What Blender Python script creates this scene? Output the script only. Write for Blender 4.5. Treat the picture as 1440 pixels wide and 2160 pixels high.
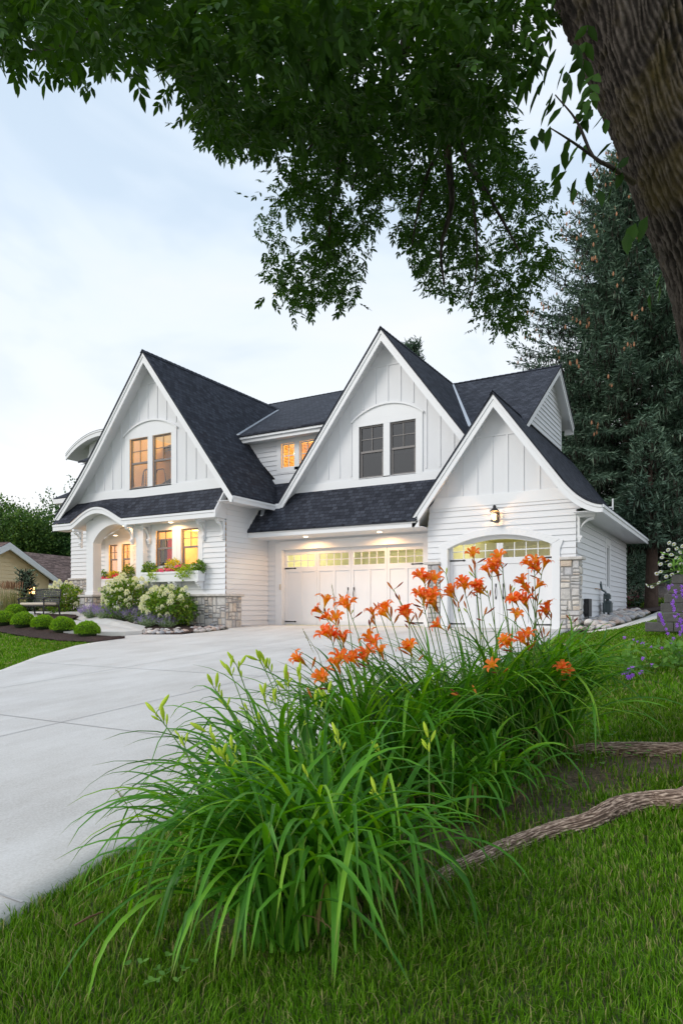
import bpy, bmesh, math, random
import numpy as np
from mathutils import Vector, Matrix, Quaternion

rnd = random.Random(11)
RNG = np.random.default_rng(7)
scene = bpy.context.scene
for o in list(bpy.data.objects):
    bpy.data.objects.remove(o)
C = scene.collection
PI = math.pi
R = math.radians

# ------------------------------------------------------------------ camera
# x runs along the front of the house, y away from the street, z = 0 is the garage floor
TH = R(30.2)
cam_d = bpy.data.cameras.new('camera')
cam = bpy.data.objects.new('camera', cam_d)
C.objects.link(cam)
cam.location = (0, 0, .5)
cam.rotation_euler = (R(90), 0, TH)
cam_d.sensor_fit = 'VERTICAL'
cam_d.sensor_height = 36
cam_d.sensor_width = 24
cam_d.lens = 24
cam_d.shift_y = 206 / 2160
cam_d.clip_start = .05
cam_d.clip_end = 2000
scene.camera = cam

# ------------------------------------------------------------------ world, sun, exposure
SUN_AZ = R(215)        # where the light comes from, clockwise from +y: behind and left of the camera
SUN_EL = R(32)
world = bpy.data.worlds.new('World')
scene.world = world
world.use_nodes = True
wn = world.node_tree
wn.nodes.clear()
wo = wn.nodes.new('ShaderNodeOutputWorld')
wb = wn.nodes.new('ShaderNodeBackground')
wb.inputs['Strength'].default_value = .15
sky = wn.nodes.new('ShaderNodeTexSky')
sky.sky_type = 'NISHITA'
sky.sun_disc = False
sky.sun_elevation = SUN_EL
sky.sun_rotation = SUN_AZ
sky.dust_density = 2.0
sky.ozone_density = 2.0
wtc = wn.nodes.new('ShaderNodeTexCoord')
wmap = wn.nodes.new('ShaderNodeMapping')
wmap.inputs['Scale'].default_value = (1.0, 1.0, 3.2)
wns = wn.nodes.new('ShaderNodeTexNoise')
wns.inputs['Scale'].default_value = 1.5
wns.inputs['Detail'].default_value = 5
wns.inputs['Roughness'].default_value = .5
wns.inputs['Distortion'].default_value = .6
wr = wn.nodes.new('ShaderNodeValToRGB')
wr.color_ramp.elements[0].position = .46
wr.color_ramp.elements[0].color = (.0, .0, .0, 1)
wr.color_ramp.elements[1].position = .72
wr.color_ramp.elements[1].color = (.45, .45, .45, 1)
# a thin bright veil thickens towards the horizon
wsep = wn.nodes.new('ShaderNodeSeparateXYZ')
wvr = wn.nodes.new('ShaderNodeMapRange')
wvr.inputs['From Min'].default_value = .02
wvr.inputs['From Max'].default_value = .80
wvr.inputs['To Min'].default_value = .97
wvr.inputs['To Max'].default_value = .80
wmx = wn.nodes.new('ShaderNodeMath')
wmx.operation = 'MAXIMUM'
wadd = wn.nodes.new('ShaderNodeMath')
wadd.operation = 'ADD'
wadd.use_clamp = True
wmix = wn.nodes.new('ShaderNodeMix')
wmix.data_type = 'RGBA'
wvc = wn.nodes.new('ShaderNodeValToRGB')
for k, (p, c) in enumerate(((.0, (6.55, 6.40, 6.35)), (.20, (5.9, 6.2, 6.5)), (.50, (4.5, 5.35, 6.25)), (.9, (3.9, 4.85, 6.0)))):
    e = wvc.color_ramp.elements[k] if k < 2 else wvc.color_ramp.elements.new(p)
    e.position = p; e.color = (*[q / 7 for q in c], 1)
wvs = wn.nodes.new('ShaderNodeMix'); wvs.data_type = 'RGBA'; wvs.blend_type = 'MULTIPLY'; wvs.inputs['Factor'].default_value = 1
wvs.inputs['B'].default_value = (7, 7, 7, 1)
# soft pinkish cloud lit by the low sun
wcl = wn.nodes.new('ShaderNodeMix'); wcl.data_type = 'RGBA'
wcl.inputs['B'].default_value = (6.9, 6.35, 6.15, 1)
L = wn.links.new
L(wtc.outputs['Generated'], wmap.inputs['Vector'])
L(wmap.outputs['Vector'], wns.inputs['Vector'])
L(wns.outputs['Fac'], wr.inputs['Fac'])
L(wtc.outputs['Generated'], wsep.inputs['Vector'])
L(wsep.outputs['Z'], wvr.inputs['Value'])
L(wsep.outputs['Z'], wvc.inputs['Fac'])
L(wvc.outputs['Color'], wvs.inputs['A'])
L(wvs.outputs['Result'], wcl.inputs['A'])
L(wr.outputs['Color'], wcl.inputs['Factor'])
L(wcl.outputs['Result'], wmix.inputs['B'])
L(wr.outputs['Color'], wadd.inputs[0])
L(wvr.outputs['Result'], wadd.inputs[1])
L(wadd.outputs['Value'], wmix.inputs['Factor'])
L(sky.outputs['Color'], wmix.inputs['A'])
L(wmix.outputs['Result'], wb.inputs['Color'])
L(wb.outputs['Background'], wo.inputs['Surface'])

sun_d = bpy.data.lights.new('sun', 'SUN')
sun_d.energy = 1.45
sun_d.angle = R(24)
sun_d.color = (1.0, .935, .86)
sun = bpy.data.objects.new('sun', sun_d)
C.objects.link(sun)
sdir = Vector((math.sin(SUN_AZ) * math.cos(SUN_EL), math.cos(SUN_AZ) * math.cos(SUN_EL), math.sin(SUN_EL)))
sun.rotation_euler = sdir.to_track_quat('Z', 'Y').to_euler()
sun.location = sdir * 60

scene.view_settings.view_transform = 'Standard'
scene.view_settings.look = 'None'
scene.view_settings.exposure = .17
scene.view_settings.gamma = 1.0
scene.view_settings.use_curve_mapping = False
scene.render.engine = 'CYCLES'
scene.cycles.use_denoising = True
scene.cycles.max_bounces = 8
scene.cycles.diffuse_bounces = 4
scene.cycles.transparent_max_bounces = 12
scene.cycles.sample_clamp_indirect = 6

# ------------------------------------------------------------------ helpers: points
F0, U0, V0 = 1440., 720., 1286.
CS, SN = math.cos(TH), math.sin(TH)


def ray(u, v):
    a = (u - U0) / F0
    return np.array([-SN + a * CS, CS + a * SN, (V0 - v) / F0])


def ss(a, b, x):
    t = min(1., max(0., (x - a) / (b - a)))
    return t * t * (3 - 2 * t)


def ground(x, y):
    z = -.95 + .0562 * min(y, 16.9)
    if y > 17:
        z += .045 * (y - 17) * ss(-6, -3.4, x)
    z += .42 * ss(-3.3, -.4, x) * ss(3.5, 11, y)
    z += .42 * ss(-12.8, -19, x) * ss(8.5, 14, y)
    return z


def gnp(x, y):
    def s(a, b, q):
        t = np.clip((q - a) / (b - a), 0, 1)
        return t * t * (3 - 2 * t)
    z = -.95 + .0562 * np.minimum(y, 16.9)
    z = z + np.where(y > 17, .045 * (y - 17) * s(-6, -3.4, x), 0)
    z = z + .42 * s(-3.3, -.4, x) * s(3.5, 11, y)
    z = z + .42 * s(-12.8, -19, x) * s(8.5, 14, y)
    return z


def on_y(u, v, y):
    d = ray(u, v)
    p = d * (y / d[1])
    return Vector((p[0], p[1], p[2] + .5))


def on_d(u, v, t):
    p = ray(u, v) * t
    return Vector((p[0], p[1], p[2] + .5))


def on_g(u, v):
    d = ray(u, v)
    t = .8
    while t < 90:
        p = d * t
        if p[2] + .5 < ground(p[0], p[1]):
            break
        t += .01
    return Vector((p[0], p[1], ground(p[0], p[1])))


# ------------------------------------------------------------------ helpers: objects
def tag(o, label=None, cat=None, group=None, kind=None):
    if label: o['label'] = label
    if cat: o['category'] = cat
    if group: o['group'] = group
    if kind: o['kind'] = kind
    return o


def empty(name, loc=(0, 0, 0), label=None, cat=None, group=None):
    o = bpy.data.objects.new(name, None)
    o.empty_display_size = .2
    C.objects.link(o)
    o.location = loc
    return tag(o, label, cat, group)


def link(name, me, parent=None, local=False):
    o = bpy.data.objects.new(name, me)
    C.objects.link(o)
    if parent is not None:
        o.parent = parent
        if not local:
            p = parent
            inv = Matrix.Identity(4)
            chain = []
            while p is not None:
                chain.append(p)
                p = p.parent
            for q in reversed(chain):
                inv = inv @ Matrix.LocRotScale(q.location, q.rotation_euler, q.scale)
            o.matrix_basis = inv.inverted()
    return o


def copy_to(o, parent=None):
    c = o.copy()
    C.objects.link(c)
    c.parent = parent
    return c


class MB:
    """collects shapes and links them as ONE mesh object"""
    def __init__(s):
        s.v = []; s.f = []; s.uv = {}; s.m = []; s.cur = 0

    def vert(s, p):
        s.v.append((p[0], p[1], p[2]))
        return len(s.v) - 1

    def poly(s, pts, uv=None):
        i = [s.vert(p) for p in pts]
        s.f.append(i); s.m.append(s.cur)
        if uv: s.uv[len(s.f) - 1] = uv

    def hexa(s, p):
        b = [s.vert(q) for q in p]
        for q in ((0, 3, 2, 1), (4, 5, 6, 7), (0, 1, 5, 4), (1, 2, 6, 5), (2, 3, 7, 6), (3, 0, 4, 7)):
            s.f.append([b[k] for k in q]); s.m.append(s.cur)

    def box(s, x0, x1, y0, y1, z0, z1):
        s.hexa([(x0, y0, z0), (x1, y0, z0), (x1, y1, z0), (x0, y1, z0), (x0, y0, z1), (x1, y0, z1), (x1, y1, z1), (x0, y1, z1)])

    def fbox(s, fr, a0, a1, z0, z1, d0, d1):
        q = [fr(a0, z0, d0), fr(a1, z0, d0), fr(a1, z0, d1), fr(a0, z0, d1), fr(a0, z1, d0), fr(a1, z1, d0), fr(a1, z1, d1), fr(a0, z1, d1)]
        s.hexa(q)

    def prism(s, fr, pts, d0, d1):
        """pts: polygon in the frame (a, z); extruded from depth d0 to d1"""
        n = len(pts)
        A = [s.vert(fr(a, z, d0)) for a, z in pts]
        B = [s.vert(fr(a, z, d1)) for a, z in pts]
        s.f.append(A[::-1]); s.m.append(s.cur)
        s.f.append(B); s.m.append(s.cur)
        for k in range(n):
            j = (k + 1) % n
            s.f.append([A[k], A[j], B[j], B[k]]); s.m.append(s.cur)

    def band(s, fr, top, bot, d0, d1):
        """a board between two polylines (same count) in the frame"""
        for k in range(len(top) - 1):
            q = [bot[k], bot[k + 1], top[k + 1], top[k]]
            s.hexa([fr(q[0][0], q[0][1], d0), fr(q[1][0], q[1][1], d0), fr(q[1][0], q[1][1], d1), fr(q[0][0], q[0][1], d1),
                    fr(q[3][0], q[3][1], d0), fr(q[2][0], q[2][1], d0), fr(q[2][0], q[2][1], d1), fr(q[3][0], q[3][1], d1)])

    def tube(s, pts, rad, n=8, cap=True):
        pts = [Vector(p) for p in pts]
        if not hasattr(rad, '__len__'): rad = [rad] * len(pts)
        rings = []
        up = Vector((.12, .31, .94))
        for k, p in enumerate(pts):
            t = (pts[min(k + 1, len(pts) - 1)] - pts[max(k - 1, 0)])
            if t.length < 1e-9: t = Vector((0, 0, 1))
            t.normalize()
            x = t.cross(up)
            if x.length < 1e-3: x = t.cross(Vector((1, 0, 0)))
            x.normalize()
            y = t.cross(x)
            rings.append([s.vert(p + (x * math.cos(2 * PI * q / n) + y * math.sin(2 * PI * q / n)) * rad[k]) for q in range(n)])
        for k in range(len(rings) - 1):
            for q in range(n):
                s.f.append([rings[k][q], rings[k][(q + 1) % n], rings[k + 1][(q + 1) % n], rings[k + 1][q]]); s.m.append(s.cur)
        if cap:
            s.f.append(rings[0][::-1]); s.m.append(s.cur)
            s.f.append(rings[-1]); s.m.append(s.cur)

    def lathe(s, c, prof, n=16):
        """prof: (r, z) about the vertical through c"""
        rings = []
        for r, z in prof:
            rings.append([s.vert((c[0] + r * math.cos(2 * PI * k / n), c[1] + r * math.sin(2 * PI * k / n), c[2] + z)) for k in range(n)])
        for k in range(len(rings) - 1):
            for q in range(n):
                s.f.append([rings[k][q], rings[k][(q + 1) % n], rings[k + 1][(q + 1) % n], rings[k + 1][q]]); s.m.append(s.cur)
        s.f.append(rings[0][::-1]); s.m.append(s.cur)
        s.f.append(rings[-1]); s.m.append(s.cur)

    def mesh(s, name, mats, smooth=False):
        me = bpy.data.meshes.new(name)
        me.from_pydata(s.v, [], s.f)
        if not isinstance(mats, (list, tuple)): mats = [mats]
        for q in mats: me.materials.append(q)
        if len(mats) > 1: me.polygons.foreach_set('material_index', s.m)
        if s.uv:
            ul = me.uv_layers.new(name='uv')
            for fi, uv in s.uv.items():
                p = me.polygons[fi]
                for k, li in enumerate(p.loop_indices):
                    ul.data[li].uv = uv[k]
        if smooth: me.polygons.foreach_set('use_smooth', [True] * len(me.polygons))
        me.update()
        return me

    def build(s, name, mats, parent=None, smooth=False, bevel=0, local=False):
        o = link(name, s.mesh(name, mats, smooth), parent, local)
        if bevel:
            b = o.modifiers.new('bevel', 'BEVEL')
            b.width = bevel; b.segments = 2; b.limit_method = 'ANGLE'; b.angle_limit = R(40)
        return o


def np_mesh(name, v, f, mats, uv=None, smooth=False, midx=None, attr=None):
    """v (N,3), f (M,k) arrays -> mesh"""
    v = np.asarray(v, np.float32); f = np.asarray(f, np.int32)
    me = bpy.data.meshes.new(name)
    me.vertices.add(len(v)); me.vertices.foreach_set('co', v.ravel())
    k = f.shape[1]
    me.loops.add(f.size); me.loops.foreach_set('vertex_index', f.ravel())
    me.polygons.add(len(f))
    me.polygons.foreach_set('loop_start', np.arange(0, f.size, k, dtype=np.int32))
    me.polygons.foreach_set('loop_total', np.full(len(f), k, np.int32))
    if smooth: me.polygons.foreach_set('use_smooth', np.ones(len(f), bool))
    if not isinstance(mats, (list, tuple)): mats = [mats]
    for q in mats: me.materials.append(q)
    if midx is not None: me.polygons.foreach_set('material_index', np.asarray(midx, np.int32))
    if uv is not None:
        ul = me.uv_layers.new(name='uv')
        ul.data.foreach_set('uv', np.asarray(uv, np.float32)[f.ravel()].ravel())
    if attr is not None:
        me.attributes.new(attr[0], 'FLOAT', 'POINT').data.foreach_set('value', np.asarray(attr[1], np.float32))
    me.update(calc_edges=True)
    return me


def frame_y(y):
    return lambda a, z, d: (a, y - d, z)          # a wall facing the street


def frame_x(x):
    return lambda a, z, d: (x + d, a, z)          # a wall facing right


# ------------------------------------------------------------------ materials
class NT:
    def __init__(s, name):
        s.m = bpy.data.materials.new(name); s.m.use_nodes = True
        s.t = s.m.node_tree; s.t.nodes.clear()
        s.out = s.t.nodes.new('ShaderNodeOutputMaterial')
        s.b = s.t.nodes.new('ShaderNodeBsdfPrincipled')
        s.l(s.b.outputs[0], s.out.inputs['Surface'])

    def n(s, typ, **kw):
        q = s.t.nodes.new('ShaderNode' + typ)
        for k, v in kw.items():
            if hasattr(q, k) and not k[0].isupper(): setattr(q, k, v)
            else: q.inputs[k.replace('_', ' ')].default_value = v
        return q

    def l(s, a, b): s.t.links.new(a, b)

    def ramp(s, fac, stops):
        q = s.t.nodes.new('ShaderNodeValToRGB')
        e = q.color_ramp.elements
        while len(e) < len(stops): e.new(.5)
        for k, (p, c) in enumerate(stops):
            e[k].position = p; e[k].color = (*c, 1)
        s.l(fac, q.inputs['Fac'])
        return q.outputs['Color']

    def mixc(s, fac, a, b, mode='MIX'):
        q = s.t.nodes.new('ShaderNodeMix'); q.data_type = 'RGBA'; q.blend_type = mode
        for i, val in (('Factor', fac), ('A', a), ('B', b)):
            if isinstance(val, (int, float)): q.inputs[i].default_value = val
            elif isinstance(val, tuple): q.inputs[i].default_value = (*val, 1)
            else: s.l(val, q.inputs[i])
        return q.outputs['Result']

    def noise(s, scale, detail=4, coord='Object', rough=.55, stretch=None):
        tc = s.t.nodes.new('ShaderNodeTexCoord')
        q = s.n('TexNoise', Scale=scale, Detail=detail, Roughness=rough)
        src = tc.outputs[coord]
        if coord == 'World':
            pass
        if stretch:
            mp = s.t.nodes.new('ShaderNodeMapping'); mp.inputs['Scale'].default_value = stretch
            s.l(src, mp.inputs['Vector']); src = mp.outputs['Vector']
        s.l(src, q.inputs['Vector'])
        return q.outputs['Fac']

    def bump(s, h, strength=.3, dist=.01):
        q = s.n('Bump', Strength=strength, Distance=dist)
        s.l(h, q.inputs['Height']); s.l(q.outputs['Normal'], s.b.inputs['Normal'])
        return q

    def island(s):
        return s.t.nodes.new('ShaderNodeNewGeometry').outputs['Random Per Island']


def plain(name, col, rough=.6, metal=0, vary=.06, scale=3, spec=.5, bump=0):
    t = NT(name)
    f = t.noise(scale, 5)
    c1 = tuple(max(0, q * (1 - vary)) for q in col); c2 = tuple(min(1, q * (1 + vary)) for q in col)
    t.l(t.ramp(f, [(.3, c1), (.7, c2)]), t.b.inputs['Base Color'])
    t.b.inputs['Roughness'].default_value = rough
    t.b.inputs['Metallic'].default_value = metal
    t.b.inputs['Specular IOR Level'].default_value = spec
    if bump: t.bump(t.noise(scale * 25, 4), bump, .004)
    return t.m


M = {}
M['paint'] = plain('white_paint', (.74, .75, .77), .55, vary=.012, scale=.8, bump=.08)
M['trim'] = plain('white_trim_paint', (.80, .81, .825), .45, vary=.01, scale=.7)
M['soffit'] = plain('soffit_paint', (.74, .745, .76), .6, vary=.01)
M['door'] = plain('garage_door_paint', (.77, .77, .78), .42, vary=.01)
M['frame'] = plain('window_frame_bronze', (.20, .185, .18), .45, vary=.05)
M['wframe'] = plain('window_frame_white', (.78, .79, .8), .45, vary=.02)
M['iron'] = plain('black_iron', (.018, .018, .02), .5, vary=.2)
M['metal'] = plain('galvanised_flashing', (.55, .58, .62), .35, .8, vary=.05)
M['mortar'] = plain('mortar', (.30, .295, .295), .9, vary=.12, scale=12, bump=.3)
M['found'] = plain('concrete_foundation', (.30, .31, .33), .85, vary=.08, scale=4, bump=.2)
M['cushion'] = plain('beige_cushion', (.62, .54, .44), .9, vary=.03)
M['meter'] = plain('grey_green_meter_paint', (.07, .095, .10), .5, vary=.1)
M['copper'] = plain('copper_pipe', (.55, .33, .18), .35, .7)
M['warmwall'] = plain('room_wall', (.80, .60, .30), .8, vary=.03)
M['garwall'] = plain('garage_room_wall', (.74, .73, .47), .8, vary=.05)
M['dark'] = plain('dark_room', (.14, .135, .14), .9)
M['wood'] = plain('brown_wood', (.18, .09, .045), .6, vary=.15)
M['coat'] = plain('red_coat', (.55, .03, .03), .8)
M['coat2'] = plain('dark_coat', (.05, .035, .03), .8)
M['coat3'] = plain('green_coat', (.12, .16, .03), .8)
M['tan'] = plain('tan_siding', (.88, .69, .43), .7, vary=.02)
M['blue'] = plain('dark_blue_siding', (.02, .035, .09), .7)


def shingle(name, dark, light, sx=1 / .32, sy=1 / .14):
    t = NT(name)
    uv = t.n('UVMap', uv_map='uv')
    br = t.n('TexBrick', offset=.43, squash=1.0)
    br.inputs['Color1'].default_value = (.1, .1, .1, 1); br.inputs['Color2'].default_value = (.9, .9, .9, 1)
    br.inputs['Mortar'].default_value = (0, 0, 0, 1)
    br.inputs['Scale'].default_value = 1.0
    br.inputs['Mortar Size'].default_value = .008
    br.inputs['Mortar Smooth'].default_value = .1
    br.inputs['Brick Width'].default_value = 1 / sx
    br.inputs['Row Height'].default_value = 1 / sy
    t.l(uv.outputs['UV'], br.inputs['Vector'])
    ns = t.n('TexNoise', Scale=46.0, Detail=4.0)
    t.l(uv.outputs['UV'], ns.inputs['Vector'])
    big = t.n('TexNoise', Scale=.6, Detail=3.0)
    t.l(uv.outputs['UV'], big.inputs['Vector'])
    base = t.ramp(br.outputs['Color'], [(0, tuple(q * .45 for q in dark)), (.12, dark), (.55, tuple((a + b) / 2 for a, b in zip(dark, light))), (.9, light)])
    c = t.mixc(.5, base, t.ramp(ns.outputs['Fac'], [(.3, (.25, .25, .25)), (.7, (.85, .85, .85))]), 'OVERLAY')
    c = t.mixc(.12, c, t.ramp(big.outputs['Fac'], [(.3, (.35, .35, .35)), (.7, (.65, .65, .65))]), 'OVERLAY')
    t.l(c, t.b.inputs['Base Color'])
    t.b.inputs['Roughness'].default_value = .85
    t.b.inputs['Specular IOR Level'].default_value = .25
    # each course rises towards its butt edge
    sep = t.t.nodes.new('ShaderNodeSeparateXYZ'); t.l(uv.outputs['UV'], sep.inputs[0])
    mul = t.n('Math', operation='MULTIPLY'); mul.inputs[1].default_value = sy; t.l(sep.outputs['Y'], mul.inputs[0])
    fr = t.n('Math', operation='FRACT'); t.l(mul.outputs[0], fr.inputs[0])
    inv = t.n('Math', operation='SUBTRACT'); inv.inputs[0].default_value = 1; t.l(fr.outputs[0], inv.inputs[1])
    ad = t.n('Math', operation='ADD'); t.l(inv.outputs[0], ad.inputs[0])
    m2 = t.n('Math', operation='MULTIPLY'); m2.inputs[1].default_value = .5; t.l(br.outputs['Color'], m2.inputs[0]); t.l(m2.outputs[0], ad.inputs[1])
    t.bump(ad.outputs[0], .9, .016)
    return t.m


M['shingle'] = shingle('charcoal_shingles', (.021, .024, .034), (.055, .061, .080), 1 / .17)
M['shingle2'] = shingle('brown_shingles', (.07, .042, .035), (.22, .15, .13))


def stone_mat(name, cols, rough=.85):
    t = NT(name)
    c = t.ramp(t.island(), cols)
    n1 = t.noise(9, 6); n2 = t.noise(55, 4)
    c = t.mixc(.45, c, t.ramp(n1, [(.3, (.3, .3, .3)), (.7, (.72, .71, .7))]), 'OVERLAY')
    c = t.mixc(.3, c, t.ramp(n2, [(.35, (.3, .3, .3)), (.65, (.7, .7, .7))]), 'OVERLAY')
    t.l(c, t.b.inputs['Base Color'])
    t.b.inputs['Roughness'].default_value = rough
    t.bump(n2, .5, .01)
    return t.m


M['stone'] = stone_mat('limestone_veneer', [(0, (.42, .41, .405)), (.2, (.60, .57, .53)), (.4, (.50, .49, .495)), (.6, (.66, .61, .55)), (.75, (.46, .455, .465)), (.9, (.60, .50, .40)), (1, (.56, .54, .52))])
M['cap'] = stone_mat('limestone_cap', [(0, (.54, .515, .485)), (1, (.58, .555, .53))])
M['block'] = stone_mat('grey_wall_block', [(0, (.085, .08, .08)), (.5, (.12, .115, .11)), (1, (.10, .095, .095))])


def obj_ramp(name, cols, rough=.7, spec=.4):
    """colour picked per object"""
    t = NT(name)
    oi = t.t.nodes.new('ShaderNodeObjectInfo')
    c = t.ramp(oi.outputs['Random'], cols)
    c = t.mixc(.5, c, t.ramp(t.noise(7, 6), [(.3, (.28, .28, .28)), (.7, (.72, .72, .72))]), 'OVERLAY')
    t.l(c, t.b.inputs['Base Color'])
    t.b.inputs['Roughness'].default_value = rough
    t.b.inputs['Specular IOR Level'].default_value = spec
    t.bump(t.noise(30, 4), .3, .01)
    return t.m


M['rock'] = obj_ramp('river_rock', [(0, (.28, .29, .32)), (.2, (.58, .52, .47)), (.4, (.42, .43, .46)), (.55, (.58, .45, .38)), (.7, (.34, .25, .23)), (.82, (.68, .64, .60)), (1, (.46, .40, .37))])
M['boulder'] = obj_ramp('pink_boulder', [(0, (.36, .27, .22)), (.5, (.45, .36, .31)), (1, (.33, .30, .29))])


def leaf_mat(name, stops, trans=.35, rough=.55, spec=.14, tip=None):
    """leaves: colour varies from leaf to leaf; some light passes through"""
    t = NT(name)
    c = t.ramp(t.island(), stops)
    if tip is not None:
        uv = t.n('UVMap', uv_map='uv')
        sp = t.t.nodes.new('ShaderNodeSeparateXYZ'); t.l(uv.outputs['UV'], sp.inputs[0])
        f = t.n('MapRange'); f.inputs['From Min'].default_value = tip[1]; f.inputs['From Max'].default_value = 1.0
        t.l(sp.outputs['Y'], f.inputs['Value'])
        c = t.mixc(f.outputs['Result'], c, tip[0])
    t.l(c, t.b.inputs['Base Color'])
    t.b.inputs['Roughness'].default_value = rough
    t.b.inputs['Specular IOR Level'].default_value = spec
    if trans:
        tr = t.t.nodes.new('ShaderNodeBsdfTranslucent')
        hs = t.n('HueSaturation', Value=2.0, Saturation=1.15, Hue=.485)
        t.l(c, hs.inputs['Color']); t.l(hs.outputs['Color'], tr.inputs['Color'])
        mx = t.n('MixShader', Fac=trans)
        t.l(t.b.outputs[0], mx.inputs[1]); t.l(tr.outputs[0], mx.inputs[2]); t.l(mx.outputs[0], t.out.inputs['Surface'])
    return t.m


M['ash'] = leaf_mat('ash_leaves', [(0, (0.015, 0.042, 0.005)), (.5, (0.022, 0.063, 0.007)), (1, (0.035, 0.089, 0.010))], .24)
M['spruce'] = leaf_mat('spruce_needles', [(0, (0.054, 0.092, 0.060)), (.45, (0.100, 0.165, 0.112)), (.8, (0.168, 0.253, 0.178)), (1, (0.222, 0.306, 0.217))], .06, .65)
M['spruceold'] = leaf_mat('spruce_inner_twigs', [(0, (0.021, 0.018, 0.014)), (1, (0.044, 0.039, 0.029))], .0, .8)
M['treegreen'] = leaf_mat('maple_leaves', [(0, (0.038, 0.083, 0.025)), (.5, (0.078, 0.159, 0.043)), (1, (0.172, 0.267, 0.064))], .25)
M['treegreen2'] = leaf_mat('elm_leaves', [(0, (0.031, 0.077, 0.029)), (.5, (0.062, 0.137, 0.046)), (1, (0.129, 0.225, 0.064))], .25)
M['box'] = leaf_mat('boxwood_leaves', [(0, (0.082, 0.188, 0.015)), (.5, (0.175, 0.356, 0.026)), (1, (0.329, 0.544, 0.042))], .25)
M['hyd'] = leaf_mat('hydrangea_leaves', [(0, (0.061, 0.133, 0.022)), (.6, (0.129, 0.253, 0.034)), (1, (0.276, 0.372, 0.054))], .25)
M['panicle'] = leaf_mat('hydrangea_florets', [(0, (.62, .66, .36)), (.6, (.78, .78, .60)), (1, (.85, .84, .74))], .25)
M['lav'] = leaf_mat('catmint_leaves', [(0, (0.162, 0.235, 0.126)), (1, (0.306, 0.386, 0.218))], .2)
M['lavf'] = leaf_mat('catmint_flowers', [(0, (0.231, 0.172, 0.368)), (1, (0.416, 0.344, 0.562))], .2)
M['lily'] = leaf_mat('daylily_leaves', [(0, (0.040, 0.142, 0.015)), (.45, (0.073, 0.235, 0.022)), (.85, (0.133, 0.357, 0.030)), (1, (0.263, 0.490, 0.047))], .30, .42, .22, tip=((.18, .20, .04), .93))
M['lilystem'] = leaf_mat('daylily_stalks', [(0, (0.104, 0.204, 0.044)), (1, (0.182, 0.312, 0.077))], .1)
M['budgreen'] = leaf_mat('daylily_green_buds', [(0, (0.304, 0.455, 0.050)), (.6, (0.497, 0.632, 0.060)), (1, (0.856, 0.632, 0.050))], .2)
M['budorange'] = leaf_mat('daylily_orange_buds', [(0, (.45, .22, .05)), (.5, (.62, .24, .045)), (1, (.30, .06, .03))], .2)
M['deadleaf'] = leaf_mat('withered_leaves', [(0, (.20, .13, .06)), (1, (.36, .27, .12))], .1)
M['weed'] = leaf_mat('weed_leaves', [(0, (0.086, 0.207, 0.044)), (1, (0.202, 0.386, 0.077))], .25)
M['yellowleaf'] = leaf_mat('yellow_coleus_leaves', [(0, (.30, .34, .03)), (1, (.72, .60, .05))], .25)
M['lime'] = leaf_mat('lime_vine_leaves', [(0, (.16, .30, .03)), (1, (.40, .52, .06))], .25)
M['pinkf'] = leaf_mat('pink_petals', [(0, (.75, .05, .16)), (.5, (.85, .12, .30)), (1, (.85, .25, .25))], .2)
M['redf'] = leaf_mat('red_petals', [(0, (.70, .03, .05)), (1, (.85, .10, .18))], .2)
M['daisy'] = leaf_mat('daisy_petals', [(0, (.70, .72, .68)), (1, (.86, .86, .82))], .2)
M['purple'] = leaf_mat('bellflower_petals', [(0, (.36, .12, .62)), (1, (.58, .30, .80))], .25)
M['magenta'] = leaf_mat('astilbe_plumes', [(0, (.32, .03, .09)), (1, (.50, .08, .16))], .1)
M['reed'] = leaf_mat('reed_grass', [(0, (.16, .20, .07)), (.6, (.26, .26, .11)), (1, (.36, .26, .15))], .2)


def petal_mat():
    t = NT('orange_lily_petals')
    uv = t.n('UVMap', uv_map='uv')
    sp = t.t.nodes.new('ShaderNodeSeparateXYZ'); t.l(uv.outputs['UV'], sp.inputs[0])
    a = t.ramp(sp.outputs['Y'], [(0, (.70, .50, .04)), (.30, (.90, .46, .03)), (.46, (.78, .085, .025)), (.62, (.95, .155, .04)), (1, (.96, .22, .06))])
    b = t.ramp(sp.outputs['Y'], [(0, (.75, .55, .05)), (.36, (.92, .48, .04)), (.55, (.96, .26, .04)), (1, (.97, .36, .10))])
    oi = t.t.nodes.new('ShaderNodeObjectInfo')
    c = t.mixc(oi.outputs['Random'], a, b)
    t.l(c, t.b.inputs['Base Color'])
    t.b.inputs['Roughness'].default_value = .5
    hs = t.n('HueSaturation', Value=1.35, Saturation=1.1); t.l(c, hs.inputs['Color'])
    t.b.inputs['Specular IOR Level'].default_value = .15
    tr = t.t.nodes.new('ShaderNodeBsdfTranslucent'); t.l(hs.outputs['Color'], tr.inputs['Color'])
    mx = t.n('MixShader', Fac=.42)
    t.l(t.b.outputs[0], mx.inputs[1]); t.l(tr.outputs[0], mx.inputs[2]); t.l(mx.outputs[0], t.out.inputs['Surface'])
    return t.m


M['petal'] = petal_mat()


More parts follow.
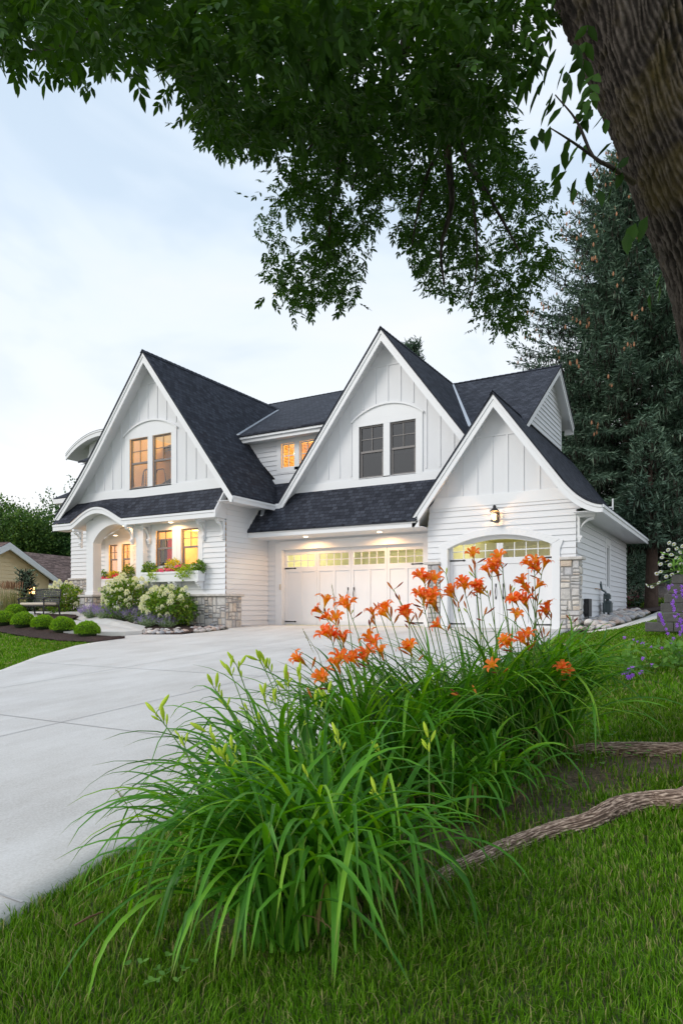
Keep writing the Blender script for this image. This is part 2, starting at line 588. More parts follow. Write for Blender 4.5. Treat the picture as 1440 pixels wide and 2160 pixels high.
def grass_mat():
    t = NT('lawn_grass')
    c = t.ramp(t.island(), [(0, (.058, .150, .007)), (.40, (.108, .255, .011)), (.78, (.180, .350, .020)), (.88, (.25, .31, .08)), (1, (.44, .37, .18))])
    tc = t.t.nodes.new('ShaderNodeTexCoord')
    ns = t.n('TexNoise', Scale=.9, Detail=4.0)
    t.l(tc.outputs['Object'], ns.inputs['Vector'])
    c = t.mixc(.55, c, t.ramp(ns.outputs['Fac'], [(.32, (.40, .36, .34)), (.65, (.56, .62, .52))]), 'OVERLAY')
    t.l(c, t.b.inputs['Base Color'])
    t.b.inputs['Roughness'].default_value = .5
    t.b.inputs['Specular IOR Level'].default_value = .1
    hs = t.n('HueSaturation', Value=1.35, Saturation=1.05); t.l(c, hs.inputs['Color'])
    tr = t.t.nodes.new('ShaderNodeBsdfTranslucent'); t.l(hs.outputs['Color'], tr.inputs['Color'])
    mx = t.n('MixShader', Fac=.34)
    t.l(t.b.outputs[0], mx.inputs[1]); t.l(tr.outputs[0], mx.inputs[2]); t.l(mx.outputs[0], t.out.inputs['Surface'])
    return t.m


M['grass'] = grass_mat()


def soil_mat():
    t = NT('lawn_soil')
    c = t.ramp(t.noise(1.1, 6), [(.3, (.075, .085, .028)), (.55, (.085, .12, .032)), (.75, (.13, .11, .06))])
    # bare brown earth under the daylilies and round the roots
    tc = t.t.nodes.new('ShaderNodeTexCoord')
    acc = None
    for (x, y, r) in ((-1.5, 3.55, .62), (-1.2, 4.3, .66), (-.9, 4.9, .6), (-1.75, 2.7, .45), (-.75, 4.25, .42), (-.5, 5.3, .5)):
        vm = t.n('VectorMath', operation='DISTANCE'); vm.inputs[1].default_value = (x, y, ground(x, y)); t.l(tc.outputs['Object'], vm.inputs[0])
        mr = t.n('MapRange'); mr.inputs['From Min'].default_value = r * 1.15; mr.inputs['From Max'].default_value = r * .6; t.l(vm.outputs['Value'], mr.inputs['Value'])
        if acc is None: acc = mr.outputs['Result']
        else:
            mx = t.n('Math', operation='MAXIMUM'); t.l(acc, mx.inputs[0]); t.l(mr.outputs['Result'], mx.inputs[1]); acc = mx.outputs[0]
    c = t.mixc(acc, c, t.ramp(t.noise(22, 6), [(.3, (.075, .058, .036)), (.6, (.16, .12, .08)), (.8, (.26, .20, .14))]))
    c = t.mixc(.6, c, t.ramp(t.noise(60, 4), [(.3, (.2, .2, .2)), (.7, (.75, .75, .7))]), 'OVERLAY')
    t.l(c, t.b.inputs['Base Color']); t.b.inputs['Roughness'].default_value = .95
    t.bump(t.noise(80, 5), .8, .02)
    return t.m


M['soil'] = soil_mat()


def concrete_mat():
    t = NT('driveway_concrete')
    a = t.noise(.5, 6, rough=.6); b = t.noise(2.2, 6, rough=.65, stretch=(1, .35, 1)); c3 = t.noise(70, 4)
    c = t.ramp(a, [(.3, (.58, .56, .535)), (.7, (.65, .632, .605))])
    c = t.mixc(.6, c, t.ramp(b, [(.3, (.36, .36, .36)), (.7, (.62, .62, .62))]), 'OVERLAY')
    c = t.mixc(.5, c, t.ramp(c3, [(.3, (.35, .35, .35)), (.7, (.65, .65, .65))]), 'OVERLAY')
    st = t.noise(1.3, 7, rough=.75)
    c = t.mixc(.30, c, t.ramp(st, [(.58, (.5, .5, .5)), (.72, (.33, .33, .33))]), 'OVERLAY')
    sp = t.noise(11, 3, rough=.5)
    c = t.mixc(.5, c, t.ramp(sp, [(.70, (.5, .5, .5)), (.76, (.36, .35, .34))]), 'OVERLAY')
    t.l(c, t.b.inputs['Base Color']); t.b.inputs['Roughness'].default_value = .8
    t.b.inputs['Specular IOR Level'].default_value = .3
    t.bump(c3, .25, .004)
    return t.m


M['concrete'] = concrete_mat()


def mulch_mat():
    t = NT('bark_mulch')
    c = t.ramp(t.noise(28, 6, rough=.7), [(.3, (.022, .012, .010)), (.55, (.058, .030, .024)), (.75, (.12, .066, .052))])
    t.l(c, t.b.inputs['Base Color']); t.b.inputs['Roughness'].default_value = .95
    t.bump(t.noise(34, 6, rough=.7), 1.0, .05)
    return t.m


M['mulch'] = mulch_mat()


def bark_mat(name, dark, light, scale=7., stretch=(1, .2, 1), dist=.02, moss=True):
    """ridged bark: light ridge tops, dark furrows, following the relief stored on the stem"""
    t = NT(name)
    tc = t.t.nodes.new('ShaderNodeTexCoord')
    mp = t.t.nodes.new('ShaderNodeMapping'); mp.inputs['Scale'].default_value = stretch
    t.l(tc.outputs['UV'], mp.inputs['Vector'])
    n1 = t.n('TexNoise', Scale=scale, Detail=6.0, Roughness=.65, Distortion=.6); t.l(mp.outputs['Vector'], n1.inputs['Vector'])
    at = t.n('Attribute', attribute_name='relief')
    ad = t.n('Math', operation='MULTIPLY_ADD'); ad.inputs[1].default_value = .7
    t.l(n1.outputs['Fac'], ad.inputs[0]); t.l(at.outputs['Fac'], ad.inputs[2])
    c = t.ramp(ad.outputs[0], [(.34, tuple(q * .35 for q in dark)), (.62, dark), (1.0, light)])
    n2 = t.n('TexNoise', Scale=2.2, Detail=5.0); t.l(tc.outputs['Object'], n2.inputs['Vector'])
    c = t.mixc(.35, c, t.ramp(n2.outputs['Fac'], [(.3, (.3, .3, .3)), (.7, (.7, .7, .7))]), 'OVERLAY')
    if moss:
        n3 = t.n('TexNoise', Scale=1.6, Detail=6.0, Roughness=.7); t.l(tc.outputs['Object'], n3.inputs['Vector'])
        f = t.n('MapRange'); f.inputs['From Min'].default_value = .52; f.inputs['From Max'].default_value = .68
        f.inputs['To Max'].default_value = .6
        t.l(n3.outputs['Fac'], f.inputs['Value'])
        c = t.mixc(f.outputs['Result'], c, (.10, .078, .018))
    t.l(c, t.b.inputs['Base Color']); t.b.inputs['Roughness'].default_value = .9
    t.b.inputs['Specular IOR Level'].default_value = .2
    t.bump(n1.outputs['Fac'], .8, dist)
    return t.m


M['bark'] = bark_mat('ash_bark', (.032, .026, .022), (.108, .092, .080), 70., (1, .4, 1), .02)
M['root'] = bark_mat('root_bark', (.20, .135, .10), (.64, .49, .385), 80., (1, .4, 1), .012, False)
M['bark2'] = bark_mat('spruce_bark', (.055, .038, .03), (.13, .09, .07), 14., (1, .3, 1), .02, False)


def glass_mat(name, tint=(1, 1, 1), refl=.12, rough=.02):
    t = NT(name)
    tr = t.n('BsdfTransparent'); tr.inputs['Color'].default_value = (*tint, 1)
    gl = t.n('BsdfGlossy', Roughness=rough)
    lw = t.n('LayerWeight', Blend=.25)
    ad = t.n('Math', operation='MULTIPLY_ADD'); ad.inputs[1].default_value = .35; ad.inputs[2].default_value = refl
    ad.use_clamp = True
    t.l(lw.outputs['Fresnel'], ad.inputs[0])
    mx = t.n('MixShader'); t.l(ad.outputs[0], mx.inputs['Fac'])
    t.l(tr.outputs[0], mx.inputs[1]); t.l(gl.outputs[0], mx.inputs[2]); t.l(mx.outputs[0], t.out.inputs['Surface'])
    return t.m


M['glass'] = glass_mat('window_glass', refl=.05)
M['screen'] = glass_mat('screened_glass', (.35, .34, .36), .10, .12)


def emit_mat(name, col, strength):
    t = NT(name)
    t.b.inputs['Base Color'].default_value = (*col, 1)
    t.b.inputs['Emission Color'].default_value = (*col, 1)
    t.b.inputs['Emission Strength'].default_value = strength
    return t.m


M['bulb'] = emit_mat('lit_bulb', (1, .72, .38), 9)
M['lens'] = emit_mat('lit_lens', (1, .82, .55), 6)
M['lampglass'] = emit_mat('lit_lamp_glass', (1, .62, .25), 5)


def lamp(name, loc, watts, col=(1, .56, .22), r=.06, parent=None, spot=None):
    d = bpy.data.lights.new(name, 'SPOT' if spot else 'POINT')
    d.energy = watts; d.color = col; d.shadow_soft_size = r
    if spot:
        d.spot_size = spot; d.spot_blend = .35
    o = bpy.data.objects.new(name, d)
    C.objects.link(o)
    o.location = loc
    if parent is not None:
        o.parent = parent
        o.location = Vector(loc) - Vector(parent.location)
    return o

# ================================================================== setting: ground, driveway, walks, beds
def sheet(name, xs, ys, mat, off, keep=None, kind='structure'):
    X, Y = np.meshgrid(xs, ys)
    v = np.stack([X.ravel(), Y.ravel(), gnp(X.ravel(), Y.ravel()) + off], 1)
    nx, ny = len(xs), len(ys)
    f = []
    for j in range(ny - 1):
        for i in range(nx - 1):
            f.append((j * nx + i, j * nx + i + 1, (j + 1) * nx + i + 1, (j + 1) * nx + i))
    o = link(name, np_mesh(name, v, f, mat, smooth=True))
    return tag(o, kind=kind)


xs = np.concatenate([[-900, -300, -120, -60], np.arange(-40, -20, 2.), np.arange(-20, 8, .4), np.arange(8, 40, 4), [60, 120, 300, 900]])
ys = np.concatenate([[-300, -80, -30], np.arange(-14, 0, 1.), np.arange(0, 26, .4), np.arange(26, 60, 3), [80, 140, 300, 1200]])
sheet('ground', xs, ys, M['soil'], -.03)

DR_R = [(-8, -2.2), (-2, -2.55), (1.2, -2.68), (1.8, -2.75), (2.8, -2.92), (5, -3.05), (8, -3.18), (12, -3.30), (15, -3.40), (16.2, -3.55), (16.9, -3.62), (17.9, -3.62)]
DR_L = [(-8, -10.0), (-2, -9.6), (2, -9.8), (5, -10.3), (7.2, -10.95), (8.9, -12.3), (10.7, -13.4), (12.3, -13.75), (13.0, -14.15), (13.6, -13.3), (14.4, -12.8), (15.4, -12.75), (15.85, -13.1), (17.9, -13.15)]


def drv(tab, y):
    return float(np.interp(y, [q[0] for q in tab], [q[1] for q in tab]))


def loft(name, rows, mat, off, n=24, parent=None, kind='structure', skirt=0.):
    """rows: (y, xl, xr); a sheet draped on the ground"""
    v, f = [], []
    for y, xl, xr in rows:
        for k in range(n + 1):
            x = xl + (xr - xl) * k / n
            v.append((x, y, ground(x, y) + off))
    w = n + 1
    for j in range(len(rows) - 1):
        for k in range(n):
            f.append((j * w + k, j * w + k + 1, (j + 1) * w + k + 1, (j + 1) * w + k))
    if skirt:
        ring = [k for k in range(w)] + [j * w + n for j in range(1, len(rows))] + [(len(rows) - 1) * w + k for k in range(n - 1, -1, -1)] + [j * w for j in range(len(rows) - 2, 0, -1)]
        b = len(v)
        for q in ring: v.append((v[q][0], v[q][1], v[q][2] - skirt))
        for k in range(len(ring)):
            j = (k + 1) % len(ring)
            f.append((ring[k], b + k, b + j, ring[j]))
    o = link(name, np_mesh(name, v, f, mat, smooth=False), parent)
    return tag(o, kind=kind) if kind else o


DRV_Y = sorted(set(list(np.arange(-8, 17.95, .3)) + [17.88] + [q[0] for q in DR_R[1:-1]] + [q[0] for q in DR_L[1:-1]]))
drive = loft('driveway', [(y, drv(DR_L, y), drv(DR_R, y)) for y in DRV_Y if y <= 17.88], M['concrete'], .012, 40, skirt=.12)
# saw-cut control joints
M['joint'] = plain('driveway_joint', (.42, .415, .41), .9)
jb = MB()


def strip(mb, p0, p1, w, off, n=40):
    p0 = Vector(p0); p1 = Vector(p1); t = (p1 - p0).normalized(); s = Vector((-t.y, t.x)) * w / 2
    for k in range(n):
        a = p0.lerp(p1, k / n); b = p0.lerp(p1, (k + 1) / n)
        q = [a - s, b - s, b + s, a + s]
        mb.poly([(c.x, c.y, ground(c.x, c.y) + off) for c in q])


for yy in (1.95, 4.68, 8.1, 11.6, 14.9):
    strip(jb, (drv(DR_L, yy) + .05, yy), (drv(DR_R, yy) - .03, yy), .014, .0165)
for xx in (-6.1, -9.0):
    strip(jb, (xx, -4), (xx, 16.6), .014, .017, 90)
tag(jb.build('driveway_joints', M['joint']), kind='structure')

# raised front walk, with a step down to the driveway
wk = MB()
walk = [(-14.05, 12.75), (-13.9, 13.2), (-14.6, 14.0), (-17.6, 14.7), (-19.0, 15.2), (-21.5, 15.2), (-21.5, 14.2), (-18.0, 13.2), (-16.2, 12.4), (-15.35, 11.85)]
zt = -.035
top = [(x, y, ground(x, y) + .11) for x, y in walk]
wk.poly(top)
for k in range(len(top)):
    a, b = top[k], top[(k + 1) % len(top)]
    wk.poly([(a[0], a[1], -.6), (b[0], b[1], -.6), b, a])
tag(wk.build('front_walk', M['concrete']), kind='structure')

# mulch bed under the boxwoods: a curved strip
m0 = [(-13.55, 12.3), (-13.55, 11.3), (-14.6, 11.15), (-15.7, 11.2), (-16.7, 11.3), (-17.9, 11.5), (-20, 11.9), (-24, 12.4)]
m1 = [(-13.6, 12.32), (-14.3, 12.35), (-15.4, 12.15), (-16.3, 12.7), (-17.3, 13.4), (-18.8, 15.6), (-21, 16.6), (-24, 17.6)]


def strip2(name, A, B, mat, off, n=8, sub=6):
    v, f = [], []
    def samp(T, t):
        t = t * (len(T) - 1); k = min(int(t), len(T) - 2); q = t - k
        return (T[k][0] + (T[k + 1][0] - T[k][0]) * q, T[k][1] + (T[k + 1][1] - T[k][1]) * q)
    m = (len(A) - 1) * sub
    for i in range(m + 1):
        a, b = samp(A, i / m), samp(B, i / m)
        for k in range(n + 1):
            x = a[0] + (b[0] - a[0]) * k / n; y = a[1] + (b[1] - a[1]) * k / n
            dome = .05 * math.sin(PI * k / n) + rnd.uniform(0, .018)
            v.append((x, y, ground(x, y) + off + dome))
    w = n + 1
    for i in range(m):
        for k in range(n):
            f.append((i * w + k, i * w + k + 1, (i + 1) * w + k + 1, (i + 1) * w + k))
    return tag(link(name, np_mesh(name, v, f, mat, smooth=True)), kind='structure')


strip2('mulch_bed', m0, m1, M['mulch'], .012, 14, 10)
# gravel-and-soil bed along the house front, and the mulched slope beyond the garage
strip2('planting_bed', [(-13.0, 15.78), (-14.5, 15.78), (-16.5, 15.78), (-19.6, 15.78)], [(-12.95, 13.7), (-13.98, 13.16), (-15.5, 14.25), (-19, 15.25)], M['mulch'], .02, 10, 6)
strip2('mulch_slope', [(-3.4, 25.4), (-3.0, 24.2), (-1.6, 22.5), (0.5, 20.5), (4, 18)], [(-6, 40), (-2, 40), (2, 38), (6, 34), (10, 28)], M['mulch'], .05, 12, 6)
# side walk beyond the garage
sw = [(16.3, -3.0, -2.2), (17, -2.6, -1.75), (18, -2.45, -1.5), (20, -2.25, -1.2), (22, -2.2, -1.1), (24.4, -2.2, -1.1)]
loft('side_walk', sw, M['concrete'], .02, 6, skirt=.1)

# ================================================================== the white house
house = empty('white_house', (-9, 17, 0), 'white gabled house with steep charcoal roofs, stone base and three garage bays', 'house')
Y1, YD, Y3, X1, XS = 15.81, 17.9, 17.3, -13.17, -3.44


def spans(poly, holes, z):
    def cross(P):
        xs = []
        for k in range(len(P)):
            a, b = P[k], P[(k + 1) % len(P)]
            if (a[1] <= z) != (b[1] <= z):
                xs.append(a[0] + (z - a[1]) / (b[1] - a[1]) * (b[0] - a[0]))
        xs.sort()
        return [(xs[i], xs[i + 1]) for i in range(0, len(xs) - 1, 2)]
    S = cross(poly)
    for h in holes:
        for (h0, h1) in cross(h):
            out = []
            for a, b in S:
                if h1 <= a or h0 >= b: out.append((a, b))
                else:
                    if h0 > a: out.append((a, h0))
                    if h1 < b: out.append((h1, b))
            S = out
    return S


def clad(mb, fr, poly, holes=(), e=.158, lap=.026, z_start=None):
    """lap siding: each board leans out at its lower edge; lap=0 gives a flat wall"""
    zs = [q[1] for q in poly]
    z0, z1 = min(zs), max(zs)
    st = z0 if z_start is None else z_start
    rows = [st + k * e for k in range(int((z1 - st) / e) + 2)]
    brk = sorted(set([round(q, 4) for q in rows if z0 < q < z1] + [round(q, 4) for q in zs] + [round(q[1], 4) for h in holes for q in h if z0 < q[1] < z1]))
    for k in range(len(brk) - 1):
        b, t = brk[k], brk[k + 1]
        if t - b < 2e-4: continue
        r = math.floor((b - st) / e + 1e-4)
        fb = (b - st) / e - r; ft = (t - st) / e - r
        db = lap * (1 - fb) + .001; dt = lap * (1 - ft) + .001
        A = spans(poly, holes, b + 1e-4); B = spans(poly, holes, t - 1e-4)
        if len(A) != len(B):
            mid = spans(poly, holes, (b + t) / 2); A = B = mid
        for (a0, a1), (b0, b1) in zip(A, B):
            mb.poly([fr(a0, b, db), fr(a1, b, db), fr(b1, t, dt), fr(b0, t, dt)])
            if lap and fb < .01:
                mb.poly([fr(a0, b, 0), fr(a1, b, 0), fr(a1, b, db), fr(a0, b, db)])


def rect(a0, a1, z0, z1):
    return [(a0, z0), (a1, z0), (a1, z1), (a0, z1)]


def arc(a0, a1, zs, za, n=16):
    """points of a segmental arch from (a0,zs) over the apex za to (a1,zs)"""
    h = za - zs; w = (a1 - a0) / 2; r = (w * w + h * h) / (2 * h); c = (a0 + a1) / 2; zc = za - r
    th = math.asin(min(1, w / r))
    return [(c + r * math.sin(-th + 2 * th * k / n), zc + r * math.cos(-th + 2 * th * k / n)) for k in range(n + 1)]


def sash_window(fr, a0, a1, z0, z1, mat, glass='glass', hung=True, d=-.03, cols=2, rows=2, half=.5, fw=.045):
    m = MB()
    D0, D1 = d - .05, d
    m.fbox(fr, a0, a0 + fw, z0, z1, D0, D1); m.fbox(fr, a1 - fw, a1, z0, z1, D0, D1)
    m.fbox(fr, a0 + fw, a1 - fw, z0, z0 + fw, D0, D1); m.fbox(fr, a0 + fw, a1 - fw, z1 - fw, z1, D0, D1)
    zm = z0 + (z1 - z0) * half
    if hung:
        m.fbox(fr, a0 + fw, a1 - fw, zm - .03, zm + .03, D0 + .002, D1 + .012)
        # lower sash stiles stand proud
        m.fbox(fr, a0 + fw, a0 + fw + .03, z0 + fw, zm - .03, D0 + .004, D1 - .012)
        m.fbox(fr, a1 - fw - .03, a1 - fw, z0 + fw, zm - .03, D0 + .004, D1 - .012)
    zl = zm + .03 if hung else z0 + fw
    for k in range(1, cols):
        x = a0 + fw + (a1 - a0 - 2 * fw) * k / cols
        m.fbox(fr, x - .011, x + .011, zl, z1 - fw, D1 - .03, D1 - .008)
    for k in range(1, rows):
        z = zl + (z1 - fw - zl) * k / rows
        m.fbox(fr, a0 + fw, a1 - fw, z - .011, z + .011, D1 - .032, D1 - .010)
    w = m.build('window', M[mat], house)
    g = MB(); g.fbox(fr, a0 + fw - .01, a1 - fw + .01, z0 + fw - .01, z1 - fw + .01, D1 - .040, D1 - .034)
    g.build('pane', M[glass], w)
    return w


def trimboard(name, build, bevel=.004, mat='trim'):
    m = MB(); build(m)
    return m.build(name, M[mat], house, bevel=bevel)


FY1, FYD, FY3, FX1, FXS = frame_y(Y1), frame_y(YD), frame_y(Y3), frame_x(X1), frame_x(XS)

# --- roofs: a profile swept along its ridge
def sweep_roof(name, prof, l0, l1, axis, thick=.07, under=.16, mat='shingle', parent=None, sof='soffit'):
    """prof: list of (a, z) over the ridge; swept along l; axis 'y' or 'x'"""
    P = (lambda a, l, z: (a, l, z)) if axis == 'y' else (lambda a, l, z: (l, a, z))
    m = MB()
    apex = max(range(len(prof)), key=lambda k: prof[k][1])
    arcl = [0]
    for k in range(1, len(prof)): arcl.append(arcl[-1] + math.dist(prof[k - 1], prof[k]))
    ax = arcl[apex]
    for k in range(len(prof) - 1):
        (a0, z0), (a1, z1) = prof[k], prof[k + 1]
        v0, v1 = -abs(arcl[k] - ax), -abs(arcl[k + 1] - ax)
        off = 0 if k < apex else 7.3
        m.poly([P(a0, l0, z0), P(a0, l1, z0), P(a1, l1, z1), P(a1, l0, z1)], [(l0 + off, v0), (l1 + off, v0), (l1 + off, v1), (l0 + off, v1)])
        for l in (l0, l1):
            m.poly([P(a0, l, z0 - thick), P(a0, l, z0), P(a1, l, z1), P(a1, l, z1 - thick)], [(0, 0), (0, .05), (.1, .05), (.1, 0)])
        m.poly([P(a0, l0, z0 - thick), P(a0, l1, z0 - thick), P(a1, l1, z1 - thick), P(a1, l0, z1 - thick)], [(0, 0), (.1, 0), (.1, .05), (0, .05)])
    for k in (0, len(prof) - 1):
        a, z = prof[k]
        m.poly([P(a, l0, z - thick), P(a, l1, z - thick), P(a, l1, z), P(a, l0, z)], [(l0, 0), (l1, 0), (l1, .05), (l0, .05)])
    # ridge caps
    if 0 < apex < len(prof) - 1:
        (ap, zp) = prof[apex]
        n = max(2, int((l1 - l0) / .2))
        for k in range(n):
            s0, s1 = l0 - .01 + (l1 - l0) * k / n, l0 - .01 + (l1 - l0) * (k + 1) / n + .02
            for sgn in (-1, 1):
                q = prof[apex + sgn]
                dz = (zp - q[1]) / abs(q[0] - ap)
                w = .09
                m.poly([P(ap, s0, zp + .035), P(ap, s1, zp + .022), P(ap + sgn * w, s1, zp - dz * w + .022), P(ap + sgn * w, s0, zp - dz * w + .035)],
                       [(s0, .07 + k * .31), (s1, .07 + k * .31), (s1, .14 + k * .31), (s0, .14 + k * .31)])
    r = m.build(name, M[mat], parent or house)
    if sof:
        s = MB()
        for k in range(len(prof) - 1):
            (a0, z0), (a1, z1) = prof[k], prof[k + 1]
            s.poly([P(a0, l0 + .06, z0 - under), P(a0, l1 - .06, z0 - under), P(a1, l1 - .06, z1 - under), P(a1, l0 + .06, z1 - under)])
        s.build('soffit', M[sof], r)
    return r


def rake(fr, prof, w=.19, crown=.07, d0=0, parent=None, name='barge_board', zclip=None):
    """barge board under the roof edge: a wide board and a narrower crown board proud of it"""
    m = MB()
    if zclip is not None:
        s = abs((prof[-1][1] - prof[-2][1]) / (prof[-1][0] - prof[-2][0]))
        dv = w * math.sqrt(1 + s * s) + .065
        (pa, pz), (qa, qz) = prof[-2], prof[-1]
        if qz - dv < zclip < pz - dv:
            t = (pz - dv - zclip) / (pz - qz)
            prof = list(prof[:-1]) + [(pa + (qa - pa) * t, pz + (qz - pz) * t), (qa, qz)]
    def low(P, q):
        out = []
        for k in range(len(P)):
            k0, k1 = max(0, k - 1), min(len(P) - 1, k + 1)
            if P[k][1] == max(z for _, z in P): s = abs((P[1][1] - P[0][1]) / (P[1][0] - P[0][0])) if k == 0 else abs((P[k][1] - P[k0][1]) / (P[k][0] - P[k0][0]))
            else: s = abs((P[k1][1] - P[k0][1]) / max(1e-6, abs(P[k1][0] - P[k0][0])))
            z = P[k][1] - q * math.sqrt(1 + s * s)
            out.append((P[k][0], z if zclip is None else max(z, zclip)))
        return out
    top = [(a, z - .065) for a, z in prof]
    t2 = low(top, crown + .003)
    m.band(fr, top, low(top, crown), d0 - .05, d0 + .022)
    m.band(fr, t2, low(top, w), d0 - .05, d0)
    return m.build(name, M['trim'], parent or house)


def curve_eave(a0, z0, s0, a1, z1, n=8):
    """a flared eave from (a0,z0), slope s0, to (a1,z1)"""
    p0 = Vector((a0, z0)); p2 = Vector((a1, z1))
    dx = (a1 - a0) * .5
    p1 = Vector((a0 + dx, z0 - abs(dx) * s0))
    return [tuple((1 - t) ** 2 * p0 + 2 * t * (1 - t) * p1 + t * t * p2) for t in [k / n for k in range(1, n + 1)]]


# left gable (over the porch), ridge along y
YB1, YB3, YB2 = 15.36, 16.86, 17.45
g1 = [(-16.12, 8.62)]
g1L = [(-18.15, 6.06)] + curve_eave(-18.15, 6.06, 1.24, -20.32, 3.72)
g1R = [(-12.54, 3.84)]
prof1 = g1L[::-1] + g1 + g1R
sweep_roof('roof', prof1, YB1 - .04, 23.2, 'y')
rake(frame_y(YB1), g1 + g1L); rake(frame_y(YB1), g1 + g1R, zclip=3.60)
# middle gable
prof2 = [(-12.40, 3.90), (-8.85, 8.58), (-6.0, 4.79)]
sweep_roof('roof', prof2, YB2 - .04, 23.1, 'y')
rake(frame_y(YB2), [prof2[1], prof2[0]], zclip=3.63); rake(frame_y(YB2), [prof2[1], prof2[2]])
# right garage gable
g3R = [(-3.66, 3.66)] + curve_eave(-3.66, 3.66, 1.3, -2.78, 3.03)
prof3 = [(-7.62, 3.02), (-5.38, 6.02)] + g3R
sweep_roof('roof', prof3, YB3 - .04, 26.15, 'y')
rake(frame_y(YB3), [prof3[1], prof3[0]], zclip=2.72); rake(frame_y(YB3), [prof3[1]] + g3R, zclip=2.79)
# right main gable, ridge along x
profR = [(18.2, 5.19 + .06), (23.0, 8.47 + .06), (25.15, 7.0 + .06)]
sweep_roof('roof', profR, -9.6, -5.05, 'x')
rake(frame_x(-5.09), [profR[1], (18.75, 5.19 + .06 + .55 * .683)]); rake(frame_x(-5.09), [profR[1], profR[2]])
# main roof with the long low slope
profM = [(17.80, 6.27), (25.1, 9.80), (33.0, 5.2)]
sweep_roof('roof', profM, -22.2, -10.85, 'x')

# lower garage roof and its eave
m = MB()
lr = [(-13.17, 16.80, 2.93), (-7.5, 16.80, 2.93), (-6.45, 18.25, 4.60), (-14.1, 18.25, 4.60)]
sl = math.hypot(1.45, 1.67)
m.poly(lr, [(-13.17, -sl), (-7.5, -sl), (-6.45, 0), (-14.1, 0)])
m.poly([(q[0], q[1], q[2] - .06) for q in lr], [(0, 0), (1, 0), (1, .1), (0, .1)])
m.poly([(q[0], q[1], q[2] - h) for q, h in ((lr[0], .06), (lr[1], .06), (lr[1], 0), (lr[0], 0))], [(0, 0), (1, 0), (1, .05), (0, .05)])
lower = m.build('roof', M['shingle'], house)
def f_(m):
    m.box(-13.15, -7.42, 16.86, 16.91, 2.72, 2.895); m.box(-13.15, -7.5, 16.835, 16.858, 2.835, 2.90)
trimboard('eave_fascia', f_)
m = MB(); m.box(-13.15, -7.36, 16.915, 17.88, 2.725, 2.745); m.build('soffit', M['soffit'], house)
# white skirt board where the lower roof meets the left block
m = MB(); m.hexa([(X1 + .002, 16.82, 2.99), (X1 + .03, 16.82, 2.99), (X1 + .03, 17.9, 4.23), (X1 + .002, 17.9, 4.23), (X1 + .002, 16.82, 3.09), (X1 + .03, 16.82, 3.09), (X1 + .03, 17.9, 4.33), (X1 + .002, 17.9, 4.33)]); m.build('skirt_board', M['trim'], house)

# porch roof with its eyebrow arch
YP = 15.27
eb = [(-20.34, 3.42)] + [(-19.42, 3.42)]
arch = []
for k in range(0, 25):
    t = k / 24
    x = -19.42 + t * (-16.98 + 19.42)
    arch.append((x, 3.42 + .46 * (math.sin(PI * t) ** 1.15 if 0 < t < 1 else 0)))
pe = [(-20.34, 3.42)] + arch + [(-13.15, 3.42)]
m = MB()
for k in range(len(pe) - 1):
    (a0, z0), (a1, z1) = pe[k], pe[k + 1]
    n = 5
    for j in range(n):
        t0, t1 = j / n, (j + 1) / n
        def pt(a, z, t):
            zz = z + (4.22 - z) * t
            return (a, YP - .02 + (Y1 - YP + .05) * t, zz)
        m.poly([pt(a0, z0, t0), pt(a1, z1, t0), pt(a1, z1, t1), pt(a0, z0, t1)], [(a0, t0 * 1.0), (a1, t0 * 1.0), (a1, t1 * 1.0), (a0, t1 * 1.0)])
m.build('roof', M['shingle'], house)
m = MB()
F = frame_y(YP)
m.band(F, [(a, z - .02) for a, z in pe], [(a, z - .085) for a, z in pe], -.05, .02)
m.band(F, [(a, z - .088) for a, z in pe], [(a, z - .225) for a, z in pe], -.05, 0)
m.build('eave_fascia', M['trim'], house)
# sloping end board and the closing panel of the porch roof
m = MB()
FX = frame_x(-13.15)
m.band(FX, [(YP - .02, 3.40), (Y1 - .02, 4.16)], [(YP - .02, 3.195), (Y1 - .02, 3.93)], 0, .05)
m.build('barge_board', M['trim'], house)
m = MB(); m.prism(FX, [(YP + .03, 3.20), (Y1 - .002, 3.20), (Y1 - .002, 3.93)], -.04, -.005); m.build('gable_panel', M['paint'], house)
# soffit: flat right of the arch, barrel below it
m = MB()
m.box(-16.98, -13.17, YP + .05, Y1 - .001, 3.20, 3.22)
m.box(-20.3, -19.42, YP + .05, Y1 - .001, 3.20, 3.22)
for k in range(len(arch) - 1):
    (a0, z0), (a1, z1) = arch[k], arch[k + 1]
    m.poly([(a0, YP + .05, z0 - .215), (a1, YP + .05, z1 - .215), (a1, 16.1, z1 - .215), (a0, 16.1, z0 - .215)])
m.build('soffit', M['soffit'], house)

# --- walls
w = MB()
lowwin = [(-16.00, -15.30, 1.87, 3.0), (-14.93, -14.24, 1.87, 3.0)]
clad(w, FY1, rect(-16.37, X1, .96, 3.21), [rect(-16.17, -14.07, 1.75, 3.21)])
clad(w, FX1, [(Y1, -.02), (YD + .02, -.02), (YD + .02, 3.75), (Y1, 3.75)], [rect(16.42, 16.43, 0, .01)], z_start=.96 - 7 * .158)
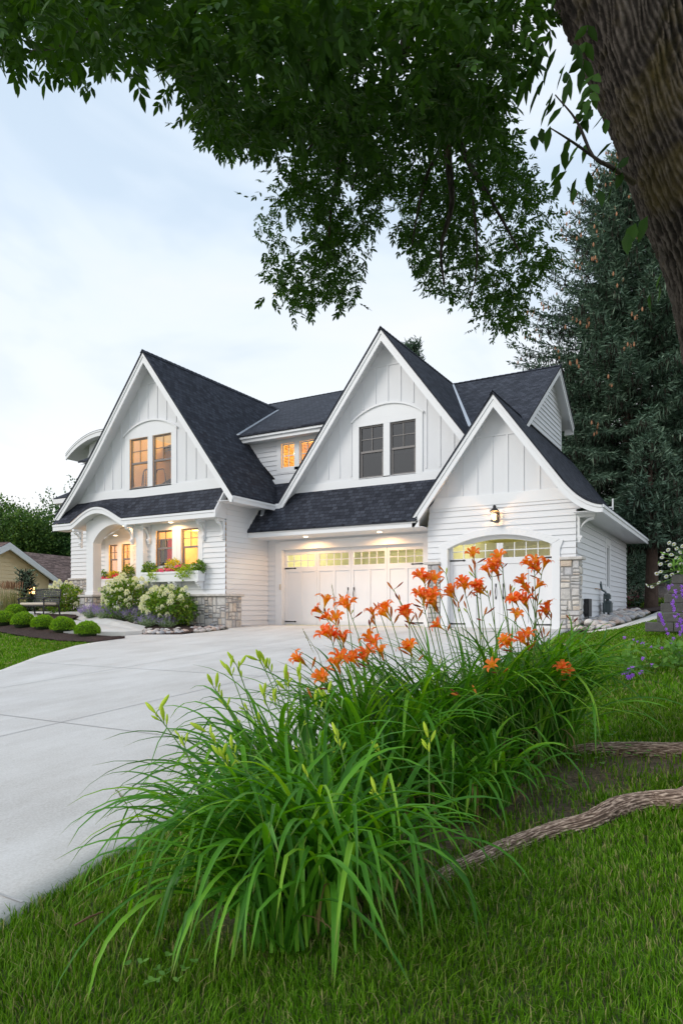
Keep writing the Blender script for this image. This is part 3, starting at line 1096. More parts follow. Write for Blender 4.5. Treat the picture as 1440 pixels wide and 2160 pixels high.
# the corner above the porch roof
clad(w, FYD, rect(X1, -7.3, -.02, 2.74), [rect(-12.72, -7.6, -.05, 2.55)], z_start=.96 - 7 * .158)
hole3 = [(-6.9, -.1), (-3.9, -.1), (-3.9, 2.2)] + arc(-6.9, -3.9, 2.2, 2.52)[::-1] + [(-6.9, 2.2)]
clad(w, FY3, [(-7.34, -.02), (XS, -.02), (XS, 2.95), (-3.2, 3.0), (-3.26, 3.24), (-7.28, 3.24), (-7.34, 2.75)], [hole3])
clad(w, FXS, [(Y3, -.02), (25.78, .3), (25.78, 2.95), (Y3, 2.95)], [rect(21.5, 22.35, 1.08, 2.52)])
w.build('wall', M['paint'], house)
# corner posts are just the mitred boards; a plain return closes the far ends
w = MB()
w.box(-7.34, -7.3, Y3 + .01, YD, -.02, 2.9)
w.box(-3.6, XS - .002, 25.74, 25.78, .2, 2.9)
w.box(-21.9, -5.6, 24.9, 25.7, -.1, 5.2)
w.build('wall', M['paint'], house)

# upper gables: board and batten
def gable_wall(fr, poly, holes, ztop_fn, a_start, a_end, zbase, skip, hz=None):
    m = MB(); clad(m, fr, poly, holes, e=.5, lap=0)
    b = m
    a = a_start
    while a < a_end:
        zt = ztop_fn(a)
        zb = zbase
        for (s0, s1, sz) in skip:
            if s0 - .02 < a < s1 + .02: zb = max(zb, sz(a) if callable(sz) else sz)
        if hz: zt = min(zt, hz)
        if zt > zb + .05: b.fbox(fr, a - .024, a + .024, zb, zt, 0, .02)
        a += .406
    if hz:
        xs = [q for q in np.linspace(a_start - .4, a_end + .4, 400) if ztop_fn(q) > hz]
        if xs: b.fbox(fr, min(xs), max(xs), hz, hz + .05, 0, .022)
    b.build('gable_wall', M['paint'], house)


def roofz(prof):
    P = sorted(prof)
    return lambda a: float(np.interp(a, [q[0] for q in P], [q[1] for q in P])) - .14


rz1, rz2, rz3 = roofz(prof1), roofz(prof2), roofz(prof3)
xs1 = np.linspace(-19.9, -12.9, 61)
poly1 = [(-19.9, 4.1), (-12.9, 4.1)] + [(float(a), max(4.1, rz1(a))) for a in xs1[::-1]]
win1 = [(-17.17, -16.36, 4.44, 6.05), (-16.15, -15.34, 4.44, 6.05)]
gable_wall(FY1, poly1, [rect(-17.17, -15.34, 4.44, 6.05)], rz1, -19.22, -12.9, 4.5, [(-17.40, -15.10, lambda a: 6.58 - .28 * ((a + 16.25) / 1.2) ** 2)], 7.72)
xs2 = np.linspace(-12.2, -6.2, 41)
poly2 = [(-12.2, 4.05), (-6.2, 4.05)] + [(float(a), max(4.05, rz2(a))) for a in xs2[::-1]]
win2 = [(-9.80, -8.99, 4.41, 5.95), (-8.78, -7.96, 4.41, 5.95)]
gable_wall(FYD, poly2, [rect(-9.80, -7.96, 4.41, 5.95)], rz2, -11.70, -6.3, 4.5, [(-10.02, -7.75, lambda a: 6.56 - .28 * ((a + 8.88) / 1.2) ** 2)], 7.62)
xs3 = np.linspace(-7.3, -3.2, 41)
poly3 = [(-7.3, 3.15), (-3.2, 3.15)] + [(float(a), max(3.15, rz3(a))) for a in xs3[::-1]]
gable_wall(FY3, poly3, [], rz3, -6.77, -3.4, 3.5, [], 5.0)

def friezes(m):
    m.prism(FY1, [(-19.7, 4.13), (-12.98, 4.13), (-13.2, 4.44), (-19.2, 4.44)], -.01, .03)
    m.prism(FYD, [(-12.1, 4.12), (-6.4, 4.12), (-6.7, 4.40), (-11.95, 4.40)], -.01, .03)
    m.prism(FY3, [(-7.3, 3.22), (-3.25, 3.22), (-3.55, 3.51), (-7.1, 3.51)], -.01, .034)
trimboard('frieze_board', friezes)
# stray lines: the lower edges of the friezes carry a dark drip flashing
m = MB(); m.fbox(FY1, -19.5, -13.0, 4.095, 4.125, 0, .045); m.fbox(FYD, -11.9, -6.6, 4.09, 4.115, 0, .045); m.build('drip_flashing', M['iron'], house)

# window casings with segmental heads
def arched_casing(fr, a0, a1, ws, zb, zs, za):
    m = MB()
    z0 = ws[0][2]; z1 = ws[0][3]
    m.fbox(fr, a0, ws[0][0] - .001, zb, zs, 0, .032); m.fbox(fr, ws[-1][1] + .001, a1, zb, zs, 0, .032)
    m.fbox(fr, ws[0][1] + .001, ws[1][0] - .001, zb, z1 + .002, -.02, .03)
    m.fbox(fr, ws[0][0] - .001, ws[-1][1] + .001, zb, z0 - .001, 0, .03)
    A = arc(a0, a1, zs, za)
    m.prism(fr, [(ws[0][0] - .001, z1), (ws[-1][1] + .001, z1), (ws[-1][1] + .001, zs), (ws[0][0] - .001, zs)], -.02, .03)
    m.prism(fr, [(a0, zs - .001)] + [(a1, zs - .001)] + A[::-1], 0, .031)
    B = arc(a0 - .04, a1 + .04, zs, za + .055)
    Ai = arc(a0 - .04, a1 + .04, zs - .055, za)
    m.band(fr, B, Ai, 0, .075)
    return m.build('window_casing', M['trim'], house, bevel=.004)


arched_casing(FY1, -17.39, -15.12, win1, 4.40, 6.20, 6.53)
arched_casing(FYD, -10.01, -7.75, win2, 4.38, 6.13, 6.50)
for a0, a1, z0, z1 in win1: sash_window(FY1, a0, a1, z0, z1, 'frame')
for a0, a1, z0, z1 in win2: sash_window(FYD, a0, a1, z0, z1, 'frame', 'screen')
# pair beside the porch
def cas(m):
    m.fbox(FY1, -16.19, -16.001, 1.72, 3.2, 0, .03); m.fbox(FY1, -14.239, -14.05, 1.72, 3.2, 0, .03)
    m.fbox(FY1, -15.299, -14.931, 1.80, 3.0, -.02, .032); m.fbox(FY1, -16.001, -14.239, 3.0, 3.2, -.02, .031)
    m.fbox(FY1, -16.001, -14.239, 1.72, 1.869, -.02, .04)
    m.fbox(FY1, -15.135, -15.095, 1.86, 3.08, .032, .04)
trimboard('window_casing', cas)
for a0, a1, z0, z1 in lowwin: sash_window(FY1, a0, a1, z0, z1, 'frame')

# dormer wall under the long slope
FD = frame_y(18.25)
dw = [(-12.88, -12.36, 5.10, 5.90), (-12.17, -11.62, 5.10, 5.90)]
w = MB(); clad(w, FD, [(-13.1, 4.75), (-10.4, 4.75), (-10.4, 6.1), (-14.5, 6.1), (-14.2, 5.9)], [rect(-13.0, -11.5, 5.0, 6.1)], z_start=4.75)
w.build('wall', M['paint'], house)
def dtrim(m):
    m.fbox(FD, -13.05, -12.881, 4.94, 6.08, 0, .03); m.fbox(FD, -12.359, -12.171, 5.0, 5.9, -.02, .03); m.fbox(FD, -11.619, -11.45, 4.94, 6.08, 0, .03)
    m.fbox(FD, -12.881, -11.619, 4.94, 5.099, -.02, .03); m.fbox(FD, -12.881, -11.619, 5.901, 6.08, -.02, .03)
    m.prism(FD, [(-13.25, 4.6), (-10.6, 4.6), (-10.6, 4.76), (-13.35, 4.76)], -.01, .035)
    m.box(-14.55, -10.9, 17.86, 17.91, 6.0, 6.19); m.box(-14.5, -10.9, 17.835, 17.858, 6.13, 6.195)
trimboard('dormer_trim', dtrim)
for a0, a1, z0, z1 in dw: sash_window(FD, a0, a1, z0, z1, 'wframe', hung=False, fw=.04)
m = MB(); m.box(-14.6, -10.8, 17.91, 18.24, 6.02, 6.04); m.build('soffit', M['soffit'], house)
# metal valley flashings
def valley(p, q, wd=.16):
    m = MB(); p = Vector(p); q = Vector(q); t = (q - p).normalized()
    s = t.cross(Vector((0, 0, 1))).normalized() * wd / 2
    up = Vector((0, 0, .035))
    m.hexa([p - s, q - s, q + s, p + s, p - s + up, q - s + up, q + s + up, p + s + up])
    m.build('valley_flashing', M['metal'], house)
def zR1(x): return 8.62 - (x + 16.12) * (8.62 - 3.84) / 3.58
valley((-14.36, 17.83, 6.28), (-16.05, 22.45, 8.51))
valley((-6.75, 18.95, 5.80), (-8.8, 22.9, 8.47), .13)
valley((-12.9, 17.25, 3.43), (-13.35, 18.1, 4.45), .14)

# left return at the foot of the middle gable
def ret(m):
    m.box(-12.86, -12.36, 17.43, 17.48, 3.63, 3.80); m.box(-12.88, -12.38, 17.415, 17.43, 3.745, 3.81)
trimboard('eave_return', ret)
# side eaves: fascia along x-facing edges
for bxs in (((-12.575, -12.535, YB1, 17.75, 3.60, 3.775), (-12.535, -12.512, YB1 + .002, 17.75, 3.715, 3.78)),
            ((-2.80, -2.76, YB3 + .002, 26.1, 2.79, 2.965), (-2.76, -2.735, YB3 + .004, 26.1, 2.90, 2.97)), ((-5.40, -5.095, 25.10, 25.14, 6.72, 6.95),)):
    def sidef(m):
        for q in bxs: m.box(*q)
    trimboard('eave_fascia', sidef)
m = MB(); m.box(XS + .001, -2.80, YB3 + .05, 26.05, 2.83, 2.845); m.build('soffit', M['soffit'], house)
m = MB()
m.box(X1 + .001, -12.58, YB1 + .05, 17.75, 3.66, 3.675)
m.build('soffit', M['soffit'], house)

# right upper gable wall, facing right
FR = frame_x(-5.42)
w = MB(); clad(w, FR, [(18.6, 5.3), (24.62, 5.3), (24.62, 7.28), (23.0, 8.36), (19.0, 5.62)], [], z_start=5.3)
w.build('wall', M['paint'], house)
m = MB(); m.prism(FR, [(22.2, 7.84), (23.8, 7.84), (23.0, 8.40)], .0, .02); m.build('trim_board', M['trim'], house)
m = MB(); m.fbox(FR, 24.5, 24.63, 5.6, 7.3, 0, .022); m.build('corner_board', M['trim'], house)

# little roof vent on the middle gable
m = MB(); m.box(-7.12, -6.86, 19.7, 19.95, 6.02, 6.22); m.box(-7.2, -6.83, 19.66, 19.99, 6.22, 6.25); m.build('roof_vent', M['iron'], house, bevel=.02)
# small white antenna bracket at the garage eave
m = MB(); m.tube([(-2.74, 18.2, 3.0), (-2.74, 18.2, 3.28)], .022, 6); m.tube([(-2.74, 18.2, 3.06), (-2.9, 18.0, 3.05)], .02, 6); m.build('eave_sensor', M['trim'], house)

# --- left wing behind the porch
YW = 18.2
FW = frame_y(YW)
pw = [(-20.90, -20.43, 1.85, 2.98), (-20.21, -19.75, 1.85, 2.98)]
w = MB(); clad(w, FW, rect(-23.1, -16.6, 1.75, 4.75), [rect(-21.0, -19.6, 1.7, 3.1)], z_start=1.75)
w.box(-23.1, -16.6, YW + .02, YW + .1, -.2, 1.75)
w.box(-23.1, -23.0, YW + .1, 25, -.2, 4.8)
w.build('wall', M['paint'], house)
def pcas(m):
    m.fbox(FW, -21.10, -20.901, 1.75, 3.2, 0, .03); m.fbox(FW, -20.429, -20.211, 1.75, 2.98, -.02, .03); m.fbox(FW, -19.749, -19.55, 1.75, 3.2, 0, .03)
    m.fbox(FW, -20.901, -19.749, 2.981, 3.2, -.02, .03); m.fbox(FW, -20.901, -19.749, 1.7, 1.849, -.02, .035)
trimboard('window_casing', pcas)
for a0, a1, z0, z1 in pw: sash_window(FW, a0, a1, z0, z1, 'frame')
# wing roof: a hip falling to the left, with fascia
m = MB()
hp = [(-23.5, 17.6, 4.88), (-15, 17.6, 4.88), (-15, 21.4, 7.2), (-20.9, 21.4, 7.2)]
m.poly(hp, [(-23.5, -4.4), (-15, -4.4), (-15, 0), (-20.9, 0)])
m.poly([hp[0], hp[3], (-20.9, 22.4, 7.2), (-23.5, 26, 4.88)], [(0, -4), (3, 0), (4, 0), (8, -4)])
m.build('roof', M['shingle'], house)
def wf(m):
    m.box(-23.45, -15, 17.62, 17.67, 4.68, 4.86); m.box(-23.47, -23.42, 17.67, 26, 4.68, 4.86)
trimboard('eave_fascia', wf)
m = MB(); m.box(-23.4, -15, 17.68, 18.2, 4.70, 4.72); m.build('soffit', M['soffit'], house)
# rounded dormer of the wing
FE = frame_y(18.9)
m = MB()
A = [(q[0], q[1]) for q in arc(-23.85, -19.7, 6.88, 7.62, 24)]
for (q0, q1) in zip(A[:-1], A[1:]):
    m.poly([(q0[0], 18.5, q0[1]), (q1[0], 18.5, q1[1]), (q1[0], 22.5, q1[1]), (q0[0], 22.5, q0[1])], [(0, q0[0]), (0, q1[0]), (4, q1[0]), (4, q0[0])])
m.build('roof', M['shingle'], house)
m = MB()
FE2 = frame_y(18.52)
m.band(FE2, [(a, z - .02) for a, z in A], [(a, z - .08) for a, z in A], -.05, .02)
m.band(FE2, [(a, z - .083) for a, z in A], [(a, z - .24) for a, z in A], -.05, 0)
m.build('eave_fascia', M['trim'], house)
m = MB()
for (q0, q1) in zip(A[:-1], A[1:]):
    m.poly([(q0[0], 18.58, q0[1] - .2), (q1[0], 18.58, q1[1] - .2), (q1[0], 22.5, q1[1] - .2), (q0[0], 22.5, q0[1] - .2)])
m.build('soffit', M['soffit'], house)
m = MB()
top = [(a, z - .2) for a, z in A if -23.0 < a < -20.0]
m.prism(FE, [(-23.05, 4.9), (-19.9, 4.9)] + top[::-1], -.05, 0)
m.box(-23.05, -22.97, 18.96, 22, 4.9, 6.85)
m.build('wall', M['paint'], house)

# --- porch: column, pilaster, arched beam, vault, floor
def post(m):
    m.box(-19.04, -18.70, 15.60, 15.94, 1.0, 2.75)
    m.box(-19.07, -18.67, 15.57, 15.97, 1.0, 1.10)
col = trimboard('porch_column', post, .006)
def pil(m):
    m.box(-16.69, -16.37, Y1 - .21, Y1 + .12, 1.0, 2.75)
    m.box(-16.69, -16.37, Y1 + .12, YW - .01, .2, 3.3)
trimboard('porch_pilaster', pil, .006)
m = MB()
AI = arc(-18.70, -16.69, 2.74, 3.30, 20)
FB = frame_y(15.60)
TO = [(a, 3.66) for a, z in AI]
m.band(FB, TO, AI, -.34, 0)
m.prism(FB, rect(-19.04, -18.70, 2.75, 3.5), -.34, 0)
m.prism(FB, rect(-16.69, -16.37, 2.75, 3.5), -.34, 0)
m.build('arched_beam', M['trim'], house)
m = MB()
AV = arc(-21.6, -16.69, 3.02, 3.72, 24)
for (q0, q1) in zip(AV[:-1], AV[1:]):
    ya, yb = max(15.95, .828 * abs(q0[0])), max(15.95, .828 * abs(q1[0]))
    m.poly([(q0[0], ya, q0[1]), (q1[0], yb, q1[1]), (q1[0], YW - .03, q1[1]), (q0[0], YW - .03, q0[1])])
m.build('porch_vault', M['soffit'], house)
m = MB(); m.box(-21.4, -16.69, 15.7, YW, -.1, .22); m.box(-18.6, -16.9, 15.55, 15.7, -.1, .30); m.build('porch_floor', M['cap'], house)

# --- brackets
def bracket(fr, a, z, wd=.10, h=.62, pr=.36):
    """fr depth axis = projection; the bracket hangs from z downwards"""
    m = MB()
    m.fbox(fr, a - wd / 2, a + wd / 2, z - h * .72, z, 0, .075)
    m.fbox(fr, a - wd / 2, a + wd / 2, z - .075, z, .076, pr)
    n = 10
    for k in range(n):
        t0, t1 = k / n * PI / 2, (k + 1) / n * PI / 2
        def q(t, r): return (pr - .03 - r * math.sin(t) * 1.0, z - .06 - (.36 + (r - (pr - .12)) * 1.2) * (1 - math.cos(t)))
        ro, ri = pr - .12 + .075, pr - .12
        P = []
        for t in (t0, t1):
            cx, cz = pr - .02, z - .43
            P.append(((pr - .045) - (pr - .105) * math.sin(t), z - .075 - .37 * (1 - math.cos(t)) * 1.0))
        (d0, y0), (d1, y1) = P
        th = .07
        m.hexa([fr(a - wd / 2 + .012, y0 - th, d0), fr(a + wd / 2 - .012, y0 - th, d0), fr(a + wd / 2 - .012, y0, d0 + .02), fr(a - wd / 2 + .012, y0, d0 + .02),
                fr(a - wd / 2 + .012, y1 - th, d1), fr(a + wd / 2 - .012, y1 - th, d1), fr(a + wd / 2 - .012, y1, d1 + .02), fr(a - wd / 2 + .012, y1, d1 + .02)])
    for k, (q, hh) in enumerate(((.13, .055), (.105, .05), (.082, .06))):
        zz = z - h * .72 - sum((.055, .05, .06)[:k])
        m.fbox(fr, a - wd / 2 - .004 + k * .006, a + wd / 2 + .004 - k * .006, zz - hh, zz - .001, 0, q)
    return m.build('bracket', M['trim'], house)


for a in (-19.26, -16.80): bracket(frame_y(15.60), a, 3.20)
for a in (-16.27, -14.0, -13.25): bracket(FY1, a, 3.20)
bracket(FXS, Y3 + .06, 2.83, pr=.44, h=.72)

# --- garage doors
def garage_door(fr, a0, a1, z1, leaves, arch_za=None, depth=-.16):
    """carriage-style: leaves of two recessed panels under a strip of small panes"""
    m = MB(); d = depth
    top = [(a0, z1), (a1, z1)] if arch_za is None else arc(a0, a1, z1, arch_za)
    W = (a1 - a0) / leaves
    zt = 1.78
    zg0, zg1 = 1.86, 2.24
    # slab below the lights, with recessed panels
    m.fbox(fr, a0, a1, .015, zt + .03, d - .05, d)
    for k in range(leaves):
        b0, b1 = a0 + k * W, a0 + (k + 1) * W
        st = .085
        for x0, x1 in ((b0 + .003, b0 + st), ((b0 + b1) / 2 - .05, (b0 + b1) / 2 + .05), (b1 - st, b1 - .003)):
            m.fbox(fr, x0, x1, .02, zt - .08, d, d + .022)
        m.fbox(fr, b0 + .003, b1 - .003, zt - .08, zg0, d, d + .0225)
        m.fbox(fr, b0 + st, b1 - st, .02, .16, d, d + .0215)
        # light frame
        m.fbox(fr, b0 + .003, b0 + st, zg0, z1 if arch_za is None else zg1, d - .05, d + .022); m.fbox(fr, b1 - st, b1 - .003, zg0, z1 if arch_za is None else zg1, d - .05, d + .022)
        if arch_za is None:
            m.fbox(fr, b0 + st, b1 - st, zg1, z1, d - .05, d + .0222)
        for j in range(1, 4):
            x = b0 + st + (W - 2 * st) * j / 4
            m.fbox(fr, x - .012, x + .012, zg0, zg1, d - .02, d + .016)
        m.fbox(fr, b0 + st, b1 - st, (zg0 + zg1) / 2 - .012, (zg0 + zg1) / 2 + .012, d - .021, d + .015)
    if arch_za is not None:
        T = [(a, max(z, zg1 + .01)) for a, z in top]
        G = arc(a0 + .0, a1, z1 - .10, arch_za - .10)
        G = [(a, max(zg1, z)) for a, z in G]
        m.band(fr, T, G, d - .05, d + .022)
    door = m.build('garage_door', M['door'], house)
    g = MB()
    for k in range(leaves):
        b0, b1 = a0 + k * W, a0 + (k + 1) * W
        g.fbox(fr, b0 + .07, b1 - .07, zg0 - .01, zg1 + .01, d - .035, d - .028)
    g.build('pane', M['glass'], door)
    mid = (a0 + a1) / 2
    for s in (-1, 1):
        h = MB()
        pts = [fr(mid + s * .10, .82 + .30 * t, d + .022 + .05 * math.sin(PI * t)) for t in [q / 8 for q in range(9)]]
        h.tube(pts, [.014, .011, .010, .012, .013, .012, .010, .011, .014], 6)
        h.fbox(fr, mid + s * .10 - .018, mid + s * .10 + .018, 1.10, 1.18, d + .022, d + .034); h.fbox(fr, mid + s * .10 - .018, mid + s * .10 + .018, .77, .84, d + .022, d + .034)
        h.build('handle', M['iron'], door)
        for z in (.12, 1.815):
            x0 = a0 + .01 if s < 0 else a1 - .01
            h = MB()
            P = [(x0, z - .022), (x0 - s * .34, z - .014), (x0 - s * .40, z - .026), (x0 - s * .44, z), (x0 - s * .40, z + .026), (x0 - s * .34, z + .014), (x0, z + .022)]
            h.prism(fr, P, d + .024, d + .033)
            h.build('strap_hinge', M['iron'], door)
    return door


garage_door(FYD, -12.60, -7.73, 2.40, 4)
garage_door(FY3, -6.76, -4.02, 2.13, 2, 2.44)
def gcas(m):
    m.fbox(FYD, -12.85, -12.601, 0, 2.62, -.2, .03); m.fbox(FYD, -7.729, -7.50, 0, 2.62, -.2, .03); m.fbox(FYD, -12.601, -7.729, 2.401, 2.62, -.2, .031)
    m.fbox(FYD, -12.7, -7.55, 2.62, 2.66, 0, .05)
    IN = arc(-6.76, -4.02, 2.13, 2.44, 24)
    OUT = arc(-6.98, -3.82, 2.25, 2.62, 24)
    m.band(FY3, OUT, IN, -.2, .05)
    m.prism(FY3, [(-6.96, 0), (-6.761, 0), (-6.761, 2.13), (-6.98, 2.25), (-7.02, 2.22), (-6.96, 2.0)], -.2, .05)
    m.prism(FY3, [(-4.019, 0), (-3.82, 0), (-3.82, 2.0), (-3.74, 2.22), (-3.80, 2.25), (-4.019, 2.13)], -.2, .05)
trimboard('garage_door_casing', gcas)
# keypad beside the double door
m = MB(); m.fbox(FYD, -12.69, -12.63, 1.13, 1.31, .03, .05); m.build('keypad', M['cushion'], house, bevel=.005)

# side window
def swt(m):
    m.fbox(FXS, 21.42, 21.60, .9, 2.62, 0, .03); m.fbox(FXS, 22.12, 22.30, .9, 2.62, 0, .03); m.fbox(FXS, 21.60, 22.12, 2.42, 2.62, 0, .03); m.fbox(FXS, 21.60, 22.12, .9, 1.15, 0, .03)
trimboard('window_casing', swt)
sash_window(FXS, 21.601, 22.119, 1.151, 2.419, 'wframe', 'screen', hung=False, cols=1, rows=1, d=.0)
m = MB(); m.fbox(FXS, 21.45, 22.3, 1.0, 2.6, -.16, -.12); m.build('blind_or_dark_panel', M['dark'], house)  # plain dark panel added behind the glass so the pane looks dark

# --- stone veneer
def stones(mb, fr, a0, a1, z0, z1, dep=.05, seed=1):
    r = random.Random(seed)
    def cut(x0, x1, y0, y1):
        w, h = x1 - x0, y1 - y0
        if (w > .44 or (w > .24 and r.random() < .55)) and w > h * .95:
            c = x0 + w * r.uniform(.28, .72)
            cut(x0, c, y0, y1); cut(c, x1, y0, y1); return
        if h > .34 or (h > .15 and r.random() < .62):
            c = y0 + h * r.uniform(.35, .65)
            cut(x0, x1, y0, c); cut(x0, x1, c, y1); return
        g = .0075
        dd = dep + r.uniform(-.012, .016)
        j = lambda s=.012: r.uniform(-s, s)
        e = .022
        q0 = [(x0 + g + abs(j(e)) * (r.random() < .5), y0 + g + abs(j(e)) * (r.random() < .5)), (x1 - g - abs(j(e)) * (r.random() < .5), y0 + g + abs(j(e)) * (r.random() < .5)), (x1 - g - abs(j(e)) * (r.random() < .5), y1 - g - abs(j(e)) * (r.random() < .5)), (x0 + g + abs(j(e)) * (r.random() < .5), y1 - g - abs(j(e)) * (r.random() < .5))]
        cx, cy = (x0 + x1) / 2, (y0 + y1) / 2
        q1 = [(a + (cx - a) * .02 * 1.0, b + (cy - b) * .02) for a, b in q0]
        i = .016
        q2 = [(a + (i if a < cx else -i), b + (i if b < cy else -i)) for a, b in q0]
        n0 = [mb.vert(fr(a, b, 0)) for a, b in q0]; n1 = [mb.vert(fr(a, b, dd - .014)) for a, b in q1]; n2 = [mb.vert(fr(a, b, dd + j(.006))) for a, b in q2]
        for A, B in ((n0, n1), (n1, n2)):
            for k in range(4):
                mb.f.append([A[k], A[(k + 1) % 4], B[(k + 1) % 4], B[k]]); mb.m.append(0)
        mb.f.append(n2); mb.m.append(0)
    # a course at a time keeps long rows from lining up
    cut(a0, a1, z0, z1)


def veneer(fr, a0, a1, z0, z1, seed, dep=.045):
    s = MB(); stones(s, fr, a0, a1, z0, z1, dep, seed)
    o = s.build('stone_veneer', M['stone'], house)
    b = MB(); b.fbox(fr, a0 + .004, a1 - .004, z0, z1, .001, dep - .022)
    b.build('mortar', M['mortar'], o)


def capstone(x0, x1, y0, y1, z, h=.075, seed=0):
    m = MB(); r = random.Random(seed)
    m.box(x0, x1, y0, y1, z, z + h)
    return m.build('stone_cap', M['cap'], house, bevel=.018)


veneer(frame_y(Y1 - .06), -16.4, X1 + .08, -.12, .90, 3, .07)
veneer(frame_x(X1 + .0), Y1 - .11, 16.44, -.12, .90, 5, .10)
capstone(-16.4, X1 + .16, Y1 - .20, Y1 - .002, .90, seed=1); capstone(X1 + .002, X1 + .16, Y1 + .0, 16.50, .90, seed=2)
veneer(frame_y(Y3), -7.33, -6.97, .02, 1.72, 7, .07)
veneer(frame_y(Y3), -3.81, XS + .10, .02, 1.72, 8, .07)
veneer(frame_x(XS), Y3 - .06, 17.56, .02, 1.72, 9, .10)
capstone(-7.42, -6.96, Y3 - .13, Y3 - .018, 1.72, seed=3); capstone(-3.815, XS + .17, Y3 - .13, Y3 - .018, 1.72, seed=4); capstone(XS + .02, XS + .17, Y3 - .016, 17.62, 1.72, seed=5)
# porch pier and the stone base of the wing with its sloping wing wall
veneer(frame_y(15.50), -19.20, -18.56, -.05, .92, 12, .06)
veneer(frame_x(-18.62), 15.46, 16.06, -.05, .92, 13, .06)
capstone(-19.25, -18.50, 15.40, 16.12, .92, .08)
m = MB(); m.box(-19.19, -18.63, 15.51, 16.05, -.1, .918); m.build('pier_core', M['mortar'], house)
veneer(frame_y(YW), -23.1, -20.9, .1, 1.68, 15, .06)
capstone(-23.2, -16.7, YW - .1, YW - .018, 1.68)
m = MB()
FS = frame_y(18.1)
m.prism(FS, [(-24.9, .1), (-23.1, .1), (-23.1, 1.5), (-24.9, .9)], -.3, 0)
o = m.build('wing_wall', M['mortar'], house)
s = MB(); stones(s, FS, -24.3, -23.1, .1, 1.05, .04, 21); stones(s, FS, -23.7, -23.1, 1.05, 1.25, .04, 22); s.build('stone_veneer', M['stone'], house)
m = MB(); m.hexa([(-25.0, 17.98, .86), (-23.05, 17.98, 1.52), (-23.05, 18.5, 1.52), (-25.0, 18.5, .86), (-25.0, 17.98, .94), (-23.05, 17.98, 1.62), (-23.05, 18.5, 1.62), (-25.0, 18.5, .94)]); m.build('stone_cap', M['cap'], house)
# exposed foundation strips
m = MB(); m.box(X1 + .001, X1 + .014, 16.44, YD, -.15, -.0); m.build('foundation', M['found'], house)
m = MB(); m.hexa([(XS + .003, 17.56, -.1), (XS + .030, 17.56, -.1), (XS + .030, 25.78, .25), (XS + .003, 25.78, .25), (XS + .003, 17.56, .14), (XS + .030, 17.56, .14), (XS + .030, 25.78, .45), (XS + .003, 25.78, .45)]); m.build('foundation', M['found'], house)
for x0, x1 in ((-3.9, XS + .1), (-7.35, -6.96)):
    m = MB(); m.box(x0, x1, Y3 - .09, Y3, -.1, .02); m.build('foundation', M['found'], house)

# --- rooms seen through the glass
def room(x0, x1, y0, y1, z0, z1, mat, lights, col=(1, .65, .26)):
    m = MB()
    P = [(x0, y0, z0), (x1, y0, z0), (x1, y1, z0), (x0, y1, z0), (x0, y0, z1), (x1, y0, z1), (x1, y1, z1), (x0, y1, z1)]
    for q in ((0, 1, 2, 3), (4, 5, 6, 7), (1, 2, 6, 5), (2, 3, 7, 6), (3, 0, 4, 7)): m.poly([P[k] for k in q])
    o = m.build('room', M[mat], house)
    for x, y, z, wts in lights: lamp('room_light', (x, y, z), wts, col, .12)
    return o


room(-17.7, -14.8, Y1 + .09, 19.5, 4.3, 6.75, 'warmwall', [(-15.2, 18.0, 6.4, 230)])
room(-16.3, -13.35, Y1 + .09, 18.0, .6, 3.15, 'warmwall', [(-14.0, 17.2, 2.95, 62), (-15.7, 17.3, 3.0, 34)])
room(-9.9, -7.9, YD + .09, 20.5, 4.3, 6.3, 'dark', [])
room(-13.1, -11.3, 18.34, 20.4, 4.9, 6.2, 'warmwall', [(-12.35, 19.3, 5.7, 24)])
room(-21.2, -19.3, YW + .09, 20.2, .8, 3.3, 'warmwall', [(-19.9, 19.0, 2.7, 48)])
room(-12.9, -7.45, YD + .22, 24, -.01, 2.71, 'garwall', [(-11.5, 20.0, 2.5, 62), (-9.0, 20.0, 2.5, 74)], (1, .90, .66))
room(-7.1, -3.7, Y3 + .22, 24, -.01, 2.75, 'garwall', [(-5.4, 19.6, 2.55, 76)], (1, .90, .58))
# coats hanging in the hall, a bed rail upstairs, window blinds
m = MB(); m.tube([(-16.28, 16.3, 2.80), (-15.6, 16.34, 2.80)], .015, 6)
m.build('coat_rail', M['trim'], house)
for k, (x, mt, hh) in enumerate(((-16.27, 'coat2', 1.1), (-16.18, 'coat3', .75), (-16.07, 'coat2', 1.25), (-15.93, 'coat', 1.0), (-15.83, 'coat', 1.1))):
    m = MB(); m.lathe((x, 16.32, 2.80 - hh), [(.08, 0), (.085, hh * .3), (.075, hh * .7), (.055, hh * .93), (.02, hh)], 10)
    m.build('hanging_coat', M[mt], house, smooth=True)
m = MB()
P = [(-17.15 + .50 * t, 16.3, 4.62 + .52 * (1 - (2 * t - 1) ** 6)) for t in [q / 12 for q in range(13)]]
m.tube(P, .022, 6)
for k in range(1, 6):
    x = -17.15 + .50 * k / 6; m.tube([(x, 16.3, 4.5), (x, 16.3, 5.12)], .012, 5)
m.build('bed_rail', M['iron'], house)
m = MB()
m.tube([(-16.62 + .50 * t, 16.35, 4.62 + .48 * (1 - (2 * t - 1) ** 6)) for t in [q / 12 for q in range(13)]], .02, 6); m.build('bed_rail', M['iron'], house)
M['blind'] = leaf_mat('wooden_blind', [(0, (.45, .28, .10)), (1, (.55, .36, .14))], .3)
m = MB()
for x0, x1, y, z0, z1 in ((-20.86, -20.47, YW + .13, 1.9, 2.93), (-20.17, -19.79, YW + .13, 1.9, 2.93), (-12.84, -12.40, 18.38, 5.14, 5.86), (-12.13, -11.66, 18.38, 5.14, 5.86)):
    z = z0
    while z < z1:
        m.poly([(x0, y, z), (x1, y, z), (x1, y + .02, z + .03), (x0, y + .02, z + .03)]); z += .048
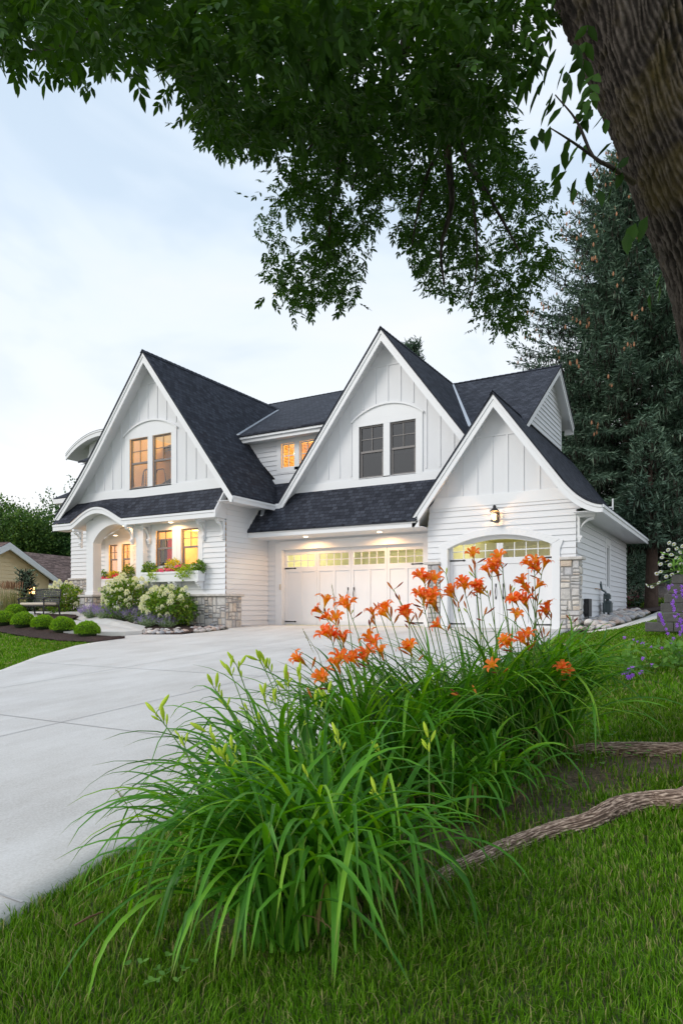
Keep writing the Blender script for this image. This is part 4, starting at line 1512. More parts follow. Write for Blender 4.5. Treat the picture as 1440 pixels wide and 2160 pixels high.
m.build('blind_or_dark_panel', M['blind'], house)
for loc in ((-12.62, 18.75, 5.55), (-19.95, 18.75, 2.45)):
    m = MB(); m.lathe(loc, [(.03, 0), (.09, .05), (.10, .12), (.06, .2), (.02, .22)], 12); m.build('table_lamp', M['bulb'], house, smooth=True)

# ================================================================== lamps on the house
def lantern(name, loc, label, h=.36, watts=14, wall=True):
    root = empty(name, loc, label, 'lantern')
    m = MB(); x, y, z = loc
    r = .085
    for k in range(4):
        a = PI / 4 + k * PI / 2
        m.tube([(x + r * math.cos(a), y + r * math.sin(a), z), (x + r * math.cos(a), y + r * math.sin(a), z + h * .66)], .009, 5)
    m.box(x - r, x + r, y - r, y + r, z - .02, z + .005)
    m.lathe((x, y, z + h * .66), [(r * 1.45, 0), (r * 1.35, .02), (r * .8, .075), (r * .5, .085), (r * .5, .13), (r * .55, .135), (.012, .175)], 12)
    if wall:
        m.box(x - .05, x + .05, y + r, y + .19, z + .06, z + .20)
        m.box(x - .065, x + .065, y + .165, y + .19, z - .03, z + .27)
    m.build('lamp_frame', M['iron'], root)
    for dx in (-.028, .028, 0):
        m = MB(); m.lathe((x + dx, y + (.02 if dx == 0 else 0), z + .02), [(.010, 0), (.011, .07), (.018, .085), (.020, .11), (.012, .14), (.003, .16)], 8)
        m.build('bulb', M['bulb'], root, smooth=True)
    lamp('lamp_light', (x, y, z + .13), watts, (1, .50, .17), .03)
    return root


lantern('wall_lantern', (-5.42, Y3 - .20, 2.78), 'black iron lantern glowing on the white wall above the arched garage door', watts=110)


def downlight(loc, label, watts, spot=R(125)):
    root = empty('downlight', loc, label, 'downlight')
    x, y, z = loc
    m = MB()
    n = 20
    for k in range(n):
        a, b = 2 * PI * k / n, 2 * PI * (k + 1) / n
        for r0, r1, h0, h1 in ((.075, .105, -.012, -.012), (.105, .105, -.012, 0)):
            m.poly([(x + r0 * math.cos(a), y + r0 * math.sin(a), z + h0), (x + r0 * math.cos(b), y + r0 * math.sin(b), z + h0), (x + r1 * math.cos(b), y + r1 * math.sin(b), z + h1), (x + r1 * math.cos(a), y + r1 * math.sin(a), z + h1)])
    m.build('trim_ring', M['trim'], root)
    m = MB(); m.lathe((x, y, z - .014), [(.075, .004), (.05, -.006), (.01, -.010)], 16); m.build('lens', M['lens'], root, smooth=True)
    lamp('downlight_beam', (x, y, z - .03), watts, (1, .54, .22), .06, spot=spot)


downlight((-11.35, 17.35, 2.72), 'lit recessed light in the soffit over the left part of the wide garage door', 64, R(174))
downlight((-8.85, 17.35, 2.72), 'lit recessed light in the soffit over the right part of the wide garage door', 64, R(174))
downlight((-15.1, 15.52, 3.195), 'lit recessed light in the soffit above the pair of windows beside the porch', 44, R(174))
downlight((-19.9, 17.6, 3.25), 'lit recessed light in the porch vault above the porch windows', 40, R(170))
downlight((-17.0, 15.42, 3.195), 'lit recessed light in the soffit beside the eyebrow arch', 16, R(174))
lamp('porch_light', (-18.6, 17.1, 3.0), 40, (1, .55, .26), .1)

# ================================================================== window boxes
def window_box(x0, x1, y0, y1, z0, z1, label, br, mat='trim'):
    root = empty('window_box', ((x0 + x1) / 2, (y0 + y1) / 2, z0), label, 'window box')
    m = MB(); t = .03
    m.box(x0, x1, y0, y0 + t, z0, z1); m.box(x0, x1, y1 - t, y1, z0, z1); m.box(x0, x0 + t, y0 + t, y1 - t, z0, z1); m.box(x1 - t, x1, y0 + t, y1 - t, z0, z1); m.box(x0 + t, x1 - t, y0 + t, y1 - t, z0, z0 + .03)
    m.box(x0 - .02, x1 + .02, y0 - .022, y0 - .001, z1 - .06, z1 + .01); m.box(x1 + .001, x1 + .02, y0, y1, z1 - .06, z1 + .01)
    m.build('box', M[mat], root, bevel=.004)
    m = MB(); m.box(x0 + t, x1 - t, y0 + t, y1 - t, z1 - .08, z1 - .04); m.build('soil', M['mulch'], root)
    for a in br:
        m = MB()
        f = frame_y(y1)
        for k, (hh, pr) in enumerate(((.04, .30), (.05, .26), (.06, .20), (.05, .13), (.04, .10))):
            zz = z0 - sum((.04, .05, .06, .05)[:k])
            m.fbox(f, a - .045, a + .045, zz - hh, zz - .001, 0, pr * (y1 - y0) / .31)
        m.build('bracket', M[mat], root, bevel=.006)
    return root


window_box(-16.30, -13.95, Y1 - .34, Y1 - .035, 1.36, 1.66, 'long white window box on brackets under the two windows beside the porch', (-15.9, -15.15, -14.95, -14.05))
window_box(-21.4, -19.45, YW - .34, YW - .04, 1.36, 1.65, 'white window box under the porch windows behind the column', ())

# ================================================================== plants: shared builders
def nrm(a):
    return a / np.maximum(1e-9, np.linalg.norm(a, axis=-1, keepdims=True))


def leaves_mesh(name, P, D, N, Ln, Wd, mats, shape='lance', fold=.15, midx=None, curl=0.):
    """many leaves: P base points, D directions, N approximate normals"""
    P = np.asarray(P, float); D = nrm(np.asarray(D, float)); n = len(P)
    S = nrm(np.cross(D, N)); U = np.cross(S, D)
    Ln = np.broadcast_to(np.asarray(Ln, float), (n,))[:, None]; Wd = np.broadcast_to(np.asarray(Wd, float), (n,))[:, None]
    def at(t, w, h): return P + D * Ln * t + S * Wd * w + U * (Wd * h) - U * Ln * curl * t * t
    if shape == 'lance':
        V = np.stack([at(0, 0, 0), at(.30, -.5, fold), at(.65, -.40, fold), at(1, 0, 0), at(.65, .40, fold), at(.30, .5, fold)], 1)
        base = np.arange(n)[:, None] * 6
        F = np.concatenate([base + [0, 1, 2, 3], base + [0, 3, 4, 5]], 1).reshape(-1, 4)
        uvt = np.tile(np.array([[.5, 0], [0, .3], [0, .65], [.5, 1], [1, .65], [1, .3]]), (n, 1))
        per = 2
    else:
        V = np.stack([at(0, 0, 0), at(.5, -.5, fold), at(1, 0, 0), at(.5, .5, fold)], 1)
        F = np.arange(n)[:, None] * 4 + np.array([[0, 1, 2, 3]])
        uvt = np.tile(np.array([[.5, 0], [0, .5], [.5, 1], [1, .5]]), (n, 1))
        per = 1
    mi = None if midx is None else np.repeat(midx, per)
    return np_mesh(name, V.reshape(-1, 3), F, mats, uv=uvt, midx=mi)


def rdir(n, rng=RNG):
    return nrm(rng.normal(size=(n, 3)))


def vnoise(x, y, seed=0):
    """smooth value noise in 2-D"""
    x = np.asarray(x, float); y = np.asarray(y, float)
    xi = np.floor(x).astype(int); yi = np.floor(y).astype(int)
    fx = x - xi; fy = y - yi; fx = fx * fx * (3 - 2 * fx); fy = fy * fy * (3 - 2 * fy)
    def h(a, b):
        q = (a * 374761393 + b * 668265263 + seed * 1442695041) & 0xffffffff
        q = ((q ^ (q >> 13)) * 1274126177) & 0xffffffff
        return ((q ^ (q >> 16)) & 0xffff) / 65535.
    return (h(xi, yi) * (1 - fx) + h(xi + 1, yi) * fx) * (1 - fy) + (h(xi, yi + 1) * (1 - fx) + h(xi + 1, yi + 1) * fx) * fy


def resample(pts, rad, step):
    pts = np.array([tuple(p) for p in pts], float); rad = np.array(rad, float)
    # Catmull-Rom through the points
    Pp = np.vstack([2 * pts[0] - pts[1], pts, 2 * pts[-1] - pts[-2]])
    out, ro = [], []
    for k in range(1, len(Pp) - 2):
        seg = np.linalg.norm(Pp[k + 1] - Pp[k]); m = max(2, int(seg / step))
        for j in range(m):
            t = j / m
            p = .5 * ((2 * Pp[k]) + (-Pp[k - 1] + Pp[k + 1]) * t + (2 * Pp[k - 1] - 5 * Pp[k] + 4 * Pp[k + 1] - Pp[k + 2]) * t * t + (-Pp[k - 1] + 3 * Pp[k] - 3 * Pp[k + 1] + Pp[k + 2]) * t ** 3)
            out.append(p); ro.append(rad[k - 1] + (rad[k] - rad[k - 1]) * t)
    out.append(pts[-1]); ro.append(rad[-1])
    return np.array(out), np.array(ro)


def bark_tube(name, pts, rad, mat, parent=None, n=24, step=.05, ridge=0., rw=.07, rl=.35, seed=0, flat=1., knots=()):
    P, r = resample(pts, rad, step)
    m = len(P)
    T = nrm(np.gradient(P, axis=0))
    ref = np.tile(np.array([[.93, .2, .3]]), (m, 1)) if abs(T[0, 2]) > .6 else np.tile(np.array([[0, 0, 1.]]), (m, 1))
    X = nrm(np.cross(T, ref)); Y = np.cross(T, X)
    L = np.concatenate([[0], np.cumsum(np.linalg.norm(np.diff(P, axis=0), axis=1))])
    th = np.linspace(0, 2 * PI, n + 1)
    cu = th[None, :] * r.mean()
    vl = L[:, None] + 0 * cu; uu = cu + 0 * vl
    h = np.zeros_like(uu)
    rel = np.full_like(uu, .45)
    if ridge:
        # interlacing ridges: warped across so they weave and fork; periodic around the stem
        per = max(4, round(2 * PI * r.mean() / rw))
        ang = th[None, :] / (2 * PI)
        w1 = 1.5 * (vnoise(np.cos(th)[None, :] * 4 + 9, vl / rl + np.sin(th)[None, :] * 4, seed) - .5)
        w2 = 1.5 * (vnoise(np.cos(th)[None, :] * 4 + 3, vl / rl * .8 + np.sin(th)[None, :] * 4 + 7, seed + 3) - .5)
        a = 1 - np.abs(np.sin(PI * (ang * per * .5 + w1))) ** .8
        b = 1 - np.abs(np.sin(PI * (ang * per * .5 + .5 + w2))) ** .8
        cut = vnoise(np.cos(th)[None, :] * 9 + vl * 0 + 5, vl / (rl * .4) + np.sin(th)[None, :] * 9, seed + 5)
        rel = np.maximum(a, b) * (.35 + .6 * cut)
        h = ridge * (np.maximum(a, b) * (.55 + .6 * cut)) + ridge * .35 * (vnoise(np.cos(th)[None, :] * 22 + 30, vl / .02 + np.sin(th)[None, :] * 22, seed + 8) - .5)
        h += r.mean() * .10 * (vnoise(np.cos(th)[None, :] * 1.2 + 4, vl / .5 + np.sin(th)[None, :] * 1.2, seed + 11) - .5)
    for (kl, ka, kr, kh) in knots:
        da = np.angle(np.exp(1j * (th[None, :] - ka))) * r.mean()
        dd = np.sqrt(da ** 2 + (vl - kl) ** 2) / kr
        h = h + kh * np.exp(-dd ** 2 * 1.2) - kh * .75 * np.exp(-(dd * 2.6) ** 2)
    rr = r[:, None] + h
    V = P[:, None, :] + (X[:, None, :] * np.cos(th)[None, :, None] + Y[:, None, :] * np.sin(th)[None, :, None] * flat) * rr[:, :, None]
    w = n + 1
    i = np.arange(m - 1)[:, None] * w + np.arange(n)[None, :]
    F = np.stack([i, i + 1, i + w + 1, i + w], -1).reshape(-1, 4)
    UV = np.stack([uu, vl], -1).reshape(-1, 2)
    return link(name, np_mesh(name, V.reshape(-1, 3), F, mat, uv=UV, smooth=True, attr=('relief', rel.ravel())), parent)


# ================================================================== the ash tree over the camera
ash = empty('ash_tree', on_g(1640, 1687), 'big ash tree with furrowed bark leaning over the lawn and hanging leafy branches', 'tree')
tp = [on_d(1690, 1760, 4.25), on_d(1675, 1600, 4.25), on_d(1660, 1300, 4.22), on_d(1628, 1000, 4.18), on_d(1577, 760, 4.12), on_d(1524, 520, 4.06), on_d(1462, 350, 4.0), on_d(1392, 160, 3.95), on_d(1336, 0, 3.9), on_d(1240, -230, 3.9), on_d(1120, -520, 4.0)]
bark_tube('trunk', tp, [.60, .45, .345, .33, .325, .325, .33, .335, .35, .34, .32], M['bark'], ash, n=400, step=.013, ridge=.026, rw=.024, rl=.11, seed=2, knots=((3.02, 3.6, .14, .05),))
DOWN = Vector((0, 0, .014))
bark_tube('root', [q - DOWN for q in [on_g(1640, 1660) + Vector((0, 0, .05)), on_g(1530, 1672) + Vector((0, 0, .045)), on_g(1440, 1693) + Vector((0, 0, .03)), on_g(1360, 1697) + Vector((0, 0, .025)), on_g(1300, 1712) + Vector((0, 0, .03)), on_g(1240, 1738) + Vector((0, 0, .018)), on_g(1170, 1752) + Vector((0, 0, .008)), on_g(1080, 1780) + Vector((0, 0, .0)), on_g(1000, 1812) - Vector((0, 0, .005)), on_g(920, 1848) - Vector((0, 0, .015)), on_g(860, 1880) - Vector((0, 0, .06))]],
          [.20, .11, .066, .060, .064, .054, .050, .046, .042, .036, .025], M['root'], ash, n=110, step=.008, ridge=.008, rw=.0095, rl=.07, seed=5)
bark_tube('root', [q - DOWN for q in [on_g(1650, 1575) + Vector((0, 0, .05)), on_g(1540, 1580) + Vector((0, 0, .03)), on_g(1440, 1585) + Vector((0, 0, .01)), on_g(1340, 1583) + Vector((0, 0, .01)), on_g(1250, 1581) + Vector((0, 0, .0)), on_g(1180, 1584) - Vector((0, 0, .03)), on_g(1120, 1590) - Vector((0, 0, .1))]],
          [.18, .11, .066, .062, .056, .048, .035], M['root'], ash, n=110, step=.009, ridge=.008, rw=.0095, rl=.07, seed=9)


def dep(u, v):
    """distance of the hanging crown: the higher in the view, the nearer"""
    return 3.7 + 3.3 * ss(20, 520, v) + .4 * ss(600, 1100, u) * ss(100, 400, v)


limbs = [
    ([on_d(1240, -230, 3.9), on_d(1050, -330, 4.1), on_d(800, -300, 4.6), on_d(500, -230, 5.0), on_d(200, -150, 5.2), on_d(-100, -90, 5.2)], [.26, .20, .16, .12, .08, .04]),
    ([on_d(1050, -330, 4.1), on_d(1010, -120, 4.8), on_d(985, 60, 5.3), on_d(958, 170, 5.6), on_d(943, 260, 5.9), on_d(945, 340, 6.2), on_d(952, 430, 6.5), on_d(930, 520, 6.7), on_d(936, 600, 6.8)], [.13, .085, .062, .056, .048, .036, .026, .016, .008]),
    ([on_d(946, 235, 5.8), on_d(968, 300, 6.2), on_d(1000, 365, 6.6), on_d(1030, 415, 6.8), on_d(1065, 475, 7.0), on_d(1100, 540, 7.0)], [.036, .032, .026, .020, .012, .006]),
    ([on_d(936, 300, 6.0), on_d(900, 370, 6.4), on_d(880, 450, 6.6), on_d(868, 520, 6.7)], [.022, .016, .010, .005]),
    ([on_d(985, 370, 6.6), on_d(1000, 450, 6.9), on_d(1005, 560, 7.0), on_d(990, 640, 7.0)], [.014, .011, .008, .004]),
    ([on_d(800, -300, 4.6), on_d(870, -60, 4.9), on_d(855, 90, 5.3), on_d(815, 170, 5.7), on_d(765, 240, 6.1), on_d(725, 320, 6.5), on_d(700, 430, 6.8), on_d(690, 560, 7.0)], [.09, .06, .042, .036, .03, .022, .014, .006]),
    ([on_d(845, 110, 5.4), on_d(800, 220, 6.0), on_d(770, 300, 6.4), on_d(742, 400, 6.7)], [.028, .024, .014, .006]),
    ([on_d(700, -270, 4.7), on_d(740, -40, 4.7), on_d(738, 90, 5.2), on_d(728, 200, 5.7), on_d(640, 330, 6.2)], [.05, .034, .026, .018, .007]),
    ([on_d(720, 30, 4.9), on_d(660, 120, 5.2), on_d(615, 190, 5.5), on_d(560, 280, 5.9)], [.022, .018, .012, .006]),
    ([on_d(500, -230, 5.0), on_d(440, -60, 4.6), on_d(400, 50, 4.6), on_d(380, 150, 4.8)], [.05, .032, .018, .006]),
    ([on_d(260, -160, 5.1), on_d(200, -20, 4.4), on_d(160, 80, 4.3), on_d(60, 110, 4.3)], [.04, .024, .014, .005]),
    ([on_d(1335, 385, 3.75), on_d(1285, 350, 3.65), on_d(1250, 330, 3.6), on_d(1215, 255, 3.6), on_d(1170, 200, 3.6)], [.016, .011, .008, .005, .002]),
    ([on_d(1250, 330, 3.6), on_d(1200, 295, 3.55), on_d(1160, 270, 3.5)], [.007, .005, .002]),
]
for p, r in limbs:
    bark_tube('branch', [Vector((0, 0, .5)) + (q - Vector((0, 0, .5))) * (.93 if k_ else 1) for k_, q in enumerate(p)], [q * .95 for q in r], M['bark'], ash, n=12, step=.04, ridge=min(r) * .0 + .002, rw=.05, rl=.2, seed=3)


def inpoly(u, v, poly):
    c = np.zeros(len(u), bool)
    for k in range(len(poly)):
        (x0, y0), (x1, y1) = poly[k], poly[(k + 1) % len(poly)]
        cr = ((y0 <= v) != (y1 <= v))
        c ^= cr & (u < x0 + (v - y0) / ((y1 - y0) or 1e-9) * (x1 - x0))
    return c


CROWN = [(-260, -700), (-260, 130), (-20, 120), (35, 95), (75, 60), (110, 130), (150, 165), (200, 150), (250, 110), (300, 120), (340, 110), (370, 170), (415, 180), (400, 250), (395, 265), (440, 300), (480, 330), (520, 300), (570, 310), (620, 280), (610, 340), (545, 385), (508, 425), (525, 475), (558, 500), (552, 570), (570, 605), (600, 640), (640, 680), (690, 630), (730, 665), (768, 640), (770, 540), (800, 470), (830, 430), (815, 480), (840, 540), (880, 560), (885, 620), (940, 640), (990, 640), (1040, 700), (1085, 735), (1120, 680), (1150, 590), (1195, 560), (1210, 500), (1170, 480), (1185, 420), (1140, 380), (1110, 320), (1065, 280), (1055, 235), (1070, 190), (1090, 150), (1100, 90), (1125, 30), (1165, 5), (1195, -40), (1290, -260), (1500, -500), (1700, -700)]
GAPS = [[(835, 290), (900, 295), (925, 320), (890, 335), (860, 330), (845, 365), (830, 330)], [(1085, 95), (1130, 70), (1200, 60), (1230, 220), (1150, 350), (1070, 340), (1062, 230)], [(796, 455), (826, 400), (840, 455), (850, 540), (868, 600), (800, 640), (785, 560)], [(20, 60), (75, 20), (95, 70), (60, 110)], [(640, 350), (668, 340), (672, 362), (650, 372)], [(930, 560), (965, 545), (975, 580), (945, 600)], [(1010, 440), (1045, 430), (1050, 465), (1020, 475)]]


def ash_leaves():
    P, D, N, Ln, Wd = [], [], [], [], []
    def compound(p, d, size, k=None):
        k = k or rnd.choice((5, 7, 7, 9))
        d = Vector(d).normalized()
        side = d.cross(Vector((0, 0, 1)))
        if side.length < .1: side = Vector((1, 0, 0))
        side.normalize()
        side = (Quaternion(d, rnd.uniform(-.9, .9)) @ side)
        nn = side.cross(d)
        L_ = size * 2.3
        pairs = (k - 1) // 2
        for j in range(pairs):
            t = .35 + .5 * j / max(1, pairs - 1) if pairs > 1 else .5
            b = Vector(p) + d * L_ * t - Vector((0, 0, 1)) * L_ * .12 * t * t
            for s in (-1, 1):
                dd = (d * .75 + side * s * .8 - Vector((0, 0, .35)) + Vector((rnd.uniform(-.2, .2), rnd.uniform(-.2, .2), rnd.uniform(-.2, .2))))
                P.append(b); D.append(dd); N.append(nn + side * s * .3); Ln.append(size * rnd.uniform(.8, 1.1)); Wd.append(size * rnd.uniform(.34, .44))
        b = Vector(p) + d * L_ * .95 - Vector((0, 0, 1)) * L_ * .12
        P.append(b); D.append(d - Vector((0, 0, .3))); N.append(nn); Ln.append(size * 1.15); Wd.append(size * .42)
    # twigs: a cluster of compound leaves round each twig end
    rng = np.random.default_rng(21)
    def scatter(n, u0, u1, v0, v1, keep, per, size, tf, thick):
        u = rng.uniform(u0, u1, n); v = rng.uniform(v0, v1, n)
        ok = inpoly(u, v, CROWN) & inpoly(u, v + 20, CROWN) & inpoly(u - 12, v + 6, CROWN) & inpoly(u + 18, v + 6, CROWN)
        for g in GAPS: ok &= ~(inpoly(u, v, g) | inpoly(u, v + 20, g))
        u, v = u[ok], v[ok]
        clump = vnoise(u / 42., v / 42., 4) * .55 + vnoise(u / 14., v / 14., 6) * .45
        for a, b, c in zip(u, v, clump):
            if c < keep and b > 0: continue
            t = tf(a, b) + rng.uniform(-thick, thick)
            p = on_d(a, b, t)
            out = Vector((rng.normal(), rng.normal(), 0)).normalized()
            for q in range(per):
                dd = out * rng.uniform(.3, 1) + Vector((rng.normal() * .5, rng.normal() * .5, rng.uniform(-.9, .25)))
                compound(p + Vector(rng.normal(size=3)) * .06, dd, size * rng.uniform(.8, 1.15))
    small = lambda u, v: dep(u, v) + .5 * ss(1050, 1180, u)
    scatter(2700, -60, 1190, -20, 330, .50, 2, .068, small, .7)
    scatter(5600, 340, 1210, 190, 725, .455, 2, .056, small, .85)
    scatter(3400, 340, 1210, 190, 725, .45, 2, .056, lambda u, v: dep(u, v) + 1.1, .8)
    scatter(1300, -60, 1190, -20, 330, .47, 2, .074, lambda u, v: dep(u, v) + 1.2, .8)
    scatter(500, -260, 1500, -700, -10, 0, 2, .10, lambda u, v: 4.8, .9)
    # leaves hanging at the trunk and on the bare twig beside it
    for (u, v) in ((1170, 205), (1185, 225), (1215, 240), (1160, 265), (1140, 270), (1125, 285), (1200, 290), (1225, 300), (1190, 310), (1210, 330), (1240, 300), (1250, 230), (1235, 215), (1180, 345), (1195, 360), (1215, 375), (1240, 360), (1265, 345), (1180, 380), (1210, 395), (1262, 400), (1290, 395), (1275, 250), (1280, 230), (1290, 300), (1300, 340), (1310, 360), (1325, 330)):
        P.append(on_d(u, v, 3.55 + rnd.uniform(-.12, .12))); D.append((rnd.uniform(-.6, .2), rnd.uniform(-.4, .4), rnd.uniform(-1.1, -.2))); N.append(rdir(1)[0]); Ln.append(rnd.uniform(.085, .125)); Wd.append(rnd.uniform(.035, .05))
    for (u, v, s) in ((1150, 20, .11), (1165, 60, .11), (1190, 75, .11), (1155, 95, .10), (1210, 110, .11), (1230, 70, .11), (1245, 20, .11), (1255, 150, .10), (1262, 170, .09), (1340, 470, .14), (1365, 455, .14), (1320, 490, .12), (1390, 600, .10), (1370, 620, .10), (1395, 575, .09)):
        t = 3.45 if v < 300 else 3.55
        if v > 400: P.append(on_d(u, v, t)); D.append((rnd.uniform(-.5, .1), 0, -1)); N.append(rdir(1)[0]); Ln.append(s); Wd.append(s * .45)
        else: compound(on_d(u, v - 15, t), (rnd.uniform(-.6, .3), rnd.uniform(-.3, .3), -.6), s)
    return leaves_mesh('crown', np.array([tuple(q) for q in P]), np.array([tuple(q) for q in D]), np.array([tuple(q) for q in N]) + RNG.normal(size=(len(P), 3)) * .25, Ln, Wd, M['ash'], 'lance', .14)


link('crown', ash_leaves(), ash)

# ================================================================== spruces and other trees behind
def spruce(loc, H, rad, label, seed, low=1.2, cones=0, dens=1., name='spruce_tree', group=None, mat='spruce', trunk_r=None, fine=1., lim=5.4, gap=1.):
    rng = np.random.default_rng(seed)
    root = empty(name, loc, label, 'tree', group)
    x, y, z = loc
    tr = trunk_r or H * .012
    bark_tube('trunk', [Vector((x, y, z - .2)), Vector((x + .03, y, z + H * .3)), Vector((x - .03, y, z + H * .7)), Vector((x, y, z + H * .985))], [tr * 1.25, tr, tr * .55, .02], M['bark2'], root, n=14, step=.5)
    P, D, N, Ln, Wd, mi = [], [], [], [], [], []
    cp = []
    h = low
    bt = MB()
    while h < H - .25:
        f = 1 - h / H
        nb = rng.integers(6, 9)
        a0 = rng.uniform(0, 2 * PI)
        for k in range(nb):
            if rng.random() > .93: continue
            az = a0 + 2 * PI * k / nb + rng.normal() * .16
            L_ = min(rad * (f ** .80) + .22, lim) * rng.uniform(.70, 1.1)
            dirh = np.array([math.cos(az), math.sin(az), 0.])
            side = np.array([-dirh[1], dirh[0], 0.])
            up0 = .22 + .5 * (1 - f) - .26 * f + rng.normal() * .05
            pts = []
            m = max(3, int(L_ / .2))
            for j in range(m + 1):
                t = j / m
                zz = up0 * L_ * t - .52 * L_ * t * t * (1.0 * f + .15) + .20 * L_ * t ** 4
                pts.append(np.array([x, y, z + h]) + dirh * L_ * t + np.array([0, 0, zz]))
            bt.tube([tuple(q) for q in pts[::max(1, m // 4)]], [.028 * (1 - q / (len(pts[::max(1, m // 4)]))) + .006 for q in range(len(pts[::max(1, m // 4)]))], 4, False)
            for j in range(1, m + 1):
                t = j / m
                if t < .16: continue
                p = pts[j]
                tang = nrm(pts[j] - pts[j - 1])
                wl = (.80 * (1 - t) + .24) * min(1, L_ / 2.2) * rng.uniform(.7, 1.15)
                for s in (-1, 1):
                    tw = nrm(tang * .55 + side * s * .85 + np.array([0, 0, -.16]))
                    q = max(1, int(wl / .14))
                    for e in range(q):
                        if rng.random() > dens: continue
                        pp = p + tw * wl * e / q + np.array([0, 0, -.14 * (wl * e / q) ** 2])
                        for _ in range(4):
                            P.append(pp + rng.normal(size=3) * .05 * fine); D.append(tw + rng.normal(size=3) * .38 + (np.array([0, 0, .22]) if e == q - 1 else 0)); N.append(np.array([0, 0, 1.]) + rng.normal(size=3) * .7)
                            Ln.append(.27 * fine * rng.uniform(.7, 1.25)); Wd.append(.056 * fine * rng.uniform(.75, 1.3)); mi.append(0)
                    for _ in range(2 if t < .85 else 0):
                        # pendent inner twiglets
                        P.append(p + tw * wl * rng.random() * .7); D.append(np.array([rng.normal() * .25, rng.normal() * .25, -1.])); N.append(rng.normal(size=3)); Ln.append(rng.uniform(.25, .5) * fine); Wd.append(.06 * fine); mi.append(1 if rng.random() < .6 else 0)
                P.append(p); D.append(tang + rng.normal(size=3) * .12); N.append(np.array([0, 0, 1.]) + rng.normal(size=3) * .6); Ln.append(.28 * fine); Wd.append(.07 * fine); mi.append(0)
            if cones and h > H * .36 and rng.random() < cones * 1.5:
                for q in range(rng.integers(2, 6)):
                    cp.append(pts[-1 - rng.integers(0, 2)] + rng.normal(size=3) * .14)
        h += rng.uniform(.30, .50) * (.65 + .5 * f) * gap
    bt.build('limb', M['bark2'], root)
    link('foliage', leaves_mesh('foliage', P, D, N, Ln, Wd, [M[mat], M['spruceold']], 'diamond', .25, mi), root)
    if cp:
        c = MB()
        for p in cp:
            c.lathe((p[0], p[1], p[2] - .16), [(.008, 0), (.034, .04), (.038, .10), (.022, .16), (.004, .19)], 6)
        tag(c.build('cones', M['cone'], root), kind='stuff')
    return root


M['cone'] = plain('tan_cones', (.36, .17, .085), .8, vary=.2)
def at_d(u, t, z):
    d = ray(u, V0) * t
    return (float(d[0]), float(d[1]), z)


spruce(at_d(1322, 31, .8), 20.6, 8.8, 'tall blue-green spruce with hanging tan cones behind the garage', 3, 1.6, .34)
spruce(at_d(1440, 37, 1.2), 19.5, 7.0, 'spruce farther back, partly hidden by the ash trunk', 5, 1.5, .25)
spruce(at_d(1215, 41, 1.0), 14.6, 6.0, 'spruce low behind the right upper gable, half hidden by the roof', 8, 1.5, .1)
spruce(at_d(1372, 25, .55), 6.3, 2.1, 'small spruce with a bare reddish lower trunk at the end of the side walk', 12, 2.35, 0, trunk_r=.20)
spruce(at_d(868, 36, .3), 14.35, 2.4, 'conifer whose tip shows above the middle gable ridge', 17, 6.0, 0)
spruce(at_d(904, 40, .3), 14.2, 1.7, 'conifer whose small tip shows just above the roof vent', 19, 7.0, 0)


def leafy_tree(name, loc, blobs, n, ls, label, mat, seed, trunk_h, trunk_r, group=None, spikes=0):
    """blobs: (dx, dy, z, rx, rz); leaves gather in small clumps over each blob's volume"""
    rng = np.random.default_rng(seed)
    root = empty(name, loc, label, 'tree', group)
    x, y, z = loc
    bark_tube('trunk', [Vector((x, y, z - .2)), Vector((x + .1, y, z + trunk_h * .6)), Vector((x, y, z + trunk_h))], [trunk_r * 1.3, trunk_r, trunk_r * .6], M['bark2'], root, n=12, step=.5)
    P, D, N = [], [], []
    tot = sum(b[3] ** 2 * b[4] for b in blobs)
    for (dx, dy, bz, rx, rz) in blobs:
        bark_tube('limb', [Vector((x, y, z + trunk_h * .75)), Vector((x + dx * .5, y + dy * .5, z + (trunk_h + bz) * .5)), Vector((x + dx, y + dy, z + bz))], [trunk_r * .5, trunk_r * .3, trunk_r * .12], M['bark2'], root, n=7, step=.5)
        k = int(n * (rx ** 2 * rz) / tot / 14)
        c = rdir(k, rng) * (rng.random((k, 1)) ** .42) * np.array([rx, rx, rz]) + np.array([x + dx, y + dy, z + bz])
        for q in c:
            s = rng.normal(size=(14, 3)) * np.array([.42, .42, .22]) * min(1, rx / 1.6)
            P.append(q + s); out = q - np.array([x + dx, y + dy, z + bz - rz * .5])
            D.append(nrm(out)[None, :] * .7 + rng.normal(size=(14, 3)) * .6); N.append(np.array([[0, 0, 1.]]) + rng.normal(size=(14, 3)) * .5)
    for q in range(spikes):
        b = blobs[rng.integers(len(blobs))]
        a = rdir(1, rng)[0]; a[2] = abs(a[2]) + .35; a = nrm(a)
        p0 = np.array([x + b[0], y + b[1], z + b[2]]) + a * np.array([b[3], b[3], b[4]]) * .9
        for t in np.linspace(0, 1.5, 14):
            P.append((p0 + a * t + rng.normal(size=3) * .07)[None, :]); D.append((a + rng.normal(size=3) * .6)[None, :]); N.append(rng.normal(size=(1, 3)))
    P = np.concatenate(P); D = np.concatenate(D); N = np.concatenate(N)
    L_ = ls * rng.uniform(.7, 1.25, len(P))
    link('crown', leaves_mesh('crown', P, D, N, L_, L_ * .6, M[mat], 'diamond', .15), root)
    return root


